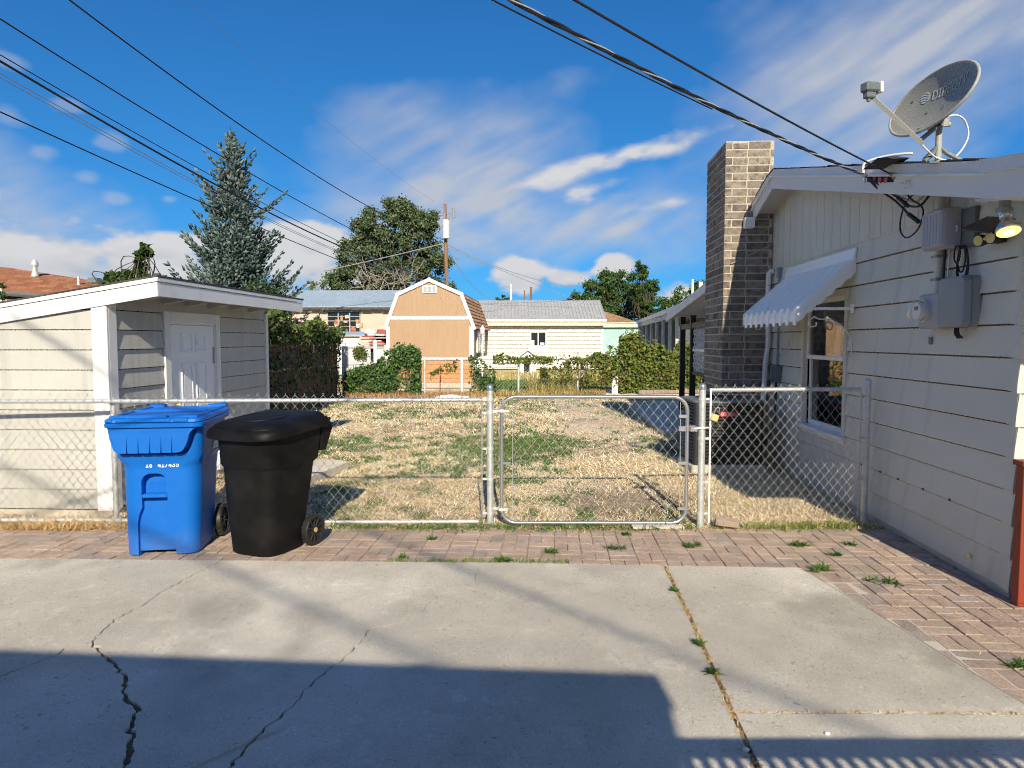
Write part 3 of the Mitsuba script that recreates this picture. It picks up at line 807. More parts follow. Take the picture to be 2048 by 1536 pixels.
for k in range(NC):
    z0, z1 = k * CH, (k + 1) * CH - CJ
    top = k >= NC - 1
    fr = lay(0, CU1 - CU0, L12 if k % 2 == 0 else 0) if k % 2 == 0 else lay(D + CJ, CU1 - CU0, .2)
    sd = lay(D + CJ, CV1 - CV0, .2) if k % 2 == 0 else lay(0, CV1 - CV0, 0)
    for face, spans in (('f', fr), ('s', sd)):
        for a, b in spans:
            if b - a < .04:
                continue
            j = cr.uniform(-.003, .003)
            dz = cr.uniform(-.03, .012) if top else 0
            if face == 'f':
                d0 = D if a > 0.01 else D
                m = box(CU0 + a, CU0 + b, CV0 + j, CV0 + D, z0, z1 + dz, .004)
            else:
                m = box(CU0 + j, CU0 + D, CV0 + a, CV0 + b, z0, z1 + dz, .004)
            part(chim, 'brick', H(m), cr.choice(['m_chim1', 'm_chim1', 'm_chim2', 'm_chim3']))

# ------------------------------------------------------------------ garden shed on the left
# local frame of the shed: same axes as the house, origin at its front right corner
SM = HM.copy()
SM[:3, 3] = (-3.985, 6.99, 0)


def S(m):
    return xf(m, SM)


shed = thing('garden_shed', 'small cream lap sided shed with white trim and white door behind the left fence', 'shed')
EX2 = 0.1985
SL, SWD = 3.90, 3.2   # length along v, width along -u
zb0 = 0.06


def sroof(u):
    return 2.275 + .158 * u


sr = np.random.default_rng(8)
for k in range(11):
    zb, zt = zb0 + k * EX2 + .009, min(zb0 + (k + 1) * EX2, 2.245)
    # door wall, facing +u
    for a, b in (((.13, .99), (2.34, SL - .06)) if zb < 2.0 else ((.13, SL - .06),)):
        if zb > 2.1: continue
        zt2 = min(zt, 2.2)
        part(shed, 'siding_board', S(hexa([(0, a, zb), (.022, a, zb), (.022, b, zb), (0, b, zb), (0, a, zt2), (.004, a, zt2), (.004, b, zt2), (0, b, zt2)])), 'm_shedsiding')
    # front wall, facing -v
    ul = -SWD
    ur = -.13
    def zc(u):
        return max(min(zt, sroof(u) - .15), zb + .003)
    if zb < sroof(ur) - .17:
        # the top course is cut to the slope
        if zt > sroof(ul) - .16:
            ucut = max(ul, (zb + .012 + .15 - 2.275) / .158)
            uz = min(max((zt + .15 - 2.275) / .158, ucut), ur)
            segs = [(p, q) for p, q in ((ucut, uz), (uz, ur)) if q - p > .01]
            part(shed, 'siding_board', S(cat([hexa([(p, -.022, zb), (q, -.022, zb), (q, 0, zb), (p, 0, zb), (p, -.004, zc(p)), (q, -.004, zc(q)), (q, 0, zc(q)), (p, 0, zc(p))]) for p, q in segs])), 'm_shedsiding')
        else:
            part(shed, 'siding_board', S(hexa([(ul, -.022, zb), (ur, -.022, zb), (ur, 0, zb), (ul, 0, zb), (ul, -.004, zt), (ur, -.004, zt), (ur, 0, zt), (ul, 0, zt)])), 'm_shedsiding')
part(shed, 'wall_core', S(hexa([(-SWD, .002, 0), (-.002, .002, 0), (-.002, SL - .005, 0), (-SWD, SL - .005, 0), (-SWD, .002, sroof(-SWD) - .06), (-.002, .002, sroof(0) - .06), (-.002, SL - .005, sroof(0) - .06), (-SWD, SL - .005, sroof(-SWD) - .06)])), 'm_dark')
part(shed, 'foundation', S(box(-SWD, .012, -.012, SL, -.05, .055, .004)), 'm_stone')
part(shed, 'corner_trim', S(cat([box(-.13, .028, -.032, -.001, .05, 2.17, .004), box(.001, .028, -.001, .13, .05, 2.17, .004)])), 'm_white')
part(shed, 'corner_trim', S(box(.0, .03, SL - .07, SL + .02, .05, 2.15, .004)), 'm_white')
ER = .56
roofp = [(-SWD - .2, -.04), (ER, -.04), (ER, SL + .06), (-SWD - .2, SL + .06)]


def srf(u0, u1, v0, v1, t0, t1):
    return hexa([(u0, v0, sroof(u0) - t1), (u1, v0, sroof(u1) - t1), (u1, v1, sroof(u1) - t1), (u0, v1, sroof(u0) - t1), (u0, v0, sroof(u0) - t0), (u1, v0, sroof(u1) - t0), (u1, v1, sroof(u1) - t0), (u0, v1, sroof(u0) - t0)])


sroof_k = part(shed, 'roof', S(srf(-SWD - .2, ER + .012, -.06, SL + .08, -.012, .006)), 'm_roofdark')
part(shed, 'roof_deck', S(srf(-SWD - .2, ER - .022, -.028, SL + .04, .008, .03)), 'm_rafter')
part(shed, 'front_fascia', S(srf(-SWD - .2, ER, -.05, -.028, .054, .19)), 'm_white')
part(shed, 'front_drip_edge', S(srf(-SWD - .2, ER + .008, -.058, -.03, .007, .045)), 'm_white')
part(shed, 'side_fascia', S(box(ER - .022, ER, -.027, SL + .05, sroof(ER) - .19, sroof(ER) - .056, .003)), 'm_white')
part(shed, 'side_drip_edge', S(box(ER - .022, ER + .008, -.027, SL + .06, sroof(ER) - .0448, sroof(ER) - .008, .002)), 'm_white')
for v0 in (.45, .98, 1.5, 2.05, 2.65, 3.25):
    part(shed, 'rafter', S(srf(.0, ER - .023, v0, v0 + .04, .031, .13)), 'm_rafter')
part(shed, 'soffit_board', S(box(.002, .01, .13, SL - .06, 2.19, 2.27, .002)), 'm_shedsiding')
part(shed, 'vent_pipe', S(tube([(.36, .30, 2.33), (.36, .30, 2.425)], .04, 14)), 'm_roofdark')
part(shed, 'roof_hook', S(cat([tube([(ER - .06, .95, 2.37), (ER - .06, .95, 2.42), (ER - .06, .9, 2.43)], .012, 6), tube([(ER - .06, 1.0, 2.38), (ER - .06, 1.22, 2.385)], .008, 6)])), 'm_boxdark')
# door
DV0, DV1, DZ = 1.12, 2.22, 1.955
df = part(shed, 'door_frame', S(cat([box(.001, .035, DV0 - .12, DV0, .05, DZ + .12, .004), box(.001, .035, DV1, DV1 + .11, .05, DZ + .12, .004), box(.001, .034, DV0, DV1, DZ, DZ + .12, .004), box(.001, .02, DV0, DV0 + .025, .05, DZ, .002), box(.001, .02, DV1 - .025, DV1, .05, DZ, .002), box(.001, .02, DV0, DV1, DZ - .025, DZ, .002)])), 'm_white')
door = part(shed, 'door', S(box(.0, .008, DV0 + .028, DV1 - .028, .07, DZ - .03, .002)), 'm_doorwhite')
pw = (DV1 - DV0) * .235
for zc0, zc1 in ((1.60, 1.83), (.82, 1.47), (.2, .66)):
    for vc in (DV0 + .35 * (DV1 - DV0), DV0 + .66 * (DV1 - DV0)):
        part(door, 'panel', S(cat([box(.008, .020, vc - pw / 2, vc - pw / 2 + .02, zc0, zc1, .006), box(.008, .020, vc + pw / 2 - .02, vc + pw / 2, zc0, zc1, .006), box(.008, .020, vc - pw / 2 + .02, vc + pw / 2 - .02, zc0, zc0 + .02, .006), box(.008, .020, vc - pw / 2 + .02, vc + pw / 2 - .02, zc1 - .02, zc1, .006), box(.008, .017, vc - pw / 2 + .05, vc + pw / 2 - .05, zc0 + .05, zc1 - .05, .008)])), 'm_doorwhite')
part(door, 'handle', S(cat([xf(lathe([(0, 0), (.03, 0), (.03, .006), (.012, .01), (.012, .04), (.03, .05), (.028, .07), (0, .075)], 16), mat((.008, DV0 + .11, 1.0), ry=math.pi / 2))])), 'm_brass')
part(door, 'door_closer', S(box(.01, .03, DV1 - .06, DV1 - .035, 1.45, 1.66, .003)), 'm_boxlight')

# ------------------------------------------------------------------ chain link fences and gate in front
def chainlink(p0, p1, z0, z1, wd=.0885, hd=.108, r=.0020, sides=4, gap=.004, fray=.02):
    p0, p1 = np.array(p0, float), np.array(p1, float)
    L = np.linalg.norm(p1 - p0)
    t = (p1 - p0) / L
    nrm = np.array([-t[1], t[0]])
    n = int(L / (wd / 2))
    K = int(round((z1 - z0) / (hd / 2)))
    out = []
    rg = np.random.default_rng(int(abs(p0[0]) * 100) + 1)
    for i in range(n):
        pts = []
        for k in range(K + 1):
            right = (k + i) % 2 == 0
            s = (i + (1 if right else 0)) * wd / 2
            y = (gap if right else -gap)
            z = z0 + k * hd / 2
            w = 0.006 * np.sin(s * 2.1 + z * 3.0)
            q = p0 + t * s + nrm * (y + w)
            pts.append((q[0], q[1], z + .003 * np.sin(s * 3.3)))
        q = np.array(pts)
        # a little free end above the last knuckle
        tip = q[-1] + (q[-1] - q[-2]) * rg.uniform(.0, .35) * np.array([-.3, -.3, 1.0])
        out.append(tube(np.vstack([q, tip]), r, sides, cap=False))
    return cat(out)


def cap_dome(x, y, z, r):
    prof = [(r * 1.12, 0), (r * 1.14, .012), (r * 1.12, .03)] + [(r * 1.12 * math.cos(a), .03 + r * 1.05 * math.sin(a)) for a in np.linspace(.15, math.pi / 2, 7)]
    return xf(lathe(prof, 20), mat((x, y, z)))


def band(x, y, z, r, dx, h=.022):
    """A tension band round a post, its ears reaching dx along x."""
    ring = lathe([(r + .001, -h / 2), (r + .0045, -h / 2), (r + .0045, h / 2), (r + .001, h / 2)], 18)
    ear = box(min(0, dx), max(0, dx), -r - .010, -r + .012, -h / 2, h / 2, .002)
    ear = box(min(r * .7 * np.sign(dx), dx), max(r * .7 * np.sign(dx), dx), -.008, .008, -h / 2, h / 2, .002)
    bolt = tube([(dx * .85, -.022, 0), (dx * .85, .016, 0)], .006, 6)
    return xf(cat([ring, ear, bolt]), mat((x, y, z)))


FY = 6.69
fence = thing('chain_link_fence', 'long galvanized chain link fence running in front of the shed, left of the gate', 'fence')
part(fence, 'wire_mesh', chainlink((-7.0, FY - .03), (-.262, FY - .03), -.005, 1.215), 'm_wire', smooth=True)
part(fence, 'top_rail', tube([(-7.0, FY, 1.165), (-3.8, FY, 1.172), (-.25, FY, 1.187)], .0205, 14), 'm_galv', smooth=40)
part(fence, 'bottom_rail', tube([(-7.0, FY, .035), (-3.9, FY, .03), (-1.6, FY + .01, .012), (-.32, FY - .01, .022)], .019, 12), 'm_galvmatte', smooth=40)
lp_ = part(fence, 'line_post', cyl((-3.80, FY + .045, -.1), (-3.80, FY + .045, 1.16), .024), 'm_galv', smooth=40)
part(fence, 'line_post_cap', cat([cap_dome(-3.80, FY + .045, 1.15, .022), xf(lathe([(.022, -.012), (.029, -.012), (.029, .012), (.022, .012)], 16), mat((-3.80, FY, 1.172), ry=math.pi / 2))]), 'm_galvmatte', smooth=40)
tp = part(fence, 'end_post', cyl((-.208, FY, -.1), (-.208, FY, 1.30), .031, 20), 'm_galv', smooth=40)
part(tp, 'cap', cap_dome(-.208, FY, 1.275, .031), 'm_alum', smooth=50)
for z in (1.06, .72, .43, .10):
    part(tp, 'band', band(-.208, FY, z, .031, -.085), 'm_galvmatte')
part(tp, 'rail_cup', cat([lathe([(.033, 1.175), (.037, 1.175), (.037, 1.205), (.033, 1.205)], 18).apply_translation([-.208, FY, 0]), box(-.285, -.235, FY - .02, FY + .02, 1.17, 1.21, .01)]), 'm_galvmatte')
part(fence, 'tension_bar', box(-.291, -.277, FY - .034, FY - .028, .02, 1.20, .002), 'm_alum')
part(tp, 'hinge', cat([band(-.208, FY, 1.075, .031, .085, .028), tube([(-.123, FY - .03, 1.075), (-.123, FY - .03, 1.10)], .008, 8)]), 'm_galvmatte')
part(tp, 'hinge', cat([band(-.208, FY, .145, .031, .085, .028), tube([(-.123, FY - .03, .145), (-.123, FY - .03, .18)], .008, 8)]), 'm_galvmatte')

GY = 6.60
GX0, GX1, GZ0, GZ1 = -.098, 1.638, .030, 1.222
gate = thing('chain_link_gate', 'closed single chain link gate in a shiny round cornered pipe frame', 'gate')
cr_ = .135
ring = []
for cx, cz, a0 in ((GX1 - cr_, GZ1 - cr_, 0), (GX0 + cr_, GZ1 - cr_, 90), (GX0 + cr_, GZ0 + cr_, 180), (GX1 - cr_, GZ0 + cr_, 270)):
    for i in range(9):
        a = math.radians(a0 + 90 * i / 8)
        ring.append((cx + cr_ * math.cos(a), GY, cz + cr_ * math.sin(a)))
part(gate, 'pipe_frame', tube(ring, .0178, 16, closed=True), 'm_alum', smooth=60)
part(gate, 'wire_mesh', chainlink((GX0 + .095, GY + .004), (GX1 - .07, GY + .004), GZ0 + .02, GZ1 - .02, r=.0021), 'm_wire', smooth=True)
part(gate, 'tension_wire', tube([(GX0 + .10, GY, GZ0 + .03), (GX0 + .105, GY, GZ1 - .08)], .003, 6), 'm_wire', smooth=True)
part(gate, 'tension_wire', tube([(GX1 - .06, GY, GZ0 + .05), (GX1 - .065, GY, GZ1 - .05)], .0035, 6), 'm_wire', smooth=True)
for z in (1.04, .60, .17):
    part(gate, 'clip', box(GX0 + .008, GX0 + .085, GY - .022, GY - .014, z - .012, z + .012, .002), 'm_alum')
    part(gate, 'clip', box(GX1 - .085, GX1 - .008, GY - .022, GY - .014, z - .015, z + .015, .002), 'm_alum')
part(gate, 'frame_hinge', cat([xf(lathe([(.019, -.016), (.024, -.016), (.024, .016), (.019, .016)], 16), mat((GX0, GY, 1.09))), box(GX0 - .03, GX0 + .075, GY - .028, GY - .018, 1.078, 1.102, .003)]), 'm_galvmatte')
part(gate, 'frame_hinge', cat([xf(lathe([(.019, -.016), (.024, -.016), (.024, .016), (.019, .016)], 16), mat((GX0, GY, .16))), box(GX0 - .03, GX0 + .06, GY - .028, GY - .018, .148, .172, .003)]), 'm_galvmatte')
part(gate, 'fork_latch', cat([xf(lathe([(.019, -.022), (.026, -.022), (.026, .022), (.019, .022)], 16), mat((GX1, GY, .925))), box(GX1 - .085, GX1 - .02, GY - .03, GY - .012, .90, .95, .004), box(GX1 + .02, GX1 + .085, GY - .045, GY - .03, .90, .95, .004), box(GX1 + .02, GX1 + .085, GY + .02, GY + .035, .90, .95, .004), tube([(GX1 + .06, GY - .036, .928), (GX1 + .19, GY - .034, .936)], .011, 10)]), 'm_alum')

fence2 = thing('chain_link_fence', 'short chain link fence panel between the gate and the house', 'fence')
PX = 1.775
gp = part(fence2, 'gate_post', cyl((PX, GY, -.1), (PX, GY, 1.315), .032, 20), 'm_galv', smooth=40)
part(gp, 'cap', cap_dome(PX, GY, 1.29, .032), 'm_alum', smooth=50)
for z in (1.20, .83, .42, .12):
    part(gp, 'band', band(PX, GY, z, .032, .085), 'm_galvmatte')
WX, WY = 3.375, 6.72
hpz = part(fence2, 'wall_post', cyl((WX, WY, -.1), (WX, WY, 1.355), .029, 20), 'm_galv', smooth=40)
part(hpz, 'cap', cap_dome(WX, WY, 1.33, .029), 'm_galv', smooth=50)
for z in (1.16, .76, .37, .03):
    part(hpz, 'band', band(WX, WY, z + .06, .029, -.075), 'm_galvmatte')
part(fence2, 'top_rail', tube([(PX + .07, GY + .02, 1.283), (2.9, 6.69, 1.286), (WX - .07, WY - .01, 1.282)], .0195, 14), 'm_galv', smooth=40)
part(fence2, 'tension_bar', box(PX + .066, PX + .082, GY - .02, GY - .012, .03, 1.29, .003), 'm_vinylwhite')
part(fence2, 'tension_bar', box(WX - .082, WX - .07, WY - .04, WY - .032, .06, 1.27, .002), 'm_galvmatte')
part(fence2, 'wire_mesh', chainlink((PX + .08, GY - .012), (WX - .075, WY - .035), .03, 1.33, wd=.0885, hd=.108, r=.0021), 'm_wire', smooth=True)

lock = thing('padlock', 'small brass padlock hanging open on the mesh beside the gate post', 'padlock')
lm = mat((1.885, GY - .035, 1.035), ry=.35)
part(lock, 'body', xf(box(-.034, .034, -.012, .012, -.038, .028, .006), lm), 'm_brass')
part(lock, 'shackle', xf(tube([(-.018, 0, .02), (-.018, 0, .075), (-.012, 0, .09), (0, 0, .098), (.012, 0, .09), (.018, 0, .075), (.018, 0, .05)], .0045, 8), lm), 'm_alum', smooth=True)

# ------------------------------------------------------------------ wheeled bins
blue = thing('recycling_bin', 'blue wheeled recycling bin with white numbers on its front, left of the black bin', 'bin')
BM = mat((-2.845, 5.685, 0.003), rz=math.radians(8))


def secs(spec, n=7):
    return loft([rrect(x0, x1, y0, y1, r, n, z) for z, x0, x1, y0, y1, r in spec])


body = secs([(0.0, -.28, .27, .0, .50, .10), (.01, -.285, .275, -.005, .53, .10), (.35, -.295, .288, -.012, .60, .12), (.70, -.302, .30, -.02, .655, .13), (.745, -.305, .303, -.022, .66, .13), (.805, -.332, .328, -.045, .69, .10), (1.06, -.345, .343, -.065, .745, .09)])
Bm = to_mani(body)


def yprism(poly, y0, y1):
    """A polygon in (x, z) extruded along y."""
    m = prism(poly, 0, y1 - y0)
    M = np.array([[1, 0, 0, 0], [0, 0, -1, y1], [0, 1, 0, 0], [0, 0, 0, 1.0]])
    return xf(m, M)


arch = [(-.135, .45), (-.135, .585)] + [(-.045 - .09 * math.cos(a) + .0, .585 + .085 * math.sin(a)) for a in np.linspace(0, math.pi, 13)] + [(.045, .45)]
arch = Polygon([(-.14, .44), (-.14, .60), (-.132, .635), (-.11, .662), (-.075, .675), (-.01, .675), (.025, .662), (.047, .635), (.055, .60), (.055, .44)])
niche = to_mani(yprism(arch, -.2, .062))
chan = Polygon([(-.14, .44), (-.14, .40), (-.165, .34), (-.178, .28), (-.18, -.02), (.115, -.02), (.10, .10), (.075, .44)])
rec = to_mani(yprism(chan, -.2, .028))
foot = to_mani(yprism(Polygon([(-.175, -.02), (.105, -.02), (.105, .035), (-.175, .035)]), -.2, .30))
lipcut = to_mani(yprism(Polygon([(-.40, 1.10), (-.40, 1.0), (-.335, .90), (-.30, .835), (.185, .832), (.235, .85), (.262, .90), (.285, .97), (.31, 1.03), (.345, 1.052), (.345, 1.10)]), -.3, .0))
Bm = Bm - niche - rec - foot - lipcut
bbody = part(blue, 'body', xf(from_mani(Bm), BM), 'm_blue', smooth=32)
part(blue, 'lift_bar', xf(cat([box(-.139, .056, -.022, .05, .475, .505, .008), hexa([(-.11, .058, .505), (.054, .058, .505), (.054, .061, .505), (-.11, .061, .505), (-.10, .05, .59), (.054, .05, .59), (.054, .061, .59), (-.10, .061, .59)])]), BM), 'm_blue', smooth=30)
lip_p = Polygon([(-.338, 1.06), (-.325, .97), (-.30, .885), (-.28, .862), (-.25, .855), (.165, .855), (.20, .862), (.225, .885), (.25, .94), (.27, 1.01), (.30, 1.045), (.345, 1.06)])
lipm = to_mani(yprism(lip_p, -.125, -.02))
for x in (-.20, -.115, -.03, .055, .135):
    lipm = lipm - to_mani(hexa([(x - .007, -.14, .84), (x + .007, -.14, .84), (x + .006, -.104, .84), (x - .006, -.104, .84), (x - .002, -.14, .985), (x + .002, -.14, .985), (x + .002, -.124, .985), (x - .002, -.124, .985)]))
lip = part(blue, 'front_lip', xf(from_mani(lipm), BM), 'm_blue', smooth=25)
part(blue, 'rim', xf(secs([(1.055, -.36, .358, -.135, .76, .07), (1.062, -.372, .37, -.15, .77, .07), (1.09, -.374, .372, -.152, .772, .07), (1.097, -.365, .363, -.143, .765, .07)]), BM), 'm_blue', smooth=40)
lid = part(blue, 'lid', xf(secs([(1.0985, -.362, .36, -.145, .80, .06), (1.103, -.366, .364, -.15, .81, .06), (1.124, -.362, .36, -.145, .81, .06), (1.134, -.345, .343, -.125, .80, .06), (1.140, -.28, .28, -.06, .76, .08), (1.146, -.15, .15, .1, .6, .1)]), BM @ np.array([[1, 0, 0, 0], [0, 1, 0, 0], [0, .0, 1, 0], [0, 0, 0, 1.0]])), 'm_blue', smooth=35)
BL = BM @ np.array([[1, 0, 0, 0], [0, 1, 0, 0], [0, .0, 1, 0], [0, 0, 0, 1.0]])
part(lid, 'front_notch', xf(cat([box(-.27, .14, -.158, -.128, 1.104, 1.128, .005), box(.15, .27, -.158, -.128, 1.106, 1.130, .005), box(-.345, -.29, -.158, -.128, 1.106, 1.130, .005)]), BL), 'm_blue', smooth=25)
part(lid, 'rib', xf(cat([box(-.33, -.29, -.11, .74, 1.130, 1.150, .008), box(.29, .33, -.11, .74, 1.130, 1.150, .008), box(-.29, .10, -.12, -.06, 1.132, 1.152, .01), box(.12, .32, -.11, .05, 1.132, 1.150, .01), box(-.29, .29, .30, .36, 1.140, 1.156, .008)]), BL), 'm_blue', smooth=25)
part(blue, 'handle', xf(cat([tube([(-.30, .80, 1.10), (-.29, .86, 1.12), (.29, .86, 1.12), (.30, .80, 1.10)], .018, 10), box(.20, .33, .76, .85, 1.11, 1.165, .01), box(-.33, -.20, .76, .85, 1.11, 1.165, .01), hexa([(.05, .76, 1.11), (.32, .76, 1.11), (.32, .87, 1.12), (.05, .87, 1.12), (.10, .78, 1.15), (.30, .78, 1.155), (.31, .86, 1.175), (.2, .86, 1.16)])]), BM), 'm_blue', smooth=40)


def wheel(r, w):
    """A wheel about the x axis: tyre with knobs, and a spoked rim."""
    R = mat(ry=math.pi / 2)
    tyre = xf(lathe([(r * .80, -w / 2), (r * .97, -w / 2), (r, -w * .4), (r, w * .4), (r * .97, w / 2), (r * .80, w / 2), (r * .80, -w / 2)], 36), R)
    kn = []
    for i in range(36):
        a = i / 36 * 2 * math.pi
        kn.append(xf(box(-w * .5, -w * .05, -.006, .006, -.005, .006, .002), mat((0.003 if i % 2 else w * .53, r * math.sin(a), r * math.cos(a)), rx=-a)))
    rim = [xf(lathe([(.0, -w * .30), (r * .22, -w * .30), (r * .22, w * .44), (.0, w * .44)], 20), R), xf(lathe([(0, -.006), (r * .8, -.006), (r * .8, .004), (0, .004)], 30), R)]
    for i in range(10):
        a = i / 10 * 2 * math.pi
        rim.append(xf(box(-w * .3, w * .36, -.008, .008, r * .18, r * .82, .003), mat(rx=a)))
    return cat([tyre] + kn), cat(rim)


wt, wr = wheel(.142, .055)
for sx in (.318, -.318):
    WM = BM @ mat((sx, .565, .142))
    w = part(blue, 'wheel', xf(wt, WM), 'm_black', smooth=35)
    part(w, 'rim', xf(wr, WM), 'm_black', smooth=35)
part(blue, 'axle', xf(cyl((-.31, .565, .142), (.31, .565, .142), .012, 10), BM), 'm_galv')
for tx, x0, hh in (('18', -.105, .042), ('417435', -.012, .042)):
    t = meshkit.text_mesh(tx, hh, .002, bold=True)
    t.apply_transform(np.array([[.74, 0, 0, x0], [0, 0, -1, -.0215], [0, 1, 0, .725], [0, 0, 0, 1.0]]))
    t.vertices[:, 1] -= 0.0
    part(blue, 'serial_number', xf(mk(t.vertices, t.faces), BM), 'm_vinylwhite')
# emblem of two arrows round a fruit shape, a small cart and the word on the right side of the body


def arc_arrow(a0, a1, r0, r1):
    th = np.linspace(math.radians(a0), math.radians(a1), 14)
    pts = [(r1 * math.cos(a), r1 * math.sin(a)) for a in th]
    e = th[-1]
    s = 1 if a1 > a0 else -1
    rm, hw = (r0 + r1) / 2, (r1 - r0)
    pts += [((rm + hw) * math.cos(e), (rm + hw) * math.sin(e)), (rm * math.cos(e + s * .55), rm * math.sin(e + s * .55)), ((rm - hw) * math.cos(e), (rm - hw) * math.sin(e))]
    pts += [(r0 * math.cos(a), r0 * math.sin(a)) for a in th[::-1]]
    return Polygon(pts).buffer(0)


emb = [arc_arrow(-60, 95, .030, .062), arc_arrow(130, 275, .030, .062)]
emb = [shapely.affinity.translate(g, .0, .20) for g in emb]
emb.append(Polygon([(-.085, .03), (-.085, .075), (-.05, .115), (-.02, .10), (.0, .125), (.02, .10), (.05, .115), (.085, .075), (.085, .03)]).difference(unary_union([sbox(-.07, .052, .07, .060), sbox(-.06, .070, .06, .076)])))
em = [prism(g, 0, .002) for g in emb]
tw = meshkit.text_mesh('RECYCLE', .032, .002, bold=True)
tw.apply_transform(np.diag([.95, 1.3, 1, 1.0]))
tw.apply_translation([-tw.bounds[:, 0].mean(), -.035, 0])
em.append(mk(tw.vertices, tw.faces))
EMM = np.array([[0, 0, 1, .3035], [1, 0, 0, .47], [0, 1, 0, .70], [0, 0, 0, 1.0]])
tl = 0.06
part(blue, 'recycling_emblem', xf(cat(em), BM @ np.array([[0, tl, 1, .3305], [.85, 0, 0, .36], [0, .80, 0, .795], [0, 0, 0, 1.0]])), 'm_vinylwhite')
part(blue, 'sticker', xf(box(.334, .3445, .10, .22, .955, .995, .0005), BM), 'm_print')

black = thing('rubbish_bin', 'scuffed black wheeled rubbish bin right of the blue bin', 'bin')
KM = mat((-2.14, 5.67, 0.003), rz=math.radians(-23), s=(.94, .94, 1.0))


def dring(hw, yf, yb, rf, z, n=12):
    """Rounded front, squarer back."""
    pts = []
    for cx, cy, a0, r in ((hw - .06, yb - .06, 0, .06), (-hw + .06, yb - .06, 90, .06)):
        for i in range(5):
            a = math.radians(a0 + 90 * i / 4)
            pts.append((cx + r * math.cos(a), cy + r * math.sin(a), z))
    for i in range(2 * n):
        a = math.radians(180 + 180 * i / (2 * n - 1))
        pts.append((hw * np.sign(math.cos(a)) * abs(math.cos(a)) ** .62, yf + rf + rf * -abs(math.sin(a)) ** .62, z))
    return np.array(pts)


kb = loft([dring(.235, .0, .43, .18, 0), dring(.243, -.015, .44, .19, .012), dring(.268, -.04, .50, .20, .35), dring(.290, -.065, .56, .22, .705), dring(.293, -.068, .565, .22, .715), dring(.31, -.085, .60, .24, .74), dring(.325, -.10, .645, .25, 1.0)])
part(black, 'body', xf(kb, KM), 'm_blackbin', smooth=40)
part(black, 'side_step', xf(cat([box(.235, .30, .10, .34, .70, .722, .006), box(-.30, -.235, .10, .34, .70, .722, .006)]), KM), 'm_blackbin')
KL = KM @ np.array([[1, 0, 0, 0], [0, 1, 0, 0], [0, .075, 1, -.02], [0, 0, 0, 1.0]])
klid = loft([dring(.385, -.175, .675, .29, .99), dring(.39, -.18, .675, .29, 1.0), dring(.385, -.17, .675, .285, 1.045), dring(.365, -.15, .67, .27, 1.062), dring(.345, -.13, .66, .26, 1.066), dring(.338, -.122, .655, .255, 1.085), dring(.30, -.08, .64, .23, 1.105), dring(.18, .05, .5, .16, 1.122)])
part(black, 'lid', xf(klid, KL), 'm_blackbin', smooth=40)
part(black, 'lid_ring', xf(lathe([(.20, 1.105), (.205, 1.124), (.215, 1.124), (.22, 1.10)], 36), KL @ mat((0, .20, 0))), 'm_blackbin', smooth=40)
part(black, 'handle', xf(cat([tube([(-.33, .68, 1.03), (-.32, .73, 1.04), (.32, .73, 1.04), (.33, .68, 1.03)], .022, 10), box(.27, .335, .60, .745, .99, 1.075, .015), box(-.335, -.27, .60, .745, .99, 1.075, .015), hexa([(.27, .60, .80), (.325, .60, .80), (.325, .66, .80), (.27, .66, .80), (.27, .6, 1.0), (.33, .6, 1.0), (.33, .76, 1.0), (.27, .76, 1.0)])]), KM), 'm_blackbin', smooth=35)
part(black, 'hinge_pin', xf(cyl((.32, .73, 1.045), (.36, .73, 1.045), .014, 10), KM), 'm_galvmatte')
wt2, wr2 = wheel(.130, .06)
for sx in (.30, -.30):
    WM = KM @ mat((sx, .49, .130))
    w = part(black, 'wheel', xf(wt2, WM), 'm_black', smooth=35)
    part(w, 'rim', xf(wr2, WM), 'm_black', smooth=35)
    part(w, 'axle_cap', xf(cyl((.0, 0, 0), (.034 * np.sign(sx), 0, 0), .021, 14), WM), 'm_brass')

# ------------------------------------------------------------------ air conditioner, pipes and boxes on the house
ac = thing('air_conditioner', 'black louvred air conditioner condenser with a red label behind the right fence panel', 'air conditioner')
AX0, AX1, AY0, AY1, AZ0, AZ1 = 2.40, 3.32, 9.30, 10.10, .10, .955
part(ac, 'base_pad', box(AX0 - .03, AX1 + .03, AY0 - .04, AY1, -.03, .10, .02), 'm_stone')
part(ac, 'core', secs([(AZ0, AX0 + .03, AX1 - .03, AY0 + .03, AY1 - .03, .08), (AZ1 - .02, AX0 + .03, AX1 - .03, AY0 + .03, AY1 - .03, .08)]), 'm_dark')
for k in range(17):
    z = AZ0 + .05 + k * .046
    o = rrect(AX0, AX1, AY0, AY1, .10, 6, z)
    i_ = rrect(AX0 + .022, AX1 - .022, AY0 + .022, AY1 - .022, .085, 6, z + .026)
    part(ac, 'louver', loft([o, o + [0, 0, .006], i_, i_ - [0, 0, .006]], cap=False), 'm_acfin', smooth=30)
part(ac, 'top', secs([(AZ1 - .035, AX0 - .01, AX1 + .01, AY0 - .01, AY1 + .01, .11), (AZ1 - .005, AX0 - .01, AX1 + .01, AY0 - .01, AY1 + .01, .11), (AZ1, AX0 + .02, AX1 - .02, AY0 + .02, AY1 - .02, .10)]), 'm_boxdark', smooth=30)
for k in range(7):
    r = .08 + .045 * k
    part(ac, 'fan_guard', xf(tube([(r * math.cos(a), r * math.sin(a), 0) for a in np.linspace(0, 2 * math.pi, 36, endpoint=False)], .004, 5, closed=True), mat(((AX0 + AX1) / 2, (AY0 + AY1) / 2, AZ1 + .012))), 'm_acfin')
for x in (AX0 + .04, AX1 - .04):
    part(ac, 'corner_post', cyl((x, AY0 + .04, AZ0), (x, AY0 + .04, AZ1 - .03), .045, 12), 'm_ac', smooth=40)
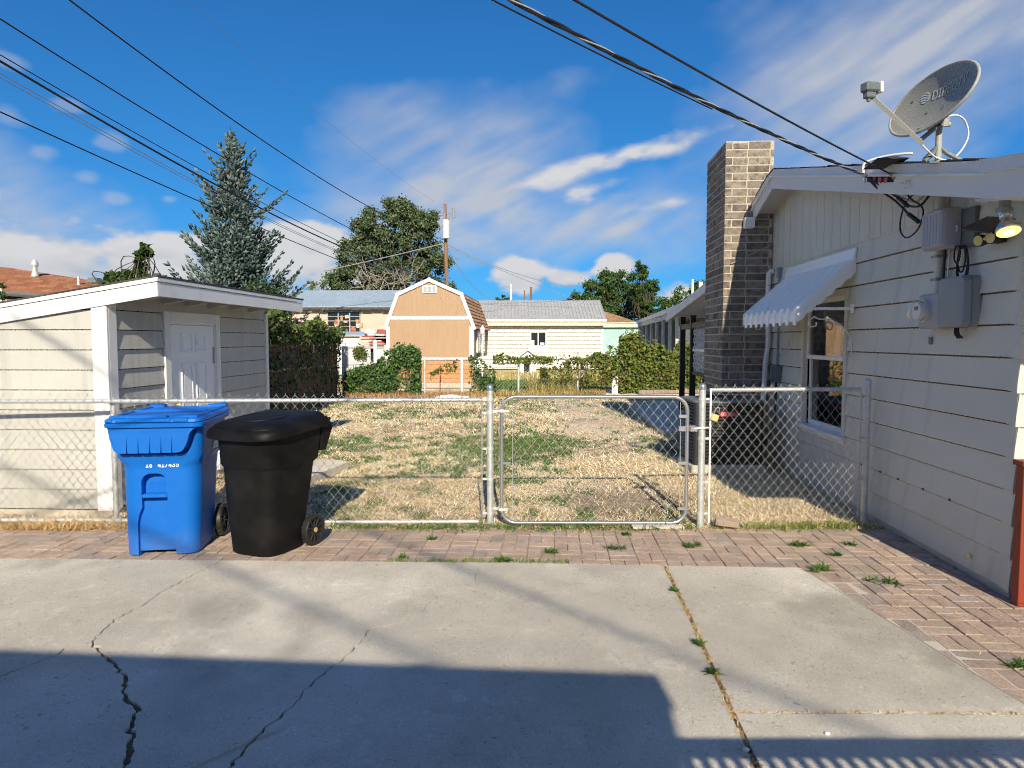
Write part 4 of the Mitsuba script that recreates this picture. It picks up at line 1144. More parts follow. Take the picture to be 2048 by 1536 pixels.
lb = part(ac, 'label', box(2.74, 2.965, AY0 - .012, AY0 - .004, .745, .805, .003), 'm_redlabel')
part(lb, 'emblem', xf(lathe([(.012, 0), (.020, 0), (.020, .002), (.012, .002)], 16), mat((2.765, AY0 - .0125, .778), rx=math.pi / 2)), 'm_print')
part(lb, 'stripe', box(2.80, 2.955, AY0 - .014, AY0 - .0122, .764, .77, .0005), 'm_print')

pipe = thing('insulated_pipe', 'white insulated pipe running down the wall beside the chimney', 'pipe')
part(pipe, 'tube', tube(spline([hp(-.02, 5.33, 2.72), hp(-.07, 5.34, 2.70), hp(-.09, 5.345, 2.60), hp(-.085, 5.345, 2.0), hp(-.075, 5.34, 1.7), hp(-.11, 5.33, 1.45), hp(-.12, 5.33, 1.15), hp(-.15, 5.25, .95), hp(-.19, 5.2, .78)], 48), .036, 10), 'm_vinylwhite', smooth=True)
for z in (2.52, 2.1):
    part(pipe, 'strap', tube([hp(-.085, 5.345, z) - [0, 0, .004], hp(-.085, 5.345, z) + [0, 0, .004]], .039, 10), 'm_boxdark')
cond = thing('power_conduit', 'thin grey conduit with a disconnect box between the white pipe and the window', 'conduit')
part(cond, 'tube', tube([hp(-.04, 5.02, 2.72), hp(-.04, 5.02, 1.40)], .016, 8), 'm_boxgrey', smooth=True)
part(cond, 'top_fitting', H(box(-.07, -.01, 4.98, 5.06, 2.60, 2.74, .006)), 'm_boxgrey')
part(cond, 'disconnect_box', H(box(-.11, -.015, 4.88, 5.05, 1.17, 1.40, .01)), 'm_boxdark')
part(cond, 'whip', tube(spline([hp(-.06, 5.0, 1.17), hp(-.06, 5.0, .9), hp(-.08, 5.0, .55), hp(-.2, 4.95, .35), hp(-.30, 4.9, .30)], 24), .017, 8), 'm_black', smooth=True)

aw = thing('window_awning', 'white corrugated metal awning over the house window', 'awning')
V0, V1, AT, AF, PJ = 2.60, 4.70, 2.575, 2.06, .58
n, per = 220, (V1 - V0) / 9.0
vs = np.linspace(V0, V1, n)


def wave(v):
    t = ((v - V0) / per) % 1.0
    return np.clip(np.interp(t, [0, .10, .22, .55, .67, 1.0], [0, 0, .035, .035, 0, 0]), 0, 1)


rows = []
for s, u, z in ((0, -.02, AT), (1, -PJ, AF), (2, -PJ - .006, AF - .012)):
    rows.append([(u - .3 * wave(v), v, z + wave(v)) for v in vs])
top = np.array(rows)
drop = []
for v in vs:
    t = ((v - V0) / per) % 1.0
    drop.append((-PJ - .012 - .3 * wave(v), v, AF - .115 - (.035 if .16 < t < .6 else 0)))
grid = np.vstack([top, np.array(drop)[None]])
k_ = grid.shape[0]
gf = []
for i in range(k_ - 1):
    for j in range(n - 1):
        a = i * n + j
        gf += [[a, a + 1, a + n + 1], [a, a + n + 1, a + n]]
aws = mk(grid.reshape(-1, 3), gf)
part(aw, 'corrugated_sheet', H(cat([aws, mk(np.asarray(aws.vertices) + [.002, 0, -.004], aws.faces[:, ::-1])])), 'm_awning', smooth=30)
for v in (V0 - .004, V1 + .004):
    pts = [(-.02, AT + .03), (-PJ - .02, AF + .03), (-PJ - .02, AF - .12)]
    nsc = 6
    for i in range(nsc):
        u0, u1 = -PJ - .02 + (PJ) * i / nsc, -PJ - .02 + PJ * (i + 1) / nsc
        zz0, zz1 = AF - .12 + (AT - AF) * i / nsc, AF - .12 + (AT - AF) * (i + 1) / nsc
        for t in np.linspace(.15, 1, 5):
            pts.append((u0 + (u1 - u0) * t, zz0 + (zz1 - zz0) * t - .022 * math.sin(math.pi * t)))
    pts.append((-.02, AT - .1))
    m = prism(Polygon(pts).buffer(0), 0, .004)
    part(aw, 'side_valance', H(xf(m, np.array([[1, 0, 0, 0], [0, 0, 1, v - .002], [0, 1, 0, 0], [0, 0, 0, 1.0]]))), 'm_awning')
part(aw, 'side_rib', H(cat([tube([(-.04, V0 - .012, AT - .02 - .035 * i), (-PJ, V0 - .012, AF - .02 - .035 * i)], .006, 5) for i in range(3)])), 'm_awning')
part(aw, 'wall_flashing', H(hexa([(-.065, V0 - .02, AT - .005), (-.03, V0 - .02, AT + .0), (-.03, V1 + .02, AT + .0), (-.065, V1 + .02, AT - .005), (-.032, V0 - .02, AT + .12), (-.025, V0 - .02, AT + .12), (-.025, V1 + .02, AT + .12), (-.032, V1 + .02, AT + .12)])), 'm_awning')
for v in (V0 + .02, V1 - .1):
    part(aw, 'arm', H(cat([box(-PJ, -.03, v, v + .02, AF + .0, AF + .03, .003), box(-.04, -.024, v - .02, v + .04, AF - .03, AF + .06, .003)])), 'm_awning')
    th = np.linspace(0, 1, 30)
    sc = spline([(-.42, v, 1.99), (-.36, v, 1.965), (-.26, v, 1.96), (-.12, v, 1.88), (-.05, v, 1.77), (-.03, v, 1.66), (-.06, v, 1.58), (-.12, v, 1.57), (-.14, v, 1.62), (-.11, v, 1.65)], 50)
    sc2 = spline([(-.42, v, 1.99), (-.47, v, 1.95), (-.45, v, 1.89), (-.40, v, 1.90), (-.40, v, 1.935)], 24)
    part(aw, 'scroll_bracket', H(cat([tube(sc, .008, 6), tube(sc2, .008, 6)])), 'm_fascia', smooth=True)

meter = thing('electric_meter', 'round glass electric meter on the house wall', 'meter')
MZ, MV = 1.985, 1.02
part(meter, 'socket_box', H(box(-.115, -.02, .80, 1.13, 1.84, 2.12, .015)), 'm_boxlight')
part(meter, 'ring', H(xf(lathe([(.080, 0), (.092, 0), (.092, .03), (.080, .03)], 28), mat((-.115, MV, MZ), ry=-math.pi / 2))), 'm_galvmatte', smooth=40)
part(meter, 'glass_cover', H(xf(lathe([(.082, .03), (.080, .09), (.072, .115), (.055, .124), (0, .127)], 28), mat((-.115, MV, MZ), ry=-math.pi / 2))), 'm_glass', smooth=40)
part(meter, 'dial', H(xf(lathe([(.068, 0), (.068, .07), (0, .072)], 24), mat((-.115, MV, MZ), ry=-math.pi / 2))), 'm_ceramic', smooth=40)
part(meter, 'display', H(box(-.1885, -.187, MV - .03, MV + .03, MZ + .005, MZ + .035, .0005)), 'm_boxdark')
part(meter, 'tag', H(box(-.030, -.022, 1.07, 1.12, 1.715, 1.775, .001)), 'm_boxdark')
br = thing('breaker_box', 'large rounded grey electrical box right of the meter', 'electrical box')
brm = mat((0, 0, 0))
bb = secs([(0.0, .44, .80, 1.845, 2.225, .05), (.06, .44, .80, 1.845, 2.225, .05), (.115, .445, .795, 1.85, 2.22, .055), (.125, .46, .78, 1.865, 2.205, .05)])
bb = xf(bb, np.array([[0, 0, -1, -.02], [1, 0, 0, 0], [0, 1, 0, 0], [0, 0, 0, 1.0]]))
part(br, 'cover', H(bb), 'm_boxgrey', smooth=35)
part(br, 'seam', H(xf(secs([(.058, .436, .804, 1.841, 2.229, .052), (.064, .436, .804, 1.841, 2.229, .052)]), np.array([[0, 0, -1, -.02], [1, 0, 0, 0], [0, 1, 0, 0], [0, 0, 0, 1.0]]))), 'm_boxdark')
part(br, 'cable_tail', H(cat([tube(spline([(-.06, .68 - .02 * i, 1.85), (-.065, .67 - .025 * i, 1.80), (-.06, .64 - .03 * i, 1.765)], 10), .007, 6) for i in range(3)])), 'm_cable', smooth=True)
mast = thing('service_mast', 'beige conduit mast with weatherhead running down to the electric meter', 'conduit')
part(mast, 'tube', H(tube([(-.07, .93, 2.10), (-.07, .93, 3.02)], .034, 14)), 'm_siding', smooth=40)
part(mast, 'coupling', H(cat([tube([(-.07, .93, z), (-.07, .93, z + .05)], .042, 14) for z in (2.12, 2.78, 2.86, 2.95)])), 'm_siding', smooth=40)
part(mast, 'weatherhead', H(cat([xf(lathe([(.04, 0), (.06, .01), (.062, .05), (.045, .09), (0, .10)], 16), mat((-.09, .94, 3.0), ry=-.5))])), 'm_boxgrey', smooth=40)
for z in (2.22, 2.40):
    part(mast, 'strap', H(box(-.11, -.02, .885, .975, z, z + .02, .003)), 'm_boxgrey')
tel = thing('telecom_box', 'grey ribbed telephone and cable box under the eave', 'telecom box')
part(tel, 'back_panel', H(box(-.05, -.018, .50, .74, 2.44, 2.73, .004)), 'm_boxdark')
part(tel, 'cover', H(xf(secs([(0, .66, .99, 2.455, 2.755, .02), (.10, .66, .99, 2.455, 2.755, .02), (.135, .68, .97, 2.47, 2.74, .03)]), np.array([[0, 0, -1, -.055], [1, 0, 0, 0], [0, 1, 0, 0], [0, 0, 0, 1.0]]))), 'm_boxlight', smooth=30)
for i in range(6):
    part(tel, 'rib', H(box(-.194, -.188, .70 + .045 * i, .712 + .045 * i, 2.49, 2.72, .002)), 'm_boxlight')
part(tel, 'hasp', H(tube([(-.10, .655, 2.60), (-.10, .63, 2.61), (-.10, .63, 2.57), (-.10, .655, 2.565)], .006, 6)), 'm_galvmatte')
coil = thing('cable_coil', 'loops of black cable hanging below the grey telecom box', 'cable')
for i, (w_, h_) in enumerate(((.10, .20), (.13, .27), (.15, .33), (.08, .13))):
    c = [(-.06 - .008 * i, .72 - w_ * .9 + w_ * math.sin(a) * .5, 2.46 - h_ / 2 + h_ / 2 * math.cos(a)) for a in np.linspace(.3, 2 * math.pi - .3, 26)]
    part(coil, 'loop', H(tube(c, .0065, 6)), 'm_cable', smooth=True)
part(coil, 'white_lead', H(tube(spline([(-.06, .80, 2.46), (-.055, .82, 2.3), (-.05, .84, 2.0), (-.05, .845, 1.9)], 20), .006, 6)), 'm_whitecable', smooth=True)
part(coil, 'black_lead', H(tube(spline([(-.07, .84, 2.46), (-.065, .86, 2.3), (-.06, .87, 2.05), (-.06, .82, 1.95)], 20), .010, 6)), 'm_cable', smooth=True)

fl = thing('floodlight', 'twin floodlight under the eave with its near bulb lit warm', 'floodlight')
LU, LV = -.235, -.15
scene['m_bulbglow'] = None
del scene['m_bulbglow']
for i, (u, v) in enumerate(((LU, LV), (LU + .16, LV - .10))):
    b0 = mat(tuple(hp(u, v, 0)))
    part(fl, 'socket', xf(lathe([(.036, 2.655), (.036, 2.60), (.048, 2.595), (.05, 2.575), (.03, 2.57), (.0, 2.57)], 18), b0), 'm_boxgrey', smooth=40)
    b0 = mat(tuple(hp(u, v, 2.575)), rx=-.45, ry=.10, s=1.12) @ mat((0, 0, -2.575))
    bl = part(fl, 'bulb', xf(lathe([(.0, 2.575), (.030, 2.57), (.032, 2.535), (.026, 2.53), (.030, 2.52), (.033, 2.505), (.048, 2.485), (.064, 2.455), (.066, 2.44), (.060, 2.434)], 24), b0), 'm_chrome' if i == 0 else 'm_ceramic', smooth=50)
    lens = xf(lathe([(.0, 2.430), (.03, 2.431), (.060, 2.435)], 24), b0)
    if i == 0:
        k = part(bl, 'lens', lens, 'm_ceramic')
        scene[k]['emitter'] = {'type': 'area', 'radiance': {'type': 'rgb', 'value': [.95, .46, .10]}}
        core = xf(lathe([(.0, 2.4285), (.022, 2.4289), (.03, 2.4296)], 20), b0)
        k = part(bl, 'hot_spot', core, 'm_ceramic')
        scene[k]['emitter'] = {'type': 'area', 'radiance': {'type': 'rgb', 'value': [2.0, 1.2, .40]}}
    else:
        part(bl, 'lens', lens, 'm_ceramic')
sol = thing('solar_spotlight', 'small black solar spotlight with two yellow led heads and a tilted panel on the wall', 'spotlight')
part(sol, 'panel', H(xf(box(-.10, .10, -.14, .14, -.008, .008, .003), mat((-.13, .20, 2.545), ry=-.45, rx=.25))), 'm_solar')
part(sol, 'bracket', H(cat([box(-.05, -.02, .16, .26, 2.42, 2.52, .004), tube([(-.04, .21, 2.48), (-.12, .20, 2.53)], .012, 8)])), 'm_black')
for v in (.27, .13):
    q = mat(tuple(hp(-.15, v, 2.445)), rz=-HA, ry=-math.pi / 2 - .15, rx=.35)
    hd_ = part(sol, 'head', xf(lathe([(0, -.09), (.03, -.085), (.042, -.03), (.042, .0), (.036, .004)], 18), q), 'm_black', smooth=40)
    part(hd_, 'led_face', xf(lathe([(0, .003), (.036, .003)], 18), q), 'm_led')
part(sol, 'sensor', xf(trimesh.creation.icosphere(2, .014), mat(tuple(hp(-.14, .20, 2.45)))), 'm_ceramic')

rb = thing('red_board', 'red painted wooden panel standing against the front corner of the house', 'panel')
RBM = HM @ mat((0, 0, 0))
part(rb, 'panel', H(box(-.075, 1.2, -.20, -.12, 0.0, .93, .006)), 'm_red')
part(rb, 'top_strip', H(box(-.09, 1.2, -.215, -.105, .93, .965, .005)), 'm_red')
part(rb, 'edge_stile', H(box(-.082, -.02, -.21, -.2, .03, .93, .003)), 'm_red')

wb = thing('gutter_end', 'white gutter end sticking out past the chimney corner under the eave', 'gutter')
part(wb, 'trough', H(box(-.44, -.302, 5.30, 5.40, 3.32, 3.47, .006)), 'm_vinylwhite')
cw = thing('eave_cable', 'thin cable strung slanting across the chimney front to the eave', 'cable')
part(cw, 'wire', H(tube([(-.60, 5.40, 2.83), (-.03, 5.36, 3.10)], .008, 6)), 'm_cablegrey')

# ------------------------------------------------------------------ satellite dish on the roof
dish = thing('satellite_dish', 'grey oval satellite dish with faded lettering on the roof edge', 'satellite dish')
DB = np.array([3.125, 5.30, 3.055])
foot_z = DB[2]
part(dish, 'mast', tube([DB, DB + [0, 0, .30]], .022, 14), 'm_dishgrey', smooth=40)
part(dish, 'roof_foot', cat([xf(box(-.09, .09, -.05, .05, -.012, .004, .003), mat(tuple(DB), rx=.22)), tube([DB + [-.015, 0, .10], DB + [-.06, -.03, .05], DB + [-.13, -.05, -.01]], .018, 6), tube([DB + [.015, 0, .10], DB + [.05, -.03, .05], DB + [.13, -.05, .0]], .018, 6), tube([DB + [0, .0, .12], DB + [.0, .18, .06]], .014, 6)]), 'm_boxdark')
part(dish, 'mount_head', cat([xf(box(-.05, .05, -.04, .04, -.04, .05, .008), mat(tuple(DB + [0, .0, .30]))), tube([DB + [-.07, -.03, .26], DB + [.06, -.03, .26]], .017, 8), tube([DB + [-.05, -.05, .24], DB + [-.05, .03, .24]], .02, 8), xf(box(-.03, .03, -.03, .03, -.02, .06, .006), mat(tuple(DB + [.0, -.03, .36])))]), 'm_dishgrey')
# reflector: centre, normal (where it looks), horizontal and upward axes in its plane, skewed long and short axes
RC = np.array([2.996, 5.20, 3.468])
na = np.array([-.909, -.129, .396]); na /= np.linalg.norm(na)
rh_ = np.array([-na[1], na[0], 0]); rh_ /= np.linalg.norm(rh_)
up_ = np.cross(na, rh_)
aa = rh_ * .9986 - up_ * .052
bb_ = np.cross(na, aa)
RA, RB, RD = .422, .252, .075
ringn, radn = 48, 9
vv = []
for i in range(radn + 1):
    s = i / radn
    for j in range(ringn):
        t = 2 * math.pi * j / ringn
        vv.append(RC + aa * RA * s * math.cos(t) + bb_ * RB * s * math.sin(t) + na * RD * (s * s - 1))
ff = []
for i in range(radn):
    for j in range(ringn):
        q = (j + 1) % ringn
        ff += [[i * ringn + j, (i + 1) * ringn + j, (i + 1) * ringn + q], [i * ringn + j, (i + 1) * ringn + q, i * ringn + q]]
bowl = mk(vv, ff)
back = mk(np.asarray(bowl.vertices) - na * .012, bowl.faces[:, ::-1])
part(dish, 'reflector', cat([bowl, back]), 'm_dish', smooth=True)
part(dish, 'reflector_rim', tube([RC + aa * RA * 1.005 * math.cos(t) + bb_ * RB * 1.007 * math.sin(t) - na * .006 for t in np.linspace(0, 2 * math.pi, 64, endpoint=False)], .011, 8, closed=True), 'm_dishgrey', smooth=True)
# the printed emblem and word follow the bowl


def on_bowl(m, lift=.004):
    v = np.asarray(m.vertices)
    q = np.outer(v[:, 0], rh_) + np.outer(v[:, 1], up_)
    x, y = q @ aa, q @ bb_
    s2 = (x / RA) ** 2 + (y / RB) ** 2
    return mk(RC + q + np.outer(RD * (s2 - 1) + lift + v[:, 2], na), m.faces)


tw = meshkit.text_mesh('DIRECTV', .062, .001)
sx = .36 / (tw.vertices[:, 0].max() - tw.vertices[:, 0].min())
tw = xf(tw, mat((-.098, .058, 0)) @ np.diag([sx, 1.08, 1, 1.0]))
part(dish, 'lettering', on_bowl(tw), 'm_dishprint')
globe = shapely.Point(0, 0).buffer(.042)
cuts = [LineString([(-.05, -.012 + .019 * i), (-.015, -.004 + .019 * i), (.03, -.018 + .017 * i)]).buffer(.0033) for i in range(-1, 3)]
gm = prism(globe.difference(unary_union(cuts)), 0, .001)
part(dish, 'globe_emblem', on_bowl(xf(mk(gm.vertices, gm.faces), mat((-.16, .095, 0), rz=math.radians(0)))), 'm_dishprint')
for q in ((-.085, -.04), (.083, -.05), (-.27, .10), (-.03, -.20)):
    part(dish, 'bolt', on_bowl(xf(lathe([(.008, 0), (.008, .004), (0, .005)], 10), mat((q[0], q[1], 0)))), 'm_boxdark')
part(dish, 'back_bracket', cat([tube([RC - na * (RD + .06) - up_ * .02, RC - na * (RD + .10) - up_ * .10, DB + [0, -.02, .30]], .03, 8), xf(box(-.08, .08, -.07, .07, -.015, .015, .004), np.vstack([np.hstack([np.stack([rh_, up_, na], 1), (RC - na * (RD + .045) - up_ * .03)[:, None]]), [0, 0, 0, 1]]))]), 'm_dishgrey')
A0, A1 = np.array([2.90, 5.15, 3.165]), np.array([2.50, 5.03, 3.425])
part(dish, 'feed_arm', tube([A0 + (A1 - A0) * t for t in (-.06, .3, .7, 1.0)], .020, 4), 'm_dishgrey')
part(dish, 'arm_bracket', tube([A0, DB + [0, -.02, .27]], .016, 6), 'm_boxdark')
fd = A1 + np.array([-.01, 0, .02])
q = np.eye(4)
ax = (RC - fd) / np.linalg.norm(RC - fd)
sd_ = np.cross([0, 0, 1], ax); sd_ /= np.linalg.norm(sd_)
q[:3, 0], q[:3, 1], q[:3, 2], q[:3, 3] = ax * .85, sd_ * .85, np.cross(ax, sd_) * .85, fd + np.array([0, 0, .045])
lnb = part(dish, 'feed_head', xf(box(-.085, .05, -.045, .045, -.035, .04, .012), q), 'm_boxdark')
part(lnb, 'feed_cap', xf(box(.05, .078, -.05, .05, -.042, .046, .014), q), 'm_ceramic')
part(lnb, 'clamp', xf(cat([box(-.07, .02, -.03, .03, -.085, -.034, .008), box(-.05, -.02, -.012, .012, -.11, -.08, .004)]), q), 'm_boxdark')
part(dish, 'white_cable', tube(spline([A0 + [.0, 0, -.01], [3.0, 5.2, 3.10], [3.10, 5.27, 3.075], [3.2, 5.3, 3.07], [3.30, 5.33, 3.13], [3.365, 5.34, 3.25], [3.33, 5.33, 3.36], [3.24, 5.30, 3.39], [3.15, 5.3, 3.37]], 60), .0065, 6), 'm_whitecable', smooth=True)

goose = thing('white_conduit', 'white plastic conduit bent over the roof edge where the cables enter', 'conduit')
part(goose, 'tube', tube(spline([hp(UE - .035, 1.70, 3.16), hp(UE - .05, 1.705, 3.25), hp(UE - .04, 1.70, 3.33), hp(UE + .06, 1.62, 3.36), hp(UE + .16, 1.50, 3.355), hp(UE + .24, 1.42, 3.34)], 30), .0115, 8), 'm_whitecable', smooth=True)
flap = thing('loose_shingle', 'black curled shingle sticking up at the roof edge left of the dish', 'shingle')
part(flap, 'sheet', xf(hexa([(-.16, 0, 0), (.22, 0, 0), (.2, .25, .0), (-.1, .25, 0), (-.02, .05, .05), (.02, .05, .05), (.02, .2, .04), (-.02, .2, .04)]), mat(tuple(hp(UE + .03, 1.15, roof_z(1.15) + .005)), rz=1.4)), 'm_roofdark')

# ------------------------------------------------------------------ utility pole and overhead cables
pole = thing('utility_pole', 'tall brown wooden utility pole with a grey transformer behind the tan barn shed', 'utility pole')
PA = np.array([-3.66, 40.0])
part(pole, 'post', tube([(PA[0] + .12, 40, -.2), (PA[0], 40, 5.0), (PA[0] - .06, 40, 9.3)], [.13, .11, .085], 12), 'm_pole', smooth=True)
tr = part(pole, 'transformer', xf(lathe([(0, 0), (.17, 0), (.19, .03), (.19, .95), (.15, 1.02), (0, 1.05)], 20), mat((PA[0] + .02, 39.68, 7.35))), 'm_palegrey', smooth=40)
part(tr, 'bushing', cat([cyl((PA[0] - .05, 39.6, 8.38), (PA[0] - .05, 39.6, 8.7), .04, 8), cyl((PA[0] + .15, 39.6, 8.38), (PA[0] + .18, 39.6, 8.6), .04, 8)]), 'm_boxgrey')
part(pole, 'arm', cat([tube([(PA[0], 39.9, 8.75), (PA[0] + .42, 39.9, 8.75)], .03, 6), tube([(PA[0] + .40, 39.9, 8.5), (PA[0] + .40, 39.9, 9.05)], .07, 8)]), 'm_boxgrey')
part(pole, 'pole_cap_wire', tube([(PA[0] - .1, 39.85, 9.2), (PA[0] - .08, 39.82, 8.2), (PA[0] + .1, 39.85, 7.0)], .02, 5), 'm_boxgrey')


def wire_pts(a, b, co, t0, t1, n=60):
    a, b = np.array(a, float), np.array(b, float)
    t = np.linspace(t0, t1, n)
    return np.stack([a[0] + (b[0] - a[0]) * t, a[1] + (b[1] - a[1]) * t, np.polyval(co, t)], -1)


PB = (-12.0, -8.0)
GW = 'cables between the utility pole and the left edge of the photo'
for nm, lab, b, co, r, mk_ in (('power_cable', 'uppermost thick black cable of the left group, passing above the spruce tip', PB, (8.306, -3.151, 7.304), .016, 'm_cable'),
                               ('power_cable', 'second cable of the left group from the top, crossing the spruce near its tip', PB, (5.477, -.712, 5.648), .0135, 'm_cable'),
                               ('telephone_cable', 'thickest black cable bundle of the left group, third from the top', PB, (7.854, -2.41, 5.131), .021, 'm_cable'),
                               ('telephone_cable', 'thin cable just above the thickest left bundle', PB, (5.521, -.519, 4.925), .0095, 'm_cable'),
                               ('telephone_cable', 'thin grey cable just under the thickest left bundle', PB, (7.6, -2.2, 4.90), .0075, 'm_boxgrey'),
                               ('telephone_cable', 'lowest thin grey cable of the close left bundle', PB, (7.5, -2.2, 4.86), .0075, 'm_boxgrey'),
                               ('telephone_cable', 'lowest separate cable of the left group, meeting the spruce halfway down', PB, (3.0, .7, 4.12), .0125, 'm_cable')):
    w = thing(nm, lab, 'cable')
    part(w, 'strand', tube(wire_pts((-3.69, 40), b, co, 0.0, .78), r, 6), mk_, smooth=True)
w = thing('power_cable', 'hair thin high wire crossing the open blue sky right of the spruce', 'cable')
part(w, 'strand', tube(wire_pts((-2.6, 40), (-9, -8), (5.777, -3.87, 8.511), 0.15, .75), .0038, 5), 'm_boxgrey', smooth=True)
w = thing('telephone_cable', 'pale cable rising from the elm to the pole below the transformer', 'cable')
part(w, 'strand', tube(wire_pts((-3.69, 39.9), (-10, 38), (.129, -1.862, 7.139), 0, 1.0, 12), .030, 6), 'm_boxgrey', smooth=True)
for lab, b, co, r, t1 in (('cable from the pole to the right over the white garage, upper of the two', (6, 46), (2.204, -4.345, 7.091), .022, .80), ('cable from the pole to the right over the white garage, lower of the two', (6, 45), (.147, -3.586, 6.916), .018, .78), ('steep cable dropping from the pole behind the barn roof', (0, 44), (4.571, -7.219, 6.98), .018, .86)):
    w = thing('telephone_cable', lab, 'cable')
    part(w, 'strand', tube(wire_pts((-3.69, 40), b, co, 0.0, t1, 30), r, 5), 'm_boxgrey', smooth=True)
fp = []
for i, (x, z0, z1, r, lab) in enumerate(((-.1, 0, 7.22, .11, 'far pale pole sticking up over the left end of the garage roof'), (1.86, 0, 6.93, .10, 'far dark pole over the middle of the garage roof'), (1.22, 0, 6.62, .06, 'far short thin pole beside the dark far pole'))):
    q = thing('utility_pole', lab, 'utility pole')
    part(q, 'post', cyl((x, 70, z0), (x, 70, z1), r, 8), 'm_palegrey' if i == 0 else 'm_pole', smooth=40)

# service drop: two black conductors twisted round a bare grey neutral, from the left rear to the hook on the rake board
HK, HK2 = hp(-.33, 1.7)[:2], hp(-.33, 1.2)[:2]
sd = thing('service_drop', 'thick twisted black and grey service cable coming down to the house eave', 'cable')
base = wire_pts(HK, (-12, -8), (3.447, -.131, 3.222), 0.0, .62, 420)
L_ = np.linspace(0, 13, 420)
tt = np.gradient(base, axis=0); tt /= np.linalg.norm(tt, axis=1, keepdims=True)
n1 = np.cross(tt, [0, 0, 1.0]); n1 /= np.linalg.norm(n1, axis=1, keepdims=True)
n2 = np.cross(n1, tt)
for k, (nm, r, m_) in enumerate((('black_conductor', .0075, 'm_cable'), ('black_conductor', .0075, 'm_cable'), ('bare_neutral', .0045, 'm_cablegrey'))):
    ph = 2 * math.pi * (L_ / .55 + k / 3)
    part(sd, nm, tube(base + .0068 * (n1 * np.cos(ph)[:, None] + n2 * np.sin(ph)[:, None]), r, 6), m_, smooth=True)
part(sd, 'wedge_clamp', tube([base[0], base[0] + (base[14] - base[0]) * .8], .014, 6), 'm_alum')
part(sd, 'loose_end', cat([tube(spline([base[0], hp(-.30, 1.52, 3.07), hp(-.22, 1.36, 2.93), hp(-.16, 1.25, 2.80)], 16), .009, 6), tube([hp(-.16, 1.25, 2.80), hp(-.12, 1.16, 2.72)], .019, 8)]), 'm_cable', smooth=True)
part(sd, 'loose_end', cat([tube(spline([base[0], hp(-.30, 1.50, 3.10), hp(-.22, 1.32, 2.95)], 16), .009, 6), tube([hp(-.22, 1.32, 2.95), hp(-.18, 1.22, 2.86)], .017, 8), tube(spline([hp(-.18, 1.22, 2.86), hp(-.15, 1.08, 2.84), hp(-.12, .98, 2.93), hp(-.10, .92, 3.03)], 16), .010, 6)]), 'm_cable', smooth=True)
part(sd, 'grey_lead', tube(spline([base[0], hp(-.29, 1.48, 3.08), hp(-.20, 1.28, 2.94), hp(-.16, 1.10, 2.88), hp(-.11, .93, 3.02)], 24), .007, 6), 'm_cablegrey', smooth=True)
tc = thing('telephone_cable', 'thin black drop cable parallel above the twisted service cable', 'cable')
part(tc, 'strand', tube(wire_pts(HK2, (-12, -8), (2.29, .515, 3.116), 0, .62), .0065, 6), 'm_cable', smooth=True)
h0 = np.append(HK2, 3.116)
part(tc, 'clamp', tube([h0 + [-.02, -.02, .006], h0 + [.06, .03, -.05]], .016, 6), 'm_boxgrey')
part(tc, 'hook', cat([tube([h0 + [.06, .03, -.05], hp(-.325, 1.0, 3.0)], .004, 5), tube([np.array(hp(-.325, .97, 2.985)) + [0, .03 * math.cos(a), .03 * math.sin(a)] for a in np.linspace(.5, 6.0, 16)], .0055, 6), tube([hp(-.325, .96, 3.0), hp(-.30, .86, 3.04)], .005, 5)]), 'm_alum')
part(tc, 'drip_loop', tube(spline([h0 + [.03, .01, -.03], hp(-.26, 1.15, 2.99), hp(-.2, 1.13, 2.9), hp(-.16, 1.02, 2.80), hp(-.15, 1.1, 2.66), hp(-.15, 1.28, 2.61), hp(-.15, 1.40, 2.68), hp(-.16, 1.38, 2.80), hp(-.17, 1.25, 2.92), hp(-.15, 1.05, 2.97), hp(-.10, .92, 3.0)], 70), .007, 6), 'm_cable', smooth=True)
tc2 = thing('telephone_cable', 'thin black cable close under the twisted service cable at the top of the photo', 'cable')
part(tc2, 'strand', tube(wire_pts(HK, (-12.35, -7.95), (3.36, -.13, 3.222), 0.12, .6), .0045, 5), 'm_cable', smooth=True)
for lab, x0, y0, x1, y1 in (('left of two cables behind the viewer whose soft shadows cross the driveway', -2.3, 5.46, -1.07, 4.36), ('right of two cables behind the viewer whose soft shadows cross the driveway', -.5, 5.52, 1.37, 3.38)):
    sc = thing('service_cable', lab, 'cable')
    zc_ = 8.0
    q0, q1 = np.array([x0 + .065 * zc_ / .52, y0 - zc_ / .52, zc_]), np.array([x1 + .065 * zc_ / .52, y1 - zc_ / .52, zc_])
    part(sc, 'strand', tube([q0 - (q1 - q0) * 2.5, q0, q1, q1 + (q1 - q0) * 2.5], .020, 6), 'm_cable')

# ------------------------------------------------------------------ buildings behind the viewer that shade the driveway
rear = thing('brick_house', 'orange brick house standing behind the viewer, shading the driveway', 'house')
RM = mat((1.14, -2.13, 0), rz=-math.radians(4.6))


def Rr(m):
    return xf(m, RM)


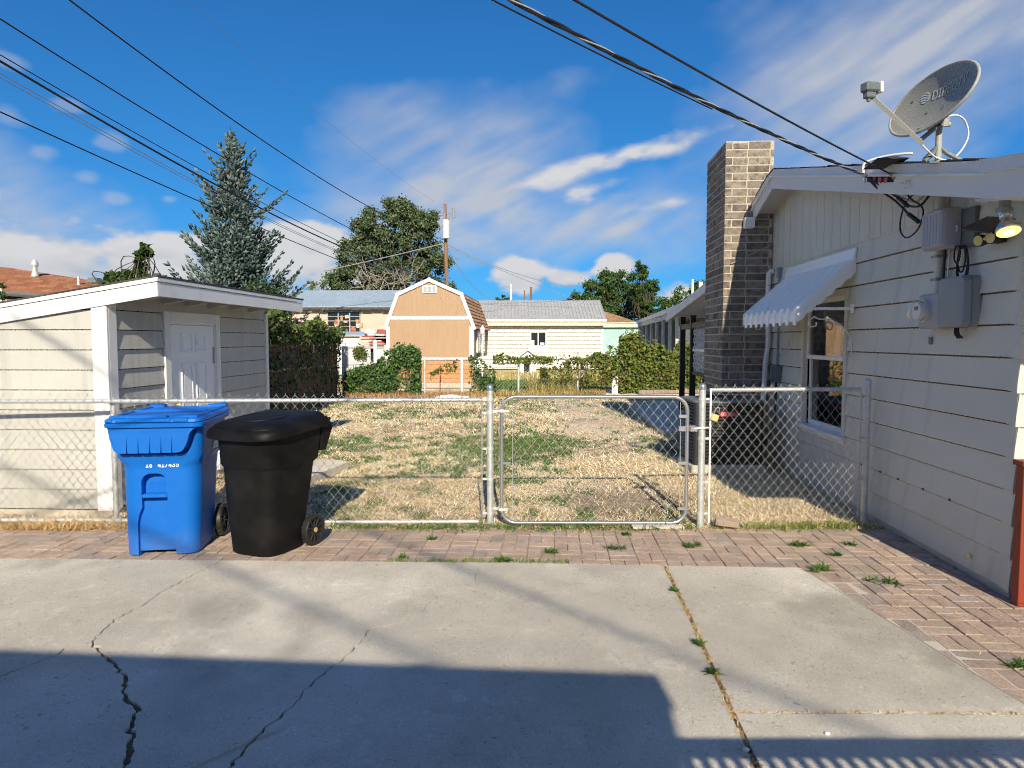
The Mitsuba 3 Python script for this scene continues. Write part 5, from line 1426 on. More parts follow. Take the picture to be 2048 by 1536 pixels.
part(rear, 'wall', Rr(box(-12, -.35, -7.5, -.55, 0, 2.9, .01)), 'm_orangebrick')
part(rear, 'roof', Rr(hexa([(-12.4, -8, 2.9), (0, -8, 2.9), (0, 0, 2.9), (-12.4, 0, 2.9), (-12.4, -4.2, 4.3), (0, -4.2, 4.3), (0, -3.8, 4.3), (-12.4, -3.8, 4.3)])), 'm_roofbrown')
part(rear, 'eave_board', Rr(box(-12.4, 0, -.03, .0, 2.82, 3.0, .003)), 'm_white')
for u in (-3.4, -7.0):
    q = part(rear, 'window', Rr(box(u, u + 1.4, -.549, -.50, 1.0, 2.2, .006)), 'm_white')
    part(q, 'pane', Rr(box(u + .08, u + 1.32, -.51, -.495, 1.08, 2.12, .002)), 'm_glassdark')
pc = thing('porch_railing', 'low porch railing beside the viewer that throws a striped shadow', 'railing')
RZ = 1.36
part(pc, 'top_rail', box(.86, 3.3, .335, .425, RZ - .045, RZ, .006), 'm_white')
part(pc, 'bottom_rail', box(.86, 3.3, .36, .40, .10, .15, .006), 'm_white')
for i in range(36):
    x = .88 + i * .067
    part(pc, 'baluster', box(x, x + .036, .36, .40, .15, RZ - .045, .003), 'm_white')
part(pc, 'post', box(3.22, 3.31, .33, .43, 0, RZ + .05, .006), 'm_white')

# ------------------------------------------------------------------ neighbours beyond the back fence
barn = thing('barn_shed', 'tan gambrel roofed barn shed with white trim behind the back fence', 'shed')
BY = 26.5
face = [(-4.70, 1.06), (-4.72, 2.22), (-4.25, 3.43), (-3.08, 3.96), (-1.90, 3.43), (-1.43, 2.22), (-1.47, 1.06)]


def xz(poly, y0, y1):
    return yprism(poly, y0, y1)


BA = math.atan(.057)
BMt = mat((-3.08, BY, 0), rz=-BA * 0) @ mat((3.08, -BY, 0))
shear = np.eye(4); 


def Bn(m):
    """The barn is turned a little so that its long side shows: yaw about its front right corner."""
    return xf(m, mat((-1.45, BY, 0), rz=-.057) @ mat((1.45, -BY, 0)))


part(barn, 'wall', Bn(xz(Polygon(face), BY, BY + 6.0)), 'm_barn')
for k in range(1, 11, 2):
    x = -4.70 + k * .295
    zt = np.interp(x, [-4.72, -4.25, -3.08, -1.90, -1.43], [2.2, 3.40, 3.90, 3.40, 2.2])
    part(barn, 'batten', Bn(cat([box(x - .004, x + .004, BY - .003, BY + .002, 1.12, 2.50, .001), box(x - .004, x + .004, BY - .003, BY + .002, 2.66, zt, .001)])), 'm_barn')


def strip(p, q, w, y0, y1):
    a, b = np.array(p, float), np.array(q, float)
    return xz(LineString([a, b]).buffer(w / 2, cap_style='square'), y0, y1)


for p, q in (((-4.74, 2.20), (-4.27, 3.45)), ((-4.27, 3.45), (-3.08, 3.985)), ((-3.08, 3.985), (-1.88, 3.45)), ((-1.88, 3.45), (-1.41, 2.20))):
    part(barn, 'rake_trim', Bn(strip(p, q, .13, BY - .07, BY - .02 + .003 * (p[0] > -3.2))), 'm_white')
part(barn, 'corner_trim', Bn(box(-4.72, -4.58, BY - .03, BY + .01, 1.06, 2.25, .004)), 'm_white')
part(barn, 'corner_trim', Bn(cat([box(-1.60, -1.44, BY - .03, BY + .01, 1.06, 2.25, .004), box(-1.445, -1.42, BY - .028, BY + .14, 1.06, 2.25, .004)])), 'm_white')
part(barn, 'cross_trim', Bn(box(-4.58, -1.60, BY - .028, BY + .01, 2.51, 2.64, .004)), 'm_white')
part(barn, 'base_trim', Bn(box(-4.74, -1.44, BY - .035, BY + .01, 1.00, 1.09, .004)), 'm_white')
vent = part(barn, 'vent', Bn(box(-3.34, -2.80, BY - .04, BY + .0, 3.49, 3.77, .004)), 'm_white')
for i in range(3):
    part(vent, 'louver', Bn(box(-3.29 + .165 * i, -3.17 + .165 * i, BY - .046, BY - .03, 3.53, 3.73, .004)), 'm_greywood')
for (p, q) in (((-1.38, 2.16), (-1.86, 3.44)), ((-1.86, 3.44), (-3.08, 4.0)), ((-4.3, 3.44), (-3.08, 4.0)), ((-4.79, 2.16), (-4.3, 3.44))):
    n_ = 9
    for i in range(n_):
        a = np.array(p) + (np.array(q) - np.array(p)) * i / n_
        b = np.array(p) + (np.array(q) - np.array(p)) * (i + 1.12) / n_
        o = np.array([(q[1] - p[1]), -(q[0] - p[0])]) / np.hypot(q[0] - p[0], q[1] - p[1])
        if o[1] < 0: o = -o
        poly = Polygon([a, a + o * .05, b + o * .02, b])
        part(barn, 'shingle_course', Bn(xz(poly, BY - .06 if p[0] > -2 else BY - .05, BY + 6.1)), 'm_barnroof')
part(barn, 'side_window', Bn(cat([box(-1.46, -1.40, BY + 1.2, BY + 2.3, 1.25, 2.1, .006), box(-1.46, -1.40, BY + 3.1, BY + 4.2, 1.2, 2.1, .006)])), 'm_white')
part(barn, 'side_pane', Bn(cat([box(-1.41, -1.392, BY + 1.3, BY + 2.2, 1.33, 2.02, .002), box(-1.41, -1.392, BY + 3.2, BY + 4.1, 1.28, 2.02, .002)])), 'm_glassdark')
for k in range(5):
    part(barn, 'skirt_board', Bn(box(-4.70, -1.47, BY + .02 + .003 * (k % 2), BY + .05, .16 + .168 * k, .318 + .168 * k, .008)), 'm_barnskirt')
part(barn, 'foundation_block', Bn(box(-4.72, -1.46, BY - .05, BY + .3, -.05, .15, .02)), 'm_stone')

garage = thing('white_garage', 'white lap sided garage with ribbed grey metal roof and a small window', 'garage')
GX, GE, GYy = -3.2, 5.46, 43.0
nlap = 11
for k in range(nlap):
    z0, z1 = .05 + k * .236, .05 + (k + 1) * .236
    for a, b in (((GX, 1.08), (2.10, GE)) if (z0 < 2.28 and z1 > 1.34) else ((GX, GE),)):
        part(garage, 'siding_board', hexa([(a, GYy - .07, z0 + .04), (b, GYy - .07, z0 + .04), (b, GYy, z0 + .04), (a, GYy, z0 + .04), (a, GYy - .008, z1), (b, GYy - .008, z1), (b, GYy, z1), (a, GYy, z1)]), 'm_garage')
part(garage, 'wall', box(GX, GE - .01, GYy + .002, GYy + 6.0, 0, 2.66, .01), 'm_garage')
part(garage, 'corner_trim', box(GE - .06, GE + .05, GYy - .06, GYy + .06, 0, 2.6, .01), 'm_vinylwhite')
part(garage, 'fascia', box(GX - .2, GE + .15, GYy - .45, GYy - .40, 2.60, 2.88, .01), 'm_cream')
part(garage, 'soffit', box(GX - .2, GE + .15, GYy - .40, GYy, 2.60, 2.64, .004), 'm_cream')
gr = part(garage, 'roof', hexa([(GX - .25, GYy - .5, 2.86), (GE + .2, GYy - .5, 2.86), (GE + .2, GYy + 6.5, 2.86), (GX - .25, GYy + 6.5, 2.86), (GX - .25, GYy - .5, 2.94), (GE + .2, GYy + -.5, 2.94), (GE + .2, GYy + 3.0, 4.30), (GX - .25, GYy + 3.0, 4.30)]), 'm_roofgrey')
k = 0
x = GX - .22
while x < GE + .2:
    part(gr, 'rib', hexa([(x, GYy - .5, 2.94), (x + .06, GYy - .5, 2.94), (x + .06, GYy + 3, 4.30), (x, GYy + 3, 4.30), (x + .015, GYy - .5, 2.99), (x + .045, GYy - .5, 2.99), (x + .045, GYy + 3, 4.35), (x + .015, GYy + 3, 4.35)]), 'm_roofgrey')
    x += .21
part(garage, 'eave_trim', box(GX - .25, GE + .2, GYy - .53, GYy - .5, 2.84, 2.99, .004), 'm_palegrey')
gw = part(garage, 'window', cat([box(1.08, 2.10, GYy - .06, GYy - .0, 1.34, 1.42, .006), box(1.08, 2.10, GYy - .06, GYy, 2.20, 2.28, .006), box(1.08, 1.16, GYy - .06, GYy, 1.42, 2.20, .006), box(2.02, 2.10, GYy - .06, GYy, 1.42, 2.20, .006), box(1.55, 1.63, GYy - .055, GYy, 1.42, 2.20, .006)]), 'm_vinylwhite')
for a, b in ((1.16, 1.55), (1.63, 2.02)):
    part(gw, 'pane', box(a, b, GYy - .03, GYy - .01, 1.42, 2.20, .001), 'm_glassdark')
part(gw, 'curtain', cat([box(1.17, 1.35, GYy - .034, GYy - .031, 1.43, 1.75, .001), box(1.70, 1.95, GYy - .034, GYy - .031, 1.45, 1.6, .001)]), 'm_palegrey')

dog = thing('dog_house', 'small white dog house with a dark doorway in front of the white garage', 'dog house')
part(dog, 'wall', xz(Polygon([(.36, 0), (1.12, 0), (1.12, .98), (.74, 1.28), (.36, .98)]), 33.0, 34.2), 'm_vinylwhite')
for s in (-1, 1):
    part(dog, 'roof', hexa([(.74, 32.85, 1.27), (.74 + s * .46, 32.85, .94), (.74 + s * .46, 34.3, .94), (.74, 34.3, 1.27), (.74, 32.85, 1.34), (.74 + s * .48, 32.85, .99), (.74 + s * .48, 34.3, .99), (.74, 34.3, 1.34)]), 'm_white')
part(dog, 'doorway', xz(Polygon([(.56, .02), (.82, .02), (.82, .80), (.69, .9), (.56, .80)]), 32.985, 32.998), 'm_dark')

ph = thing('peach_house', 'peach plastered house with a blue metal roof and a cluttered many paned window', 'house')
part(ph, 'wall', box(-14.5, -5.8, 42.0, 46, 0, 3.62, .01), 'm_peach')
part(ph, 'roof', hexa([(-14.8, 41.6, 3.62), (-5.6, 41.6, 3.62), (-5.6, 49, 3.62), (-14.8, 49, 3.62), (-14.8, 41.6, 3.70), (-5.6, 41.6, 3.70), (-5.6, 45.5, 4.93), (-14.8, 45.5, 4.90)]), 'm_roofblue')
part(ph, 'rusty_eave', cat([box(-14.8 + .6 * i, -14.8 + .6 * i + .58, 41.56, 41.62, 3.48 + .02 * (i % 3), 3.66, .01) for i in range(15)]), 'm_redjunk' if False else 'm_darkwood')
pwn = part(ph, 'window', cat([box(-10.9, -8.9, 41.93, 42.0, 2.14, 2.22, .01), box(-10.9, -8.9, 41.93, 42.0, 3.40, 3.47, .01)] + [box(x - .035, x + .035, 41.93, 42.0, 2.22, 3.40, .01) for x in (-10.86, -10.22, -9.56, -8.94)] + [box(-10.83, -8.97, 41.94, 42.0, z - .02, z + .02, .004) for z in (2.55, 2.87, 3.14)]), 'm_greywood')
part(pwn, 'pane', box(-10.85, -8.95, 41.96, 41.99, 2.2, 3.42, .002), 'm_glassdark')
jr = np.random.default_rng(4)
for i in range(12):
    x, z = -10.7 + 1.6 * jr.random(), 2.25 + .9 * jr.random() ** 1.4
    part(pwn, 'clutter', box(x, x + jr.uniform(.1, .35), 41.95, 41.957 + .0015 * i, z, z + jr.uniform(.08, .3), .004), jr.choice(['m_cream', 'm_redjunk', 'm_palegrey', 'm_barnskirt', 'm_peach']))
lean = thing('lean_to', 'low white panelled lean-to in front of the peach house', 'shed')
for x in (-9.2, -8.45):
    part(lean, 'panel', box(x, x + .73, 36.0, 36.05, 0, 1.93, .01), 'm_palegrey')
part(lean, 'roof', hexa([(-9.4, 35.8, 1.95), (-7.3, 35.8, 1.95), (-7.3, 38, 2.1), (-9.4, 38, 2.1), (-9.4, 35.8, 2.03), (-7.3, 35.8, 2.03), (-7.3, 38, 2.2), (-9.4, 38, 2.2)]), 'm_roofblue')
jp = thing('junk_pile', 'pile of red and white salvage boards beside the barn shed', 'salvage pile')
for i in range(10):
    x = -7.6 + .5 * jr.random()
    z = 1.30 + .075 * i
    part(jp, 'board', box(x, x + jr.uniform(.6, 1.0), 35.6 - .02 * i, 36.4, z, z + .06, .01), ['m_redjunk', 'm_palegrey', 'm_redjunk', 'm_pinkish'][i % 4])
part(jp, 'dark_crate', box(-7.2, -6.0, 35.9, 37, 0.0, 1.95, .02), 'm_interior')
part(jp, 'white_sack', xf(trimesh.creation.icosphere(2, 1.0), mat((-7.1, 35.7, 2.14), s=(.34, .25, .17))), 'm_palegrey', smooth=True)
part(jp, 'rusty_lid', box(-6.75, -6.0, 35.6, 36.2, 2.06, 2.28, .02), 'm_redjunk')
vf = thing('vinyl_fence', 'white and grey vinyl fence between the vine hedge and the barn shed', 'fence')
for i, (x, z) in enumerate(((-6.62, 1.60), (-5.38, 1.66), (-4.95, 1.5))):
    p_ = part(vf, 'post', box(x - .065, x + .065, 27.94, 28.06, 0, z, .008), 'm_white')
    part(p_, 'cap', xf(lathe([(.10, 0), (.10, .03), (0, .09)], 4), mat((x, 28, z), rz=math.pi / 4)), 'm_white')
for a, b in ((-6.55, -5.45), (-5.31, -4.9)):
    for i in range(int((b - a) / .14)):
        part(vf, 'board', box(a + .14 * i + .004, a + .14 * i + .137, 27.99 + .002 * (i % 2), 28.01 + .002 * (i % 2), .1, 1.45, .004), 'm_palegrey')
    part(vf, 'rail', box(a, b, 27.96, 28.03, 1.42, 1.50, .006), 'm_greywood')
cpost = thing('fence_post', 'white square post at the corner between the dark board fence and the vine hedge', 'post')
part(cpost, 'post', box(-5.28, -5.10, 22.02, 22.16, 0, 1.56, .008), 'm_white')

aq = thing('aqua_house', 'small aqua plastered house with a brown hip roof right of the white garage', 'house')
part(aq, 'wall', box(6.2, 9.75, 55, 62, 0, 2.75, .01), 'm_aqua')
part(aq, 'fascia', box(6.0, 9.95, 54.7, 54.76, 2.72, 3.10, .01), 'm_cream')
part(aq, 'soffit', box(6.0, 9.95, 54.76, 55, 2.74, 2.78, .004), 'm_cream')
part(aq, 'roof', mk([(5.9, 54.65, 3.10), (10.1, 54.65, 2.98), (10.1, 62.5, 3.0), (5.9, 62.5, 3.1), (6.2, 58.5, 4.35), (7.4, 58.5, 4.15)], [[0, 1, 5], [0, 5, 4], [1, 2, 5], [2, 3, 4], [2, 4, 5], [3, 0, 4]]), 'm_barnroof')

# long white carport at the right, running away from the camera
cpt = thing('carport', 'long white carport with a row of slim posts behind the right vine hedge', 'carport')
c0, c1 = np.array([5.73, 24.0]), np.array([8.1, 46.0])


def along(t, du=0.0):
    d = (c1 - c0) / np.linalg.norm(c1 - c0)
    q = c0 + (c1 - c0) * t + np.array([d[1], -d[0]]) * du
    return q


def cbeam(du0, du1, z0, z1, t0=0.0, t1=1.0):
    p = [along(t0, du0), along(t0, du1), along(t1, du1), along(t1, du0)]
    return hexa([(*q, z0) for q in p] + [(*q, z1) for q in p])


part(cpt, 'roof', cbeam(-.05, 5, 2.93, 2.99), 'm_white')
part(cpt, 'edge_beam', cbeam(-.06, .0, 2.80, 2.96), 'm_white')
part(cpt, 'inner_beam', cbeam(.01, .1, 2.58, 2.86), 'm_soffit')
for i, t in enumerate((.02, .10, .20, .32, .45, .58, .72, .86, .98)):
    q = along(t, .1)
    part(cpt, 'post', box(q[0] - .055, q[0] + .055, q[1] - .055, q[1] + .055, 0, 2.80, .006), 'm_vinylwhite' if i == 0 else 'm_palegrey')
part(cpt, 'back_wall', cbeam(2.6, 2.7, 0, 2.9, .05, 1.0), 'm_boxdark')
part(cpt, 'far_wall', cbeam(.1, 2.6, 0, 2.9, .97, .985), 'm_palegrey')
part(cpt, 'vent_pipe', cat([cyl((*along(.12, .7), 2.95), (*along(.12, .7), 4.0), .045, 10), cyl((*along(.12, 1.0), 2.95), (*along(.12, 1.0), 3.9), .075, 10)]), 'm_vinylwhite')
trl = thing('trailer', 'pale camping trailer parked under the white carport', 'trailer')
tpq = [along(.16, .9), along(.16, 2.4), along(.42, 2.4), along(.42, .9)]
part(trl, 'body', hexa([(*q, .95) for q in tpq] + [(*q, 2.35) for q in tpq]), 'm_vinylwhite')
part(trl, 'stripe', hexa([(*(q + [0, -.012]), 1.72) for q in tpq] + [(*(q + [0, -.012]), 1.90) for q in tpq]), 'm_aqua')
part(trl, 'base', hexa([(*q, .25) for q in tpq] + [(*q, .93) for q in tpq]), 'm_dark')

# brown roofed house at the far left
lh = thing('brown_roof_house', 'house with a brown shingle roof and vent pipes at the far left edge', 'house')
part(lh, 'roof', mk([(-19.0, 24, 4.35), (-17.2, 24.5, 4.22), (-13.2, 25.5, 3.60), (-12.6, 23.0, 3.05), (-17.8, 21.5, 3.40), (-21, 21.5, 3.45), (-13.2, 28, 2.9), (-21, 28, 3.0), (-21, 24, 4.36)], [[5, 4, 0], [0, 4, 1], [1, 4, 3], [1, 3, 2], [2, 3, 6], [1, 2, 6], [0, 1, 6], [0, 6, 7], [8, 5, 0], [8, 0, 7]]), 'm_roofbrown')
part(lh, 'wall', box(-20, -13.6, 22.2, 27, 0, 3.0, .01), 'm_cream')
part(lh, 'fascia', cat([tube([(-21, 21.5, 3.38), (-17.8, 21.5, 3.33), (-12.6, 23.0, 2.98)], .07, 4)]), 'm_boxdark')
for x, z, r, h in ((-16.0, 4.02, .075, .36), (-14.55, 3.62, .045, .26)):
    v_ = part(lh, 'vent_pipe', xf(lathe([(r * 1.6, -.15), (r * 1.25, 0), (r, .02), (r, h), (0, h)], 14), mat((x, 24.0, z))), 'm_galvmatte', smooth=40)
    if r > .06:
        part(v_, 'cowl', xf(lathe([(r * 1.35, h - .16), (r * 1.45, h - .12), (r * 1.45, h - .05), (r * .7, h + .06), (0, h + .07)], 14), mat((x, 24.0, z))), 'm_galvmatte', smooth=40)
part(lh, 'roof_vent', xf(hexa([(-.2, -.2, 0), (.2, -.2, 0), (.2, .2, 0), (-.2, .2, 0), (-.14, -.14, .17), (.14, -.14, .17), (.14, .14, .17), (-.14, .14, .17)]), mat((-14.0, 24.0, 3.66))), 'm_boxdark')
gs = thing('corrugated_shed', 'sliver of a pale green corrugated shed at the left edge', 'shed')
for i in range(4):
    part(gs, 'panel', box(-13.2 + .09 * i, -13.12 + .09 * i, 17.96 + .02 * (i % 2), 18.0 + .02 * (i % 2), 0, 3.05, .01), 'm_palegrey')

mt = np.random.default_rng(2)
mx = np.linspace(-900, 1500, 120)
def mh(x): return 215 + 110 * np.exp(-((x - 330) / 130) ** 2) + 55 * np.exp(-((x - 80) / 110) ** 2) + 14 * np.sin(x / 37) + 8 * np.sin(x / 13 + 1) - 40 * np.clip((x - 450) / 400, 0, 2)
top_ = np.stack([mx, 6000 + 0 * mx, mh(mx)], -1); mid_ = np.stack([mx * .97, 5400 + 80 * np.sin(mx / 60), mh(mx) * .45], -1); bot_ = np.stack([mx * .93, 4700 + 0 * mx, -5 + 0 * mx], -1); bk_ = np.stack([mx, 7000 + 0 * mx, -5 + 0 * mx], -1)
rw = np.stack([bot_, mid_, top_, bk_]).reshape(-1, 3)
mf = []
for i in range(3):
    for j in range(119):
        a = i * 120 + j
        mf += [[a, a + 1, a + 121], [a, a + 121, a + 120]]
labels['mountain'] = {'label': 'mountain ridge far behind the garage roof, blue haze put into its colour', 'kind': 'structure'}
single('mountain', mk(rw, mf), 'm_mountain_haze', smooth=True)

# ------------------------------------------------------------------ back fence and the dark board fence
bf = thing('back_fence', 'old vine grown chain link fence along the back of the yard', 'fence')
BP = [(-5.15, 21.9), (-2.653, 21.58), (.207, 22.57), (2.127, 22.99), (3.05, 23.3), (6.0, 24.3)]
part(bf, 'wire_mesh', cat([chainlink(BP[i], BP[i + 1], .02, 1.14, wd=.10, hd=.12, r=.0032, sides=3) for i in range(5)]), 'm_galvmatte', smooth=True)
for i in range(5):
    z0 = 1.15 if i else 1.0
    part(bf, 'top_rail', tube([(*BP[i], z0 if i else .98), (*BP[i + 1], 1.14)], .022, 8), 'm_galvmatte', smooth=40)
for i, (x, y) in enumerate(BP[1:4] + [(2.27, 23.03), (-1.55, 21.95)]):
    part(bf, 'post', cyl((x, y - .03, -.1), (x, y - .03, 1.17 if i != 2 else 1.36), .035 if i != 4 else .045, 10), 'm_vinylwhite' if i == 4 else 'm_galvmatte', smooth=40)
wp = thing('white_post', 'wide weathered white wooden post in the back fence beside the right vine hedge', 'post')
part(wp, 'board', box(3.27, 3.47, 23.18, 23.25, -.05, 1.13, .008), 'm_white')
rs = thing('red_stake', 'thin red metal stake behind the back fence in front of the barn shed', 'stake')
part(rs, 'rod', tube([(-2.28, 22.4, 0), (-2.25, 22.4, .95)], .02, 6), 'm_redjunk')

dbf = thing('board_fence', 'dark weathered board fence overgrown with vines left of the lawn', 'fence')
d0, d1 = np.array([-4.70, 12.2]), np.array([-5.43, 22.0])
dl = np.linalg.norm(d1 - d0)
dirn = (d1 - d0) / dl
ang = math.atan2(dirn[1], dirn[0])
dr_ = np.random.default_rng(12)
nb = int(dl / .142)
for i in range(nb):
    q = d0 + dirn * (.142 * i + .07)
    part(dbf, 'board', box(-.067, .067, -.011, .011, 0, 2.02 + dr_.uniform(-.03, .05), .004), 'm_darkwood', to_world=mat((q[0] - dr_.uniform(0, .012), q[1], 0), rz=ang + dr_.normal(0, .02), rx=dr_.normal(0, .01)))
part(dbf, 'rail', tube([(*(d0 + [.035, 0]), 1.17), (*(d0 + dirn * dl * .5 + [.035, 0]), 1.08), (*(d1 + [.035, 0]), .97)], .028, 6), 'm_greywood')
for t in (.02, .35, .68, .98):
    q = d0 + dirn * dl * t
    part(dbf, 'post', box(q[0] - .12, q[0] - .03, q[1] - .045, q[1] + .045, 0, 1.95, .006), 'm_darkwood')

lpst = thing('lamp_post', 'short white lamp post with a lantern between the barn shed and the white garage', 'lamp post')
part(lpst, 'post', cyl((-1.06, 25.6, 0), (-1.06, 25.6, 1.95), .035, 10), 'm_vinylwhite', smooth=40)
part(lpst, 'lantern', xf(lathe([(.03, 1.93), (.075, 1.98), (.10, 2.14), (.085, 2.17), (.02, 2.27), (0, 2.29)], 8), mat((-1.06, 25.6, 0))), 'm_palegrey')
tb = thing('threshold_board', 'pale flat board lying on the ground under the right end of the gate', 'board')
part(tb, 'plank', box(-.24, .24, -.045, .045, 0, .022, .003), 'm_stone', to_world=mat((1.36, 6.53, .0), rz=.02))

# ------------------------------------------------------------------ vegetation
def leaves(P, size, rng, colors, up=.35, aspect=.6, jitter=.35, facing=None):
    """One folded leaf (4 triangles' worth of shape in 2) per point; returns (mesh, vertex colours)."""
    n = len(P)
    d = rng.normal(size=(n, 3))
    d[:, 2] -= .25
    d /= np.linalg.norm(d, axis=1, keepdims=True)
    nn = rng.normal(size=(n, 3))
    nn[:, 2] += up * 3
    if facing is not None:
        nn += np.asarray(facing)
    nn -= d * (nn * d).sum(1, keepdims=True)
    nn /= np.maximum(np.linalg.norm(nn, axis=1, keepdims=True), 1e-6)
    s = np.cross(nn, d)
    L = size * rng.uniform(1 - jitter, 1 + jitter, (n, 1))
    a, b = P - d * L * .5, P + d * L * .5
    m = P - d * L * .08 - nn * L * .10
    v = np.stack([a, m + s * L * aspect * .5 + nn * L * .12, b, m - s * L * aspect * .5 + nn * L * .12], 1).reshape(-1, 3)
    i = np.arange(n)[:, None] * 4
    f = np.vstack([i + [0, 1, 2], i + [0, 2, 3]])
    c = np.asarray(colors)
    c = c[rng.integers(0, len(c), n)] * rng.uniform(.75, 1.25, (n, 1))
    return mk(v, f), np.repeat(c, 4, 0)


def put_leaves(parent, name, P, size, rng, colors, bsdf='m_leaf', kind=None, **kw):
    m, c = leaves(np.asarray(P, float), size, rng, colors, **kw)
    return part(parent, name, m, bsdf, color=c, kind=kind)


GREENS = np.array([(.045, .095, .018), (.065, .125, .025), (.035, .075, .016), (.09, .155, .03)])
DARKG = np.array([(.022, .050, .014), (.032, .068, .018), (.018, .040, .012), (.05, .085, .022)])
VINE = np.array([(.05, .10, .02), (.075, .135, .025), (.035, .07, .015), (.11, .15, .03), (.10, .085, .03)])
VINEB = np.array([(.09, .145, .025), (.13, .18, .03), (.055, .10, .02), (.16, .17, .035), (.12, .085, .035)])
ELM = np.array([(.075, .115, .045), (.105, .145, .065), (.055, .088, .038), (.125, .16, .08)])


def branch_tree(parent, base, height, spread, rng, trunk_r, levels=3, bark='m_bark', lean=(0, 0)):
    """A tapered trunk and limbs; returns the limb points that carry leaves."""
    tubes, tips = [], []
    top = np.array(base) + [lean[0], lean[1], height * .8]

    def grow(p, d, L, r, lev):
        n = 5
        pts = [p]
        for i in range(n):
            d = d + rng.normal(0, .16, 3)
            d[2] += .05
            d /= np.linalg.norm(d)
            pts.append(pts[-1] + d * L / n)
        rr_ = np.linspace(r, r * .55, n + 1)
        tubes.append(tube(pts, rr_, 5 if lev else 8))
        if lev >= levels:
            tips.extend(pts[2:])
            return
        for k in range(rng.integers(3, 5)):
            i = rng.integers(2, n + 1)
            nd = d * .5 + rng.normal(0, .65, 3) * [spread, spread, .6]
            nd[2] = abs(nd[2]) * .7 + .12
            grow(np.array(pts[i]), nd / np.linalg.norm(nd), L * rng.uniform(.55, .75), r * .5, lev + 1)
    d0_ = np.array([lean[0], lean[1], height]); d0_ = d0_ / np.linalg.norm(d0_)
    grow(np.array(base, float), d0_, height * .45, trunk_r, 0)
    return tubes, np.array(tips)


def clumps_in(ell, n, rng, shell=.55):
    """n points in ellipsoids ell = [(centre, radii, weight)], nearer their surfaces."""
    w = np.array([e[2] for e in ell], float)
    k = rng.choice(len(ell), n, p=w / w.sum())
    d = rng.normal(size=(n, 3)); d /= np.linalg.norm(d, axis=1, keepdims=True)
    r = (shell + (1 - shell) * rng.random((n, 1))) * rng.uniform(.8, 1.08, (n, 1))
    C_ = np.array([e[0] for e in ell], float)[k]
    R_ = np.array([e[1] for e in ell], float)[k]
    return C_ + d * R_ * r


def crown_tree(name, label, base, trunk_h, trunk_r, ell, nleaf, size, colors, seed, group=None, subs=26, leaf_aspect=.6, cat_='tree'):
    rng = np.random.default_rng(seed)
    t = thing(name, label, cat_, group)
    cs = clumps_in(ell, subs * len(ell), rng, .35)
    tub = []
    b = np.array(base, float)
    top = np.mean([e[0] for e in ell], 0)
    fork = b + (top - b) * [.4, .4, 0] + [0, 0, trunk_h]
    tub.append(tube(spline([b, b * .5 + fork * .5 + rng.normal(0, .08, 3), fork], 8), np.linspace(trunk_r, trunk_r * .7, 9)[:len(spline([b, b * .5 + fork * .5, fork], 8))], 8))
    for c in cs[:: max(1, len(cs) // 70)]:
        mid = fork * .5 + c * .5 + rng.normal(0, .25, 3)
        s_ = spline([fork, mid, c], 8)
        tub.append(tube(s_, np.linspace(trunk_r * .32, trunk_r * .05, len(s_)), 5))
    part(t, 'trunk', cat(tub), 'm_bark', smooth=True)
    cr_sz = np.array([e[1] for e in ell]).mean() * .30
    P = cs[rng.integers(0, len(cs), nleaf)]
    d = rng.normal(size=(nleaf, 3))
    P = P + d * cr_sz * rng.uniform(.3, 1, (nleaf, 1)) * [.55, .55, .42]
    put_leaves(t, 'crown', P, size, rng, colors, aspect=leaf_aspect)
    return t


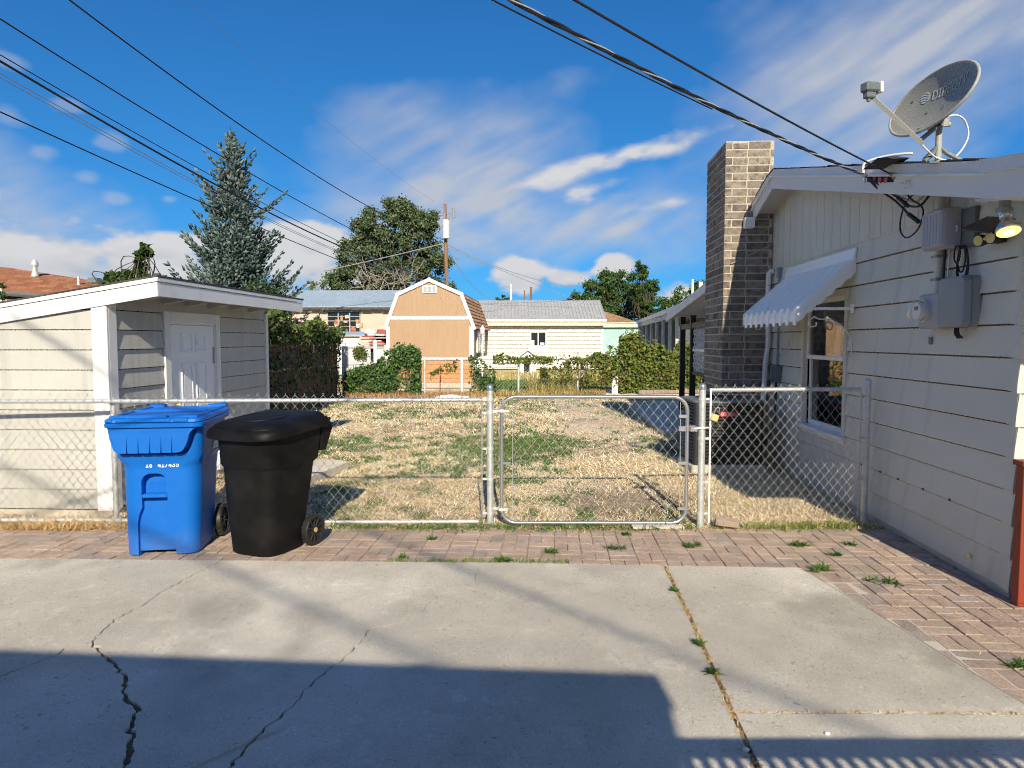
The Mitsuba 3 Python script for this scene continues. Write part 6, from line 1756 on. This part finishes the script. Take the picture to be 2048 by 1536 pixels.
# blue spruce
rg = np.random.default_rng(21)
spr = thing('blue_spruce', 'tall conical blue spruce rising behind the garden shed', 'tree')
SB = np.array([-7.75, 20.0, 0.0]); SH = 7.45
part(spr, 'trunk', tube([SB, SB + [.02, 0, SH * .5], SB + [-.03, 0, SH]], [.17, .09, .012], 8), 'm_bark', smooth=True)
spin_p, spin_d, spin_l, spin_r = [], [], [], []
bt = []
z = .9
while z < SH - .12:
    f = z / SH
    nb_ = int(13 if f < .6 else 9 if f < .85 else 5)
    L0 = (2.35 * (1 - f) ** .98 + .05) * (1 + .22 * math.sin(z * 5.1) + .12 * math.sin(z * 11.3))
    ph = rg.random() * 6.28
    for k in range(nb_):
        a = ph + 2 * math.pi * k / nb_ + rg.normal(0, .22)
        L = L0 * rg.uniform(.55, 1.12) * (1.28 if rg.random() < .18 else 1)
        el0 = .10 + .75 * f ** 2 + rg.normal(0, .07)
        n_ = max(4, int(L / .10))
        pts = []
        for i in range(n_ + 1):
            s_ = i / n_
            r_ = L * s_
            zz = z + r_ * math.tan(el0) - .30 * L * math.sin(s_ * math.pi) * (1 - f) * .55 + .20 * L * s_ ** 3
            pts.append(SB + [r_ * math.cos(a), r_ * math.sin(a), zz])
        pts = np.array(pts)
        bt.append(tube(pts, np.linspace(.018, .005, len(pts)), 4, cap=False))
        for i in range(1, len(pts)):
            t_ = pts[i] - pts[i - 1]; t_ /= np.linalg.norm(t_)
            sd__ = np.cross(t_, [0, 0, 1]); sd__ /= np.linalg.norm(sd__)
            s_ = i / len(pts)
            wid = (.46 * L * (1 - s_) ** .9 * min(1, s_ * 3 + .35) + .04) * (1 - .4 * f)
            for side in (-1, 1):
                m_ = max(1, int(wid / .085))
                for q in range(m_):
                    o = (q + .6) / m_ * wid * rg.uniform(.85, 1.1)
                    p = pts[i] + sd__ * side * o + t_ * o * .55 + [0, 0, -.10 * o + rg.normal(0, .02)]
                    d = t_ * .75 + sd__ * side * rg.uniform(.3, 1.0) + [0, 0, rg.normal(.12, .33)]
                    spin_p.append(p); spin_d.append(d); spin_l.append(rg.uniform(.11, .20)); spin_r.append(rg.uniform(.024, .037))
            spin_p.append(pts[i] + [0, 0, .02]); spin_d.append(t_ + [0, 0, rg.uniform(0, .6)]); spin_l.append(rg.uniform(.12, .2)); spin_r.append(.03)
    z += rg.uniform(.16, .26) * (1.15 - .40 * f)
for i in range(26):
    z_ = SH - .55 * rg.random() ** 1.5
    a = rg.random() * 6.28
    spin_p.append(SB + [-.03, 0, z_]); spin_d.append([math.cos(a) * .5, math.sin(a) * .5, .8]); spin_l.append(.16); spin_r.append(.018)
spin_p.append(SB + [-.03, 0, SH + .05]); spin_d.append([0, 0, 1]); spin_l.append(.3); spin_r.append(.016)
sp_, sdv = np.array(spin_p), np.array(spin_d, float)
sdv /= np.linalg.norm(sdv, axis=1, keepdims=True)
sl_, srr = np.array(spin_l)[:, None], np.array(spin_r)[:, None]
A_ = np.cross(sdv, np.where(np.abs(sdv[:, 2:]) < .9, [[0, 0, 1.0]], [[1.0, 0, 0]])); A_ /= np.linalg.norm(A_, axis=1, keepdims=True)
B_ = np.cross(sdv, A_)
N_ = len(sp_)
vv = np.stack([sp_ - sdv * sl_ * .3, sp_ + A_ * srr + sdv * sl_ * .1, sp_ + B_ * srr + sdv * sl_ * .2, sp_ - A_ * srr + sdv * sl_ * .1, sp_ - B_ * srr + sdv * sl_ * .2, sp_ + sdv * sl_ * .75], 1).reshape(-1, 3)
i6 = np.arange(N_)[:, None] * 6
ff = np.vstack([i6 + t for t in ([0, 2, 1], [0, 3, 2], [0, 4, 3], [0, 1, 4], [5, 1, 2], [5, 2, 3], [5, 3, 4], [5, 4, 1])])
SC_ = np.array([(.12, .185, .175), (.17, .24, .225), (.075, .125, .115), (.22, .29, .275), (.045, .08, .065)])
cc = SC_[rg.integers(0, 5, N_)] * rg.uniform(.65, 1.1, (N_, 1))
part(spr, 'crown', mk(vv, ff), 'm_needle', color=np.repeat(cc, 6, 0))
part(spr, 'bough', cat(bt), 'm_bark')
cones = [xf(lathe([(0, -.07), (.022, -.05), (.026, 0), (.015, .05), (0, .06)], 6), mat(tuple(SB + [rg.normal(0, .18), -.1 + rg.normal(0, .15), SH - rg.uniform(.95, 1.6)]))) for i in range(16)]
part(spr, 'cone', cat(cones), 'm_roofbrown', kind='stuff')

iv = thing('ivy_tree', 'dark green leafy shrub growing up against the right side of the spruce', 'tree')
rg = np.random.default_rng(31)
part(iv, 'trunk', cat([tube(spline([(-6.4, 18.9, 0), (-6.35 + .1 * i, 18.85, 1.4), (-6.5 + .35 * i - .3, 18.8, 2.9)], 10), .035, 5) for i in range(4)]), 'm_bark', smooth=True)
ivp = clumps_in([((-6.35, 18.7, 2.55), (.62, .5, .85), 3), ((-6.05, 18.6, 1.9), (.6, .5, .5), 2), ((-6.75, 18.7, 2.9), (.5, .4, .55), 1.2)], 3600, rg, .3)
put_leaves(iv, 'crown', ivp, .085, rg, DARKG)

# trees behind the roofs
crown_tree('elm_tree', 'big grey green elm with bare twigs showing, between the spruce and the pole', (-9.2, 54, 0), 3.0, .38,
           [((-12.0, 53, 7.3), (1.9, 1.8, 2.5), 1.4), ((-9.7, 53, 8.2), (2.4, 2.0, 3.0), 2), ((-7.3, 53, 8.4), (2.0, 2.0, 3.0), 2), ((-5.8, 53, 7.0), (1.5, 1.6, 2.6), 1.3), ((-8.2, 53, 11.0), (1.4, 1.3, 1.4), 1.0), ((-6.6, 53, 10.3), (1.2, 1.2, 1.3), .8), ((-10.6, 53, 10.2), (1.2, 1.2, 1.2), .7),
            ((-9, 52.5, 5.2), (4.2, 1.6, 1.4), 1.8), ((-12.9, 53, 5.6), (1.2, 1.4, 1.7), .8)], 76000, .20, ELM, 41, subs=34)
rg = np.random.default_rng(43)
dead = []
for k in range(34):
    b = np.array([rg.uniform(-10.6, -7.2), 50.9 + rg.random() * .4, rg.uniform(4.6, 6.4)])
    p = [b]
    d = np.array([rg.normal(0, .7), rg.normal(0, .25), rg.uniform(-.1, .9)])
    for i in range(6):
        d = d / np.linalg.norm(d) + rg.normal(0, .35, 3) * [1, .4, 1]
        p.append(p[-1] + d * .28)
    dead.append(tube(p, np.linspace(.045, .014, 7), 4))
    for q in p[2:]:
        e = q + np.array([rg.normal(0, .35), rg.normal(0, .1), rg.normal(.1, .35)])
        dead.append(tube([q, (q + e) / 2 + rg.normal(0, .06, 3), e], [.018, .013, .008], 3))
part('elm_tree', 'dead_twigs', cat(dead), 'm_greytwig', kind='stuff')
crown_tree('thin_tree', 'thin pale leaved sapling between the spruce and the elm', (-12.9, 48, 0), 1.6, .07, [((-13.0, 48, 5.4), (.9, .8, 1.1), 1), ((-13.6, 48, 4.4), (.8, .7, .7), .7)], 1500, .15, ELM * 1.5, 45, subs=16)
crown_tree('round_tree', 'broad dark green tree behind the brown hip roof', (8.6, 64, 0), 2.0, .35,
           [((6.0, 63, 5.0), (1.3, 1.6, 1.3), .8), ((7.6, 63, 5.9), (1.7, 1.8, 1.7), 1.5), ((8.8, 63, 6.6), (1.6, 1.8, 1.6), 1.5), ((10.3, 63, 5.2), (1.8, 1.8, 2.2), 1.5), ((9.2, 63, 4.2), (2.2, 1.6, 1.4), 1.2), ((11.7, 63, 4.4), (1.3, 1.3, 1.5), .8)], 38000, .20, DARKG * 1.8, 51, subs=22)
crown_tree('tall_tree', 'slender taller tree right of the broad dark tree', (10.7, 59, 0), 3.0, .2,
           [((10.5, 58, 7.3), (.62, .7, 1.2), 1), ((10.3, 58, 5.6), (.9, .9, 1.3), 1.2), ((11.5, 58, 6.1), (.6, .7, .9), .6), ((11.0, 58, 4.5), (1.0, .9, 1.0), .9)], 6500, .19, GREENS * .8, 53, subs=20)
crown_tree('sparse_tree', 'light green sparse tree between the slender tree and the chimney', (12.2, 52, 0), 1.5, .12,
           [((10.8, 51, 4.2), (1.0, .9, 1.2), 1), ((12.0, 51, 4.5), (1.0, .9, 1.2), 1), ((13.3, 51, 5.0), (.9, .9, 1.2), 1), ((11.2, 51, 3.2), (1.6, 1, .8), .8)], 6000, .17, GREENS * 1.0, 55, subs=20)
crown_tree('far_bush', 'small dark treetop just right of the barn roof', (-.95, 72, 0), 4.0, .15, [((-1.0, 72, 5.6), (.75, .8, .75), 1)], 1500, .2, DARKG, 57, subs=16)
crown_tree('broadleaf_tree', 'large leaved tree top between the brown roof and the shed roof', (-8.7, 16.3, 0), 2.2, .08,
           [((-8.72, 16.1, 3.05), (.42, .4, .34), 1.2), ((-8.40, 16.1, 3.45), (.22, .25, .36), .8), ((-8.22, 16.1, 3.72), (.16, .2, .18), .45), ((-8.05, 16.0, 3.02), (.28, .3, .2), .6), ((-9.05, 16.1, 3.1), (.16, .2, .28), .4)], 1500, .125, GREENS * .75, 61, subs=22, leaf_aspect=.85)
crown_tree('small_shrub', 'small shrub in front of the brown roofed house', (-9.6, 13.6, 0), 1.2, .04, [((-9.75, 13.5, 2.45), (.32, .3, .42), 1), ((-9.3, 13.5, 2.2), (.5, .3, .25), .7)], 800, .085, GREENS * .8, 63, subs=12, cat_='shrub')
crown_tree('small_shrub', 'row of leafy shoots showing just above the left shed roof', (-7.7, 13.8, 0), 1.4, .04, [((-8.0, 13.5, 2.35), (.55, .3, .33), 1), ((-7.3, 13.5, 2.52), (.5, .3, .2), .8)], 620, .075, GREENS * .9, 65, subs=12, cat_='shrub')


def vine_bank(name, label, p0, p1, ztop, thick, n, size, colors, seed, stems=26, low=.02, group=None, side=-1, cat_='vine', dens=(.33, .10)):
    rng = np.random.default_rng(seed)
    t = thing(name, label, cat_, group)
    p0, p1 = np.array(p0, float), np.array(p1, float)
    L = np.linalg.norm(p1 - p0)
    d = (p1 - p0) / L
    nrm = np.array([d[1], -d[0]])
    s = rng.random(n)
    prof = np.array([ztop(x) for x in s])
    prof = low + (prof - low) * (1 + .55 * (meshkit.fbm(np.stack([s * L * 1.7, s * 0, s * 0 + seed], -1), 3, seed + 1) - .5) + .10 * (rng.random(n) < .06))
    zz = low + (prof - low) * rng.random(n) ** .75
    clus = meshkit.fbm(np.stack([s * L * 2.2, zz * 2.6, s * 0 + seed], -1), 3, seed)
    keep = rng.random(n) < np.clip((clus - dens[0]) * 5, dens[1], 1)
    s, zz, prof = s[keep], zz[keep], prof[keep]
    o = rng.normal(0, 1, len(s)) * thick * .45 + thick * .5 * np.sin(s * 9) * (zz / prof)
    q = p0 + np.outer(s * L, d) + np.outer(np.abs(o) * .8 + .02, nrm)
    P = np.column_stack([q, zz])
    put_leaves(t, 'leaves', P, size, rng, colors, facing=[*(nrm * 1.2), .2], kind='stuff')
    st = []
    for k in range(stems):
        a = rng.random()
        x = a
        pts = []
        zmax = ztop(a) * rng.uniform(.6, 1.0)
        for i in range(8):
            x = np.clip(x + rng.normal(0, .025), 0, 1)
            h = low + (zmax - low) * i / 7
            w = p0 + d * x * L + nrm * (.03 + thick * .3 * rng.random())
            pts.append((w[0], w[1], h))
        st.append(tube(spline(pts, 21), rng.uniform(.006, .014), 4, cap=False))
    part(t, 'stems', cat(st), 'm_vinestem', kind='stuff')
    return t


vine_bank('vine_hedge', 'dark green vine bank over the left half of the back fence', (-5.1, 21.85), (-2.75, 21.58), lambda s: .98 + (.40 * max(0, (s - .42) / .15) if s < .57 else .40) - .10 * max(0, (s - .9) / .1),   .30, 17000, .098, DARKG * 2.0, 71, stems=70, dens=(.30, .15))
vine_bank('vine_hedge', 'tall yellow green vine hedge on the right of the back fence', (3.48, 23.25), (6.3, 24.3), lambda s: 1.48 + .18 * math.sin(s * 7) + .1 * math.sin(s * 19), .40, 26000, .105, VINEB * 1.15, 73, stems=60, dens=(.24, .3))
vine_bank('vine_hedge', 'vine mound on the back fence just left of the wide white post', (2.2, 22.95), (3.55, 23.25), lambda s: 1.12 + .42 * s + .08 * math.sin(s * 20), .26, 6000, .10, VINEB, 75, stems=20, low=.25)
vine_bank('climbing_vine', 'clump of dark vine on the back fence at the right corner of the barn', (-1.35, 22.0), (-.55, 22.25), lambda s: 1.22 - .45 * abs(s - .35), .22, 3000, .10, DARKG * 1.9, 77, stems=10)
vine_bank('climbing_vine', 'thin vine strands trailing along the top rail of the back fence', (-.6, 22.2), (2.2, 22.98), lambda s: 1.24 + .05 * math.sin(s * 17), .12, 1300, .085, VINEB, 79, stems=6, low=.98)
vine_bank('climbing_vine', 'small vine sprig over the fence in front of the barn', (-2.5, 21.6), (-1.7, 21.9), lambda s: .75 + .45 * s, .08, 200, .09, VINE, 81, stems=4, low=.7)
vine_bank('climbing_vine', 'vine tangle on the fence in front of the yellow weeds', (.9, 22.75), (2.15, 22.98), lambda s: 1.1 - .3 * (1 - s), .2, 2600, .09, VINEB, 83, stems=12, low=.45)
vw = vine_bank('climbing_vine', 'vines draped over the top of the dark board fence', (-4.66, 12.2), (-5.38, 22.0), lambda s: 2.16 + .1 * math.sin(s * 13) + .06 * math.sin(s * 41), .24, 5200, .115, VINE * 1.0, 85, stems=40, low=1.66)
vine_bank('climbing_vine', 'sparse vines hanging down the face of the dark board fence', (-4.64, 12.4), (-5.36, 21.9), lambda s: 1.75, .12, 1700, .11, VINE * 1.0, 87, stems=56, low=.05)
put_leaves('vinyl_fence', 'vine', clumps_in([((-5.95, 27.8, 1.25), (.34, .1, .34), 1)], 420, np.random.default_rng(9), .2), .10, np.random.default_rng(10), VINE)


# lawn: lying straw and green blades
def blades(xy, rng, length, width, tilt, colors, zoff=0.0):
    n = len(xy)
    a = rng.random(n) * 2 * np.pi
    L = length * rng.uniform(.6, 1.4, n)
    tl_ = rng.uniform(tilt[0], tilt[1], n)
    b = np.column_stack([xy, soil_z(xy[:, 0], xy[:, 1]) + zoff + rng.uniform(0, .008, n)])
    d = np.column_stack([np.sin(tl_) * np.cos(a), np.sin(tl_) * np.sin(a), np.cos(tl_)])
    s = np.column_stack([-np.sin(a), np.cos(a), np.zeros(n)])
    w = (width * rng.uniform(.7, 1.3, n))[:, None]
    mid = b + d * L[:, None] * .55
    tip = b + d * L[:, None] * [1, 1, .85] + np.column_stack([np.cos(a), np.sin(a), 0 * a]) * (L * .12)[:, None]
    v = np.stack([b - s * w * .5, b + s * w * .5, mid + s * w * .42, mid - s * w * .42, tip], 1).reshape(-1, 3)
    i = np.arange(n)[:, None] * 5
    f = np.vstack([i + [0, 1, 2], i + [0, 2, 3], i + [3, 2, 4]])
    c = np.asarray(colors)
    c = c[rng.integers(0, len(c), n)] * rng.uniform(.7, 1.25, (n, 1))
    return mk(v, f), np.repeat(c, 5, 0)


def green_map(x, y):
    g = meshkit.fbm(np.stack([x * .75 + 2, y * .42, x * 0], -1), 4, 17)
    band = np.exp(-((y - 11.0) / 2.6) ** 2) * (x < .9) * .19 + np.exp(-((x - .75) / .8) ** 2 - ((y - 12.0) / 1.5) ** 2) * .34 + np.exp(-((y - 16) / 3.0) ** 2) * .10
    near = -.24 * np.exp(-((y - 7.4) / 1.25) ** 2) - .12 * np.exp(-((x - 1.6) / .9) ** 2) * (y > 9)
    fringe = .40 * np.exp(-((y - 6.55) / .10) ** 2) * (x > -2) + .22 * np.exp(-((x - 2.7) / .5) ** 2 - ((y - 7.0) / .5) ** 2) + .22 * np.exp(-((x - 2.1) / .5) ** 2 - ((y - 7.7) / .6) ** 2)
    return g + band + near + fringe


def scatter(n, x0, x1, y0, y1, rng):
    return np.column_stack([rng.uniform(x0, x1, n), rng.uniform(y0, y1, n)])


gr_ = np.random.default_rng(101)
dm, dc, gm_, gc = [], [], [], []
for (n, x0, x1, y0, y1, L, W) in ((72000, -5.2, 3.5, 6.5, 9.0, .060, .0072), (64000, -6, 3.2, 9.0, 13.0, .07, .0105), (46000, -5.6, 4.0, 13, 22.5, .085, .017)):
    xy = scatter(n, x0, x1, y0, y1, gr_)
    g = green_map(xy[:, 0], xy[:, 1])
    bare = meshkit.fbm(np.stack([xy[:, 0] * 1.3, xy[:, 1] * 1.3, xy[:, 0] * 0 + 5], -1), 3, 23)
    pathm = np.clip((xy[:, 0] - .7) / .5, 0, 1) * np.clip((2.7 - xy[:, 0]) / .4, 0, 1) * np.clip((xy[:, 1] - 9.5) / 2, 0, 1)
    wet = np.exp(-((xy[:, 0] - 1.2) / .75) ** 2 - ((xy[:, 1] - 7.5) / .8) ** 2)
    tuft = meshkit.fbm(np.stack([xy[:, 0] * 5.5, xy[:, 1] * 4.0, xy[:, 0] * 0 + 2], -1), 3, 31) - .5
    keep = (g + .8 * tuft < .69 + gr_.normal(0, .09, n)) & (gr_.random(n) < np.clip(1.6 - 1.6 * bare, .25, 1) * (1 - .75 * pathm) * (1 - .75 * wet))
    m, c = blades(xy[keep], gr_, L, W, (.85, 1.5), [(.86, .71, .44), (.90, .79, .55), (.74, .58, .32), (.50, .36, .19), (.92, .84, .62)])
    dm.append(m); dc.append(c)
    xy = scatter(n, x0, x1, y0, y1, gr_)
    g = green_map(xy[:, 0], xy[:, 1])
    tuft = meshkit.fbm(np.stack([xy[:, 0] * 5.5, xy[:, 1] * 4.0, xy[:, 0] * 0 + 2], -1), 3, 31) - .5
    keep = (g + 1.15 * tuft > .70 + gr_.normal(0, .085, n)) & (gr_.random(n) < .85)
    m, c = blades(xy[keep], gr_, L * .80, W * 1.0, (.5, 1.35), [(.065, .155, .028), (.09, .19, .035), (.045, .11, .022), (.16, .23, .06)])
    gm_.append(m); gc.append(c)
labels['dry_grass'] = {'label': 'dry straw coloured grass lying over the backyard', 'category': 'grass', 'kind': 'stuff'}
scene['dry_grass'] = mikit.ply(cat(dm), 'm_grass', color=np.vstack(dc))
labels['green_grass'] = {'label': 'patches of green grass in the dry backyard', 'category': 'grass', 'kind': 'stuff'}
scene['green_grass'] = mikit.ply(cat(gm_), 'm_grass', color=np.vstack(gc))

# dry tall weeds along the back fence and the lit grass beyond it
tw_, tcl = [], []
def tall(n, x0, x1, yf, dy, L, W, cols, tilt=(.0, .5)):
    x = gr_.uniform(x0, x1, n)
    y = np.array([yf(a) for a in x]) + gr_.normal(0, dy, n)
    m, c = blades(np.column_stack([x, y]), gr_, L, W, tilt, cols)
    tw_.append(m); tcl.append(c)
fy = lambda x: np.interp(x, [-5.2, -2.65, .2, 2.1, 6], [21.7, 21.4, 22.35, 22.8, 24.0])
tall(2600, -5.2, -1.0, fy, .22, .20, .016, [(.42, .24, .11), (.50, .31, .15), (.36, .22, .10)])
tall(2000, -1.2, 3.0, fy, .22, .20, .017, [(.40, .26, .10), (.46, .33, .13), (.30, .22, .08), (.5, .38, .18)])
tall(2200, .5, 2.2, lambda x: fy(x) + .7, .3, .50, .016, [(.38, .33, .09), (.30, .29, .08), (.48, .38, .14), (.16, .20, .06)])
tall(3000, -.9, 5.0, lambda x: 31.8, .8, .34, .03, [(.55, .45, .18), (.48, .42, .15), (.60, .5, .24)])
labels['dry_weeds'] = {'label': 'tall dry brown weeds along the back fence', 'category': 'weeds', 'kind': 'stuff'}
scene['dry_weeds'] = mikit.ply(cat(tw_), 'm_grass', color=np.vstack(tcl))
tw_, tcl = [], []
tall(4200, -1.2, 3.2, lambda x: 26.5, 1.3, .22, .03, [(.08, .17, .03), (.11, .21, .04)], (.1, .8))
labels['neighbour_grass'] = {'label': 'green grass strip in the yard beyond the back fence', 'category': 'grass', 'kind': 'stuff'}
scene['neighbour_grass'] = mikit.ply(cat(tw_), 'm_grass', color=np.vstack(tcl))

# dead grass at the foot of the left fence, and litter in the joints of the driveway
tw_, tcl = [], []
STRAW = [(.62, .44, .20), (.55, .37, .15), (.70, .54, .28), (.40, .24, .11)]
for cx, w_, n in ((-4.75, .12, 60), (-4.50, .12, 200), (-4.28, .10, 240), (-4.05, .10, 220), (-4.9, .15, 90), (-3.85, .14, 160), (-3.6, .2, 60)):
    xy = np.column_stack([gr_.normal(cx, w_, n), gr_.normal(6.52, .06, n)])
    m, c = blades(xy, gr_, .085, .008, (.5, 1.45), STRAW, zoff=.012)
    tw_.append(m); tcl.append(c)
def along_poly(pts, n, sp, L, W, tilt=(1.0, 1.5), cols=STRAW):
    ls = LineString(pts)
    q = np.array([ls.interpolate(t, normalized=True).coords[0] for t in gr_.random(n)]) + gr_.normal(0, sp, (n, 2))
    m, c = blades(q, gr_, L, W, tilt, cols, zoff=.004)
    tw_.append(m); tcl.append(c)
along_poly([(1.185, 5.42), (1.127, 4.4), (1.04, 3.24), (.925, 2.2)], 700, .010, .03, .006)
along_poly([(1.06, 3.24), (2.48, 3.226)], 260, .008, .024, .005)
along_poly([(-4.5, 5.75), (-2.0, 5.7), (2.0, 5.6)], 160, .12, .03, .005)
along_poly([(-4.8, 6.1), (0, 6.05), (3.2, 6.0)], 420, .25, .028, .005)
along_poly([(2.6, 5.2), (2.9, 3.4)], 160, .2, .028, .005)
along_poly([(-3.6, 6.45), (0, 6.45), (2.4, 6.48)], 900, .05, .04, .007)
labels['dry_litter'] = {'label': 'bits of dead grass along the fence foot and in the paving joints', 'category': 'litter', 'kind': 'stuff'}
scene['dry_litter'] = mikit.ply(cat(tw_), 'm_grass', color=np.vstack(tcl))
tw_, tcl = [], []
along_poly([(-1.1, 6.48), (0.1, 6.47), (1.75, 6.5)], 420, .05, .06, .008, (.2, 1.2), [(.08, .16, .03), (.12, .2, .04), (.06, .12, .02)])
along_poly([(2.2, 6.52), (3.3, 6.6)], 700, .07, .06, .008, (.2, 1.2), [(.16, .2, .04), (.12, .18, .04), (.3, .27, .08)])
along_poly([(-1.0, 5.53), (.45, 5.50)], 240, .012, .05, .007, (.2, 1.0), [(.10, .19, .03), (.14, .24, .05)])
labels['edge_grass'] = {'label': 'short green grass along the front fence and paving edge', 'category': 'grass', 'kind': 'stuff'}
scene['edge_grass'] = mikit.ply(cat(tw_), 'm_grass', color=np.vstack(tcl))


def weed(label, x, y, r, n, h, seed, group=None, bright=1.0, lw=.012):
    rng = np.random.default_rng(seed)
    t = thing('weed', label, 'weed', group)
    cnt = rng.integers(3, 6)
    m_, c_ = [], []
    for k in range(cnt):
        a, q = rng.random() * 6.28, r * .55 * rng.random()
        cx, cy = x + q * math.cos(a) * 1.3, y + q * math.sin(a) * .7
        nk = max(6, n // cnt)
        xy = np.column_stack([rng.normal(cx, r * .12, nk), rng.normal(cy, r * .10, nk)])
        m, c = blades(xy, rng, h * rng.uniform(.6, 1.1), lw, (.6, 1.5), np.array([(.055, .125, .022), (.085, .165, .03), (.04, .09, .018)]) * bright, zoff=.012)
        m_.append(m); c_.append(c)
    part(t, 'leaves', cat(m_), 'm_grass', color=np.vstack(c_), kind='stuff')
    return t


for i, (lab, x, y, r, n, h, b) in enumerate((
        ('small green weed in the bricks below the middle of the gate', .88, 5.85, .10, 40, .05, 1),
        ('green weed in the bricks below the right half of the gate', 1.04, 6.29, .10, 44, .05, 1),
        ('wide low green weed in the bricks right of the gate post', 1.55, 5.93, .13, 60, .055, 1),
        ('green weed in the bricks in front of the right fence panel', 2.43, 5.95, .14, 60, .055, 1),
        ('small weed in the bricks nearest the house fence post', 2.90, 5.98, .10, 36, .05, 1),
        ('dense round weed where the diagonal slab edge meets the bricks', 2.36, 5.29, .12, 90, .075, 1.2),
        ('long low weed in the bricks midway along the house wall', 2.72, 5.03, .20, 80, .05, 1),
        ('small spiky weed between the slab corner and the fence panel', 2.66, 5.67, .09, 44, .06, 1),
        ('green weed in the bricks at the right edge of the photo', 2.74, 3.70, .12, 60, .05, 1.2),
        ('tuft of grass at the driveway edge below the gate hinge post', -.06, 5.545, .10, 70, .06, 1.2),
        ('tuft of grass in the bricks below the left side of the gate', .36, 5.76, .10, 60, .055, 1.2),
        ('grass tuft in the bricks left of the gate hinge post', -.68, 6.13, .08, 34, .055, 1.2),
        ('weed in the driveway joint near its far end', 1.135, 4.85, .045, 26, .045, 1),
        ('weed in the middle of the driveway joint', 1.085, 3.98, .05, 40, .05, 1),
        ('weed in the driveway joint just above the cross joint', 1.06, 3.62, .05, 44, .045, .8),
        ('grass tuft on the bricks right behind the black bin', -.90, 5.62, .07, 34, .05, 1.2))):
    weed(lab, x, y, r, n, h, 200 + i, bright=b)

# loose things on the ground
lbk = thing('loose_brick', 'loose pink brick lying beside the gate post', 'brick')
part(lbk, 'block', box(-.105, .105, -.05, .05, 0, .058, .006), 'm_paver1', to_world=mat((2.01, 6.56, .018), rz=-.18, rx=.12, ry=.10))
sl_ = thing('step_slab', 'pale concrete step slab on the grass beside the shed door', 'slab')
part(sl_, 'block', xf(prism(Polygon([(-3.3, 8.05), (-2.50, 8.15), (-2.22, 9.55), (-2.5, 9.75), (-3.3, 9.75)]), -.05, .10), np.eye(4)), 'm_stone')
for i, (x, y, s, lab) in enumerate(((-2.05, 21.15, .12, 'second pale stone from the left below the barn'), (-1.8, 21.1, .15, 'largest pale stone below the barn, in the middle of its row'), (-1.62, 21.2, .10, 'pale stone just right of the largest one below the barn'), (-2.2, 21.2, .08, 'leftmost small pale stone below the barn'), (-1.4, 21.3, .08, 'rightmost small pale stone below the barn'))):
    st_ = thing('white_stone', lab, 'stone', 'pale stones below the barn')
    ms = trimesh.creation.icosphere(2, 1.0)
    v_ = np.asarray(ms.vertices); v_ = v_ * (1 + .35 * (meshkit.noise(v_ * 1.7 + i * 5, i) - .5))[:, None]
    part(st_, 'block', xf(mk(v_, ms.faces), mat((x, y, s * .3), s=(s * 1.4, s * .9, s * .6))), 'm_vinylwhite')
pb = thing('pebble', 'white pebble on the slab near the lower end of the joint', 'pebble')
part(pb, 'stone', xf(trimesh.creation.icosphere(2, 1.0), mat((1.40, 3.05, .006), s=(.012, .010, .008))), 'm_vinylwhite', smooth=True)
pb = thing('pebble', 'white pebble lying in the joint at the bottom of the photo', 'pebble')
part(pb, 'stone', xf(trimesh.creation.icosphere(2, 1.0), mat((1.0, 2.93, .004), s=(.014, .012, .009))), 'm_vinylwhite', smooth=True)
lf = thing('green_scrap', 'small dark teal scrap at the driveway edge left of the crack', 'scrap')
part(lf, 'piece', box(-.05, .05, -.012, .012, 0, .006, .002), 'm_aqua' if False else 'm_boxdark', to_world=mat((-.62, 5.545, .001), rz=.1))
cst = thing('curb_stones', 'row of reddish edging stones under the right vine hedge', 'edging')
er_ = np.random.default_rng(6)
for i in range(9):
    part(cst, 'stone', box(-.12, .12, -.08, .08, 0, .13 + er_.uniform(-.02, .02), .02), 'm_paver2', to_world=mat((4.2 + .25 * i, 22.9 + .06 * i, 0), rz=er_.normal(0, .08)))
for k in [k for k, d in labels.items() if not d]:
    del labels[k]
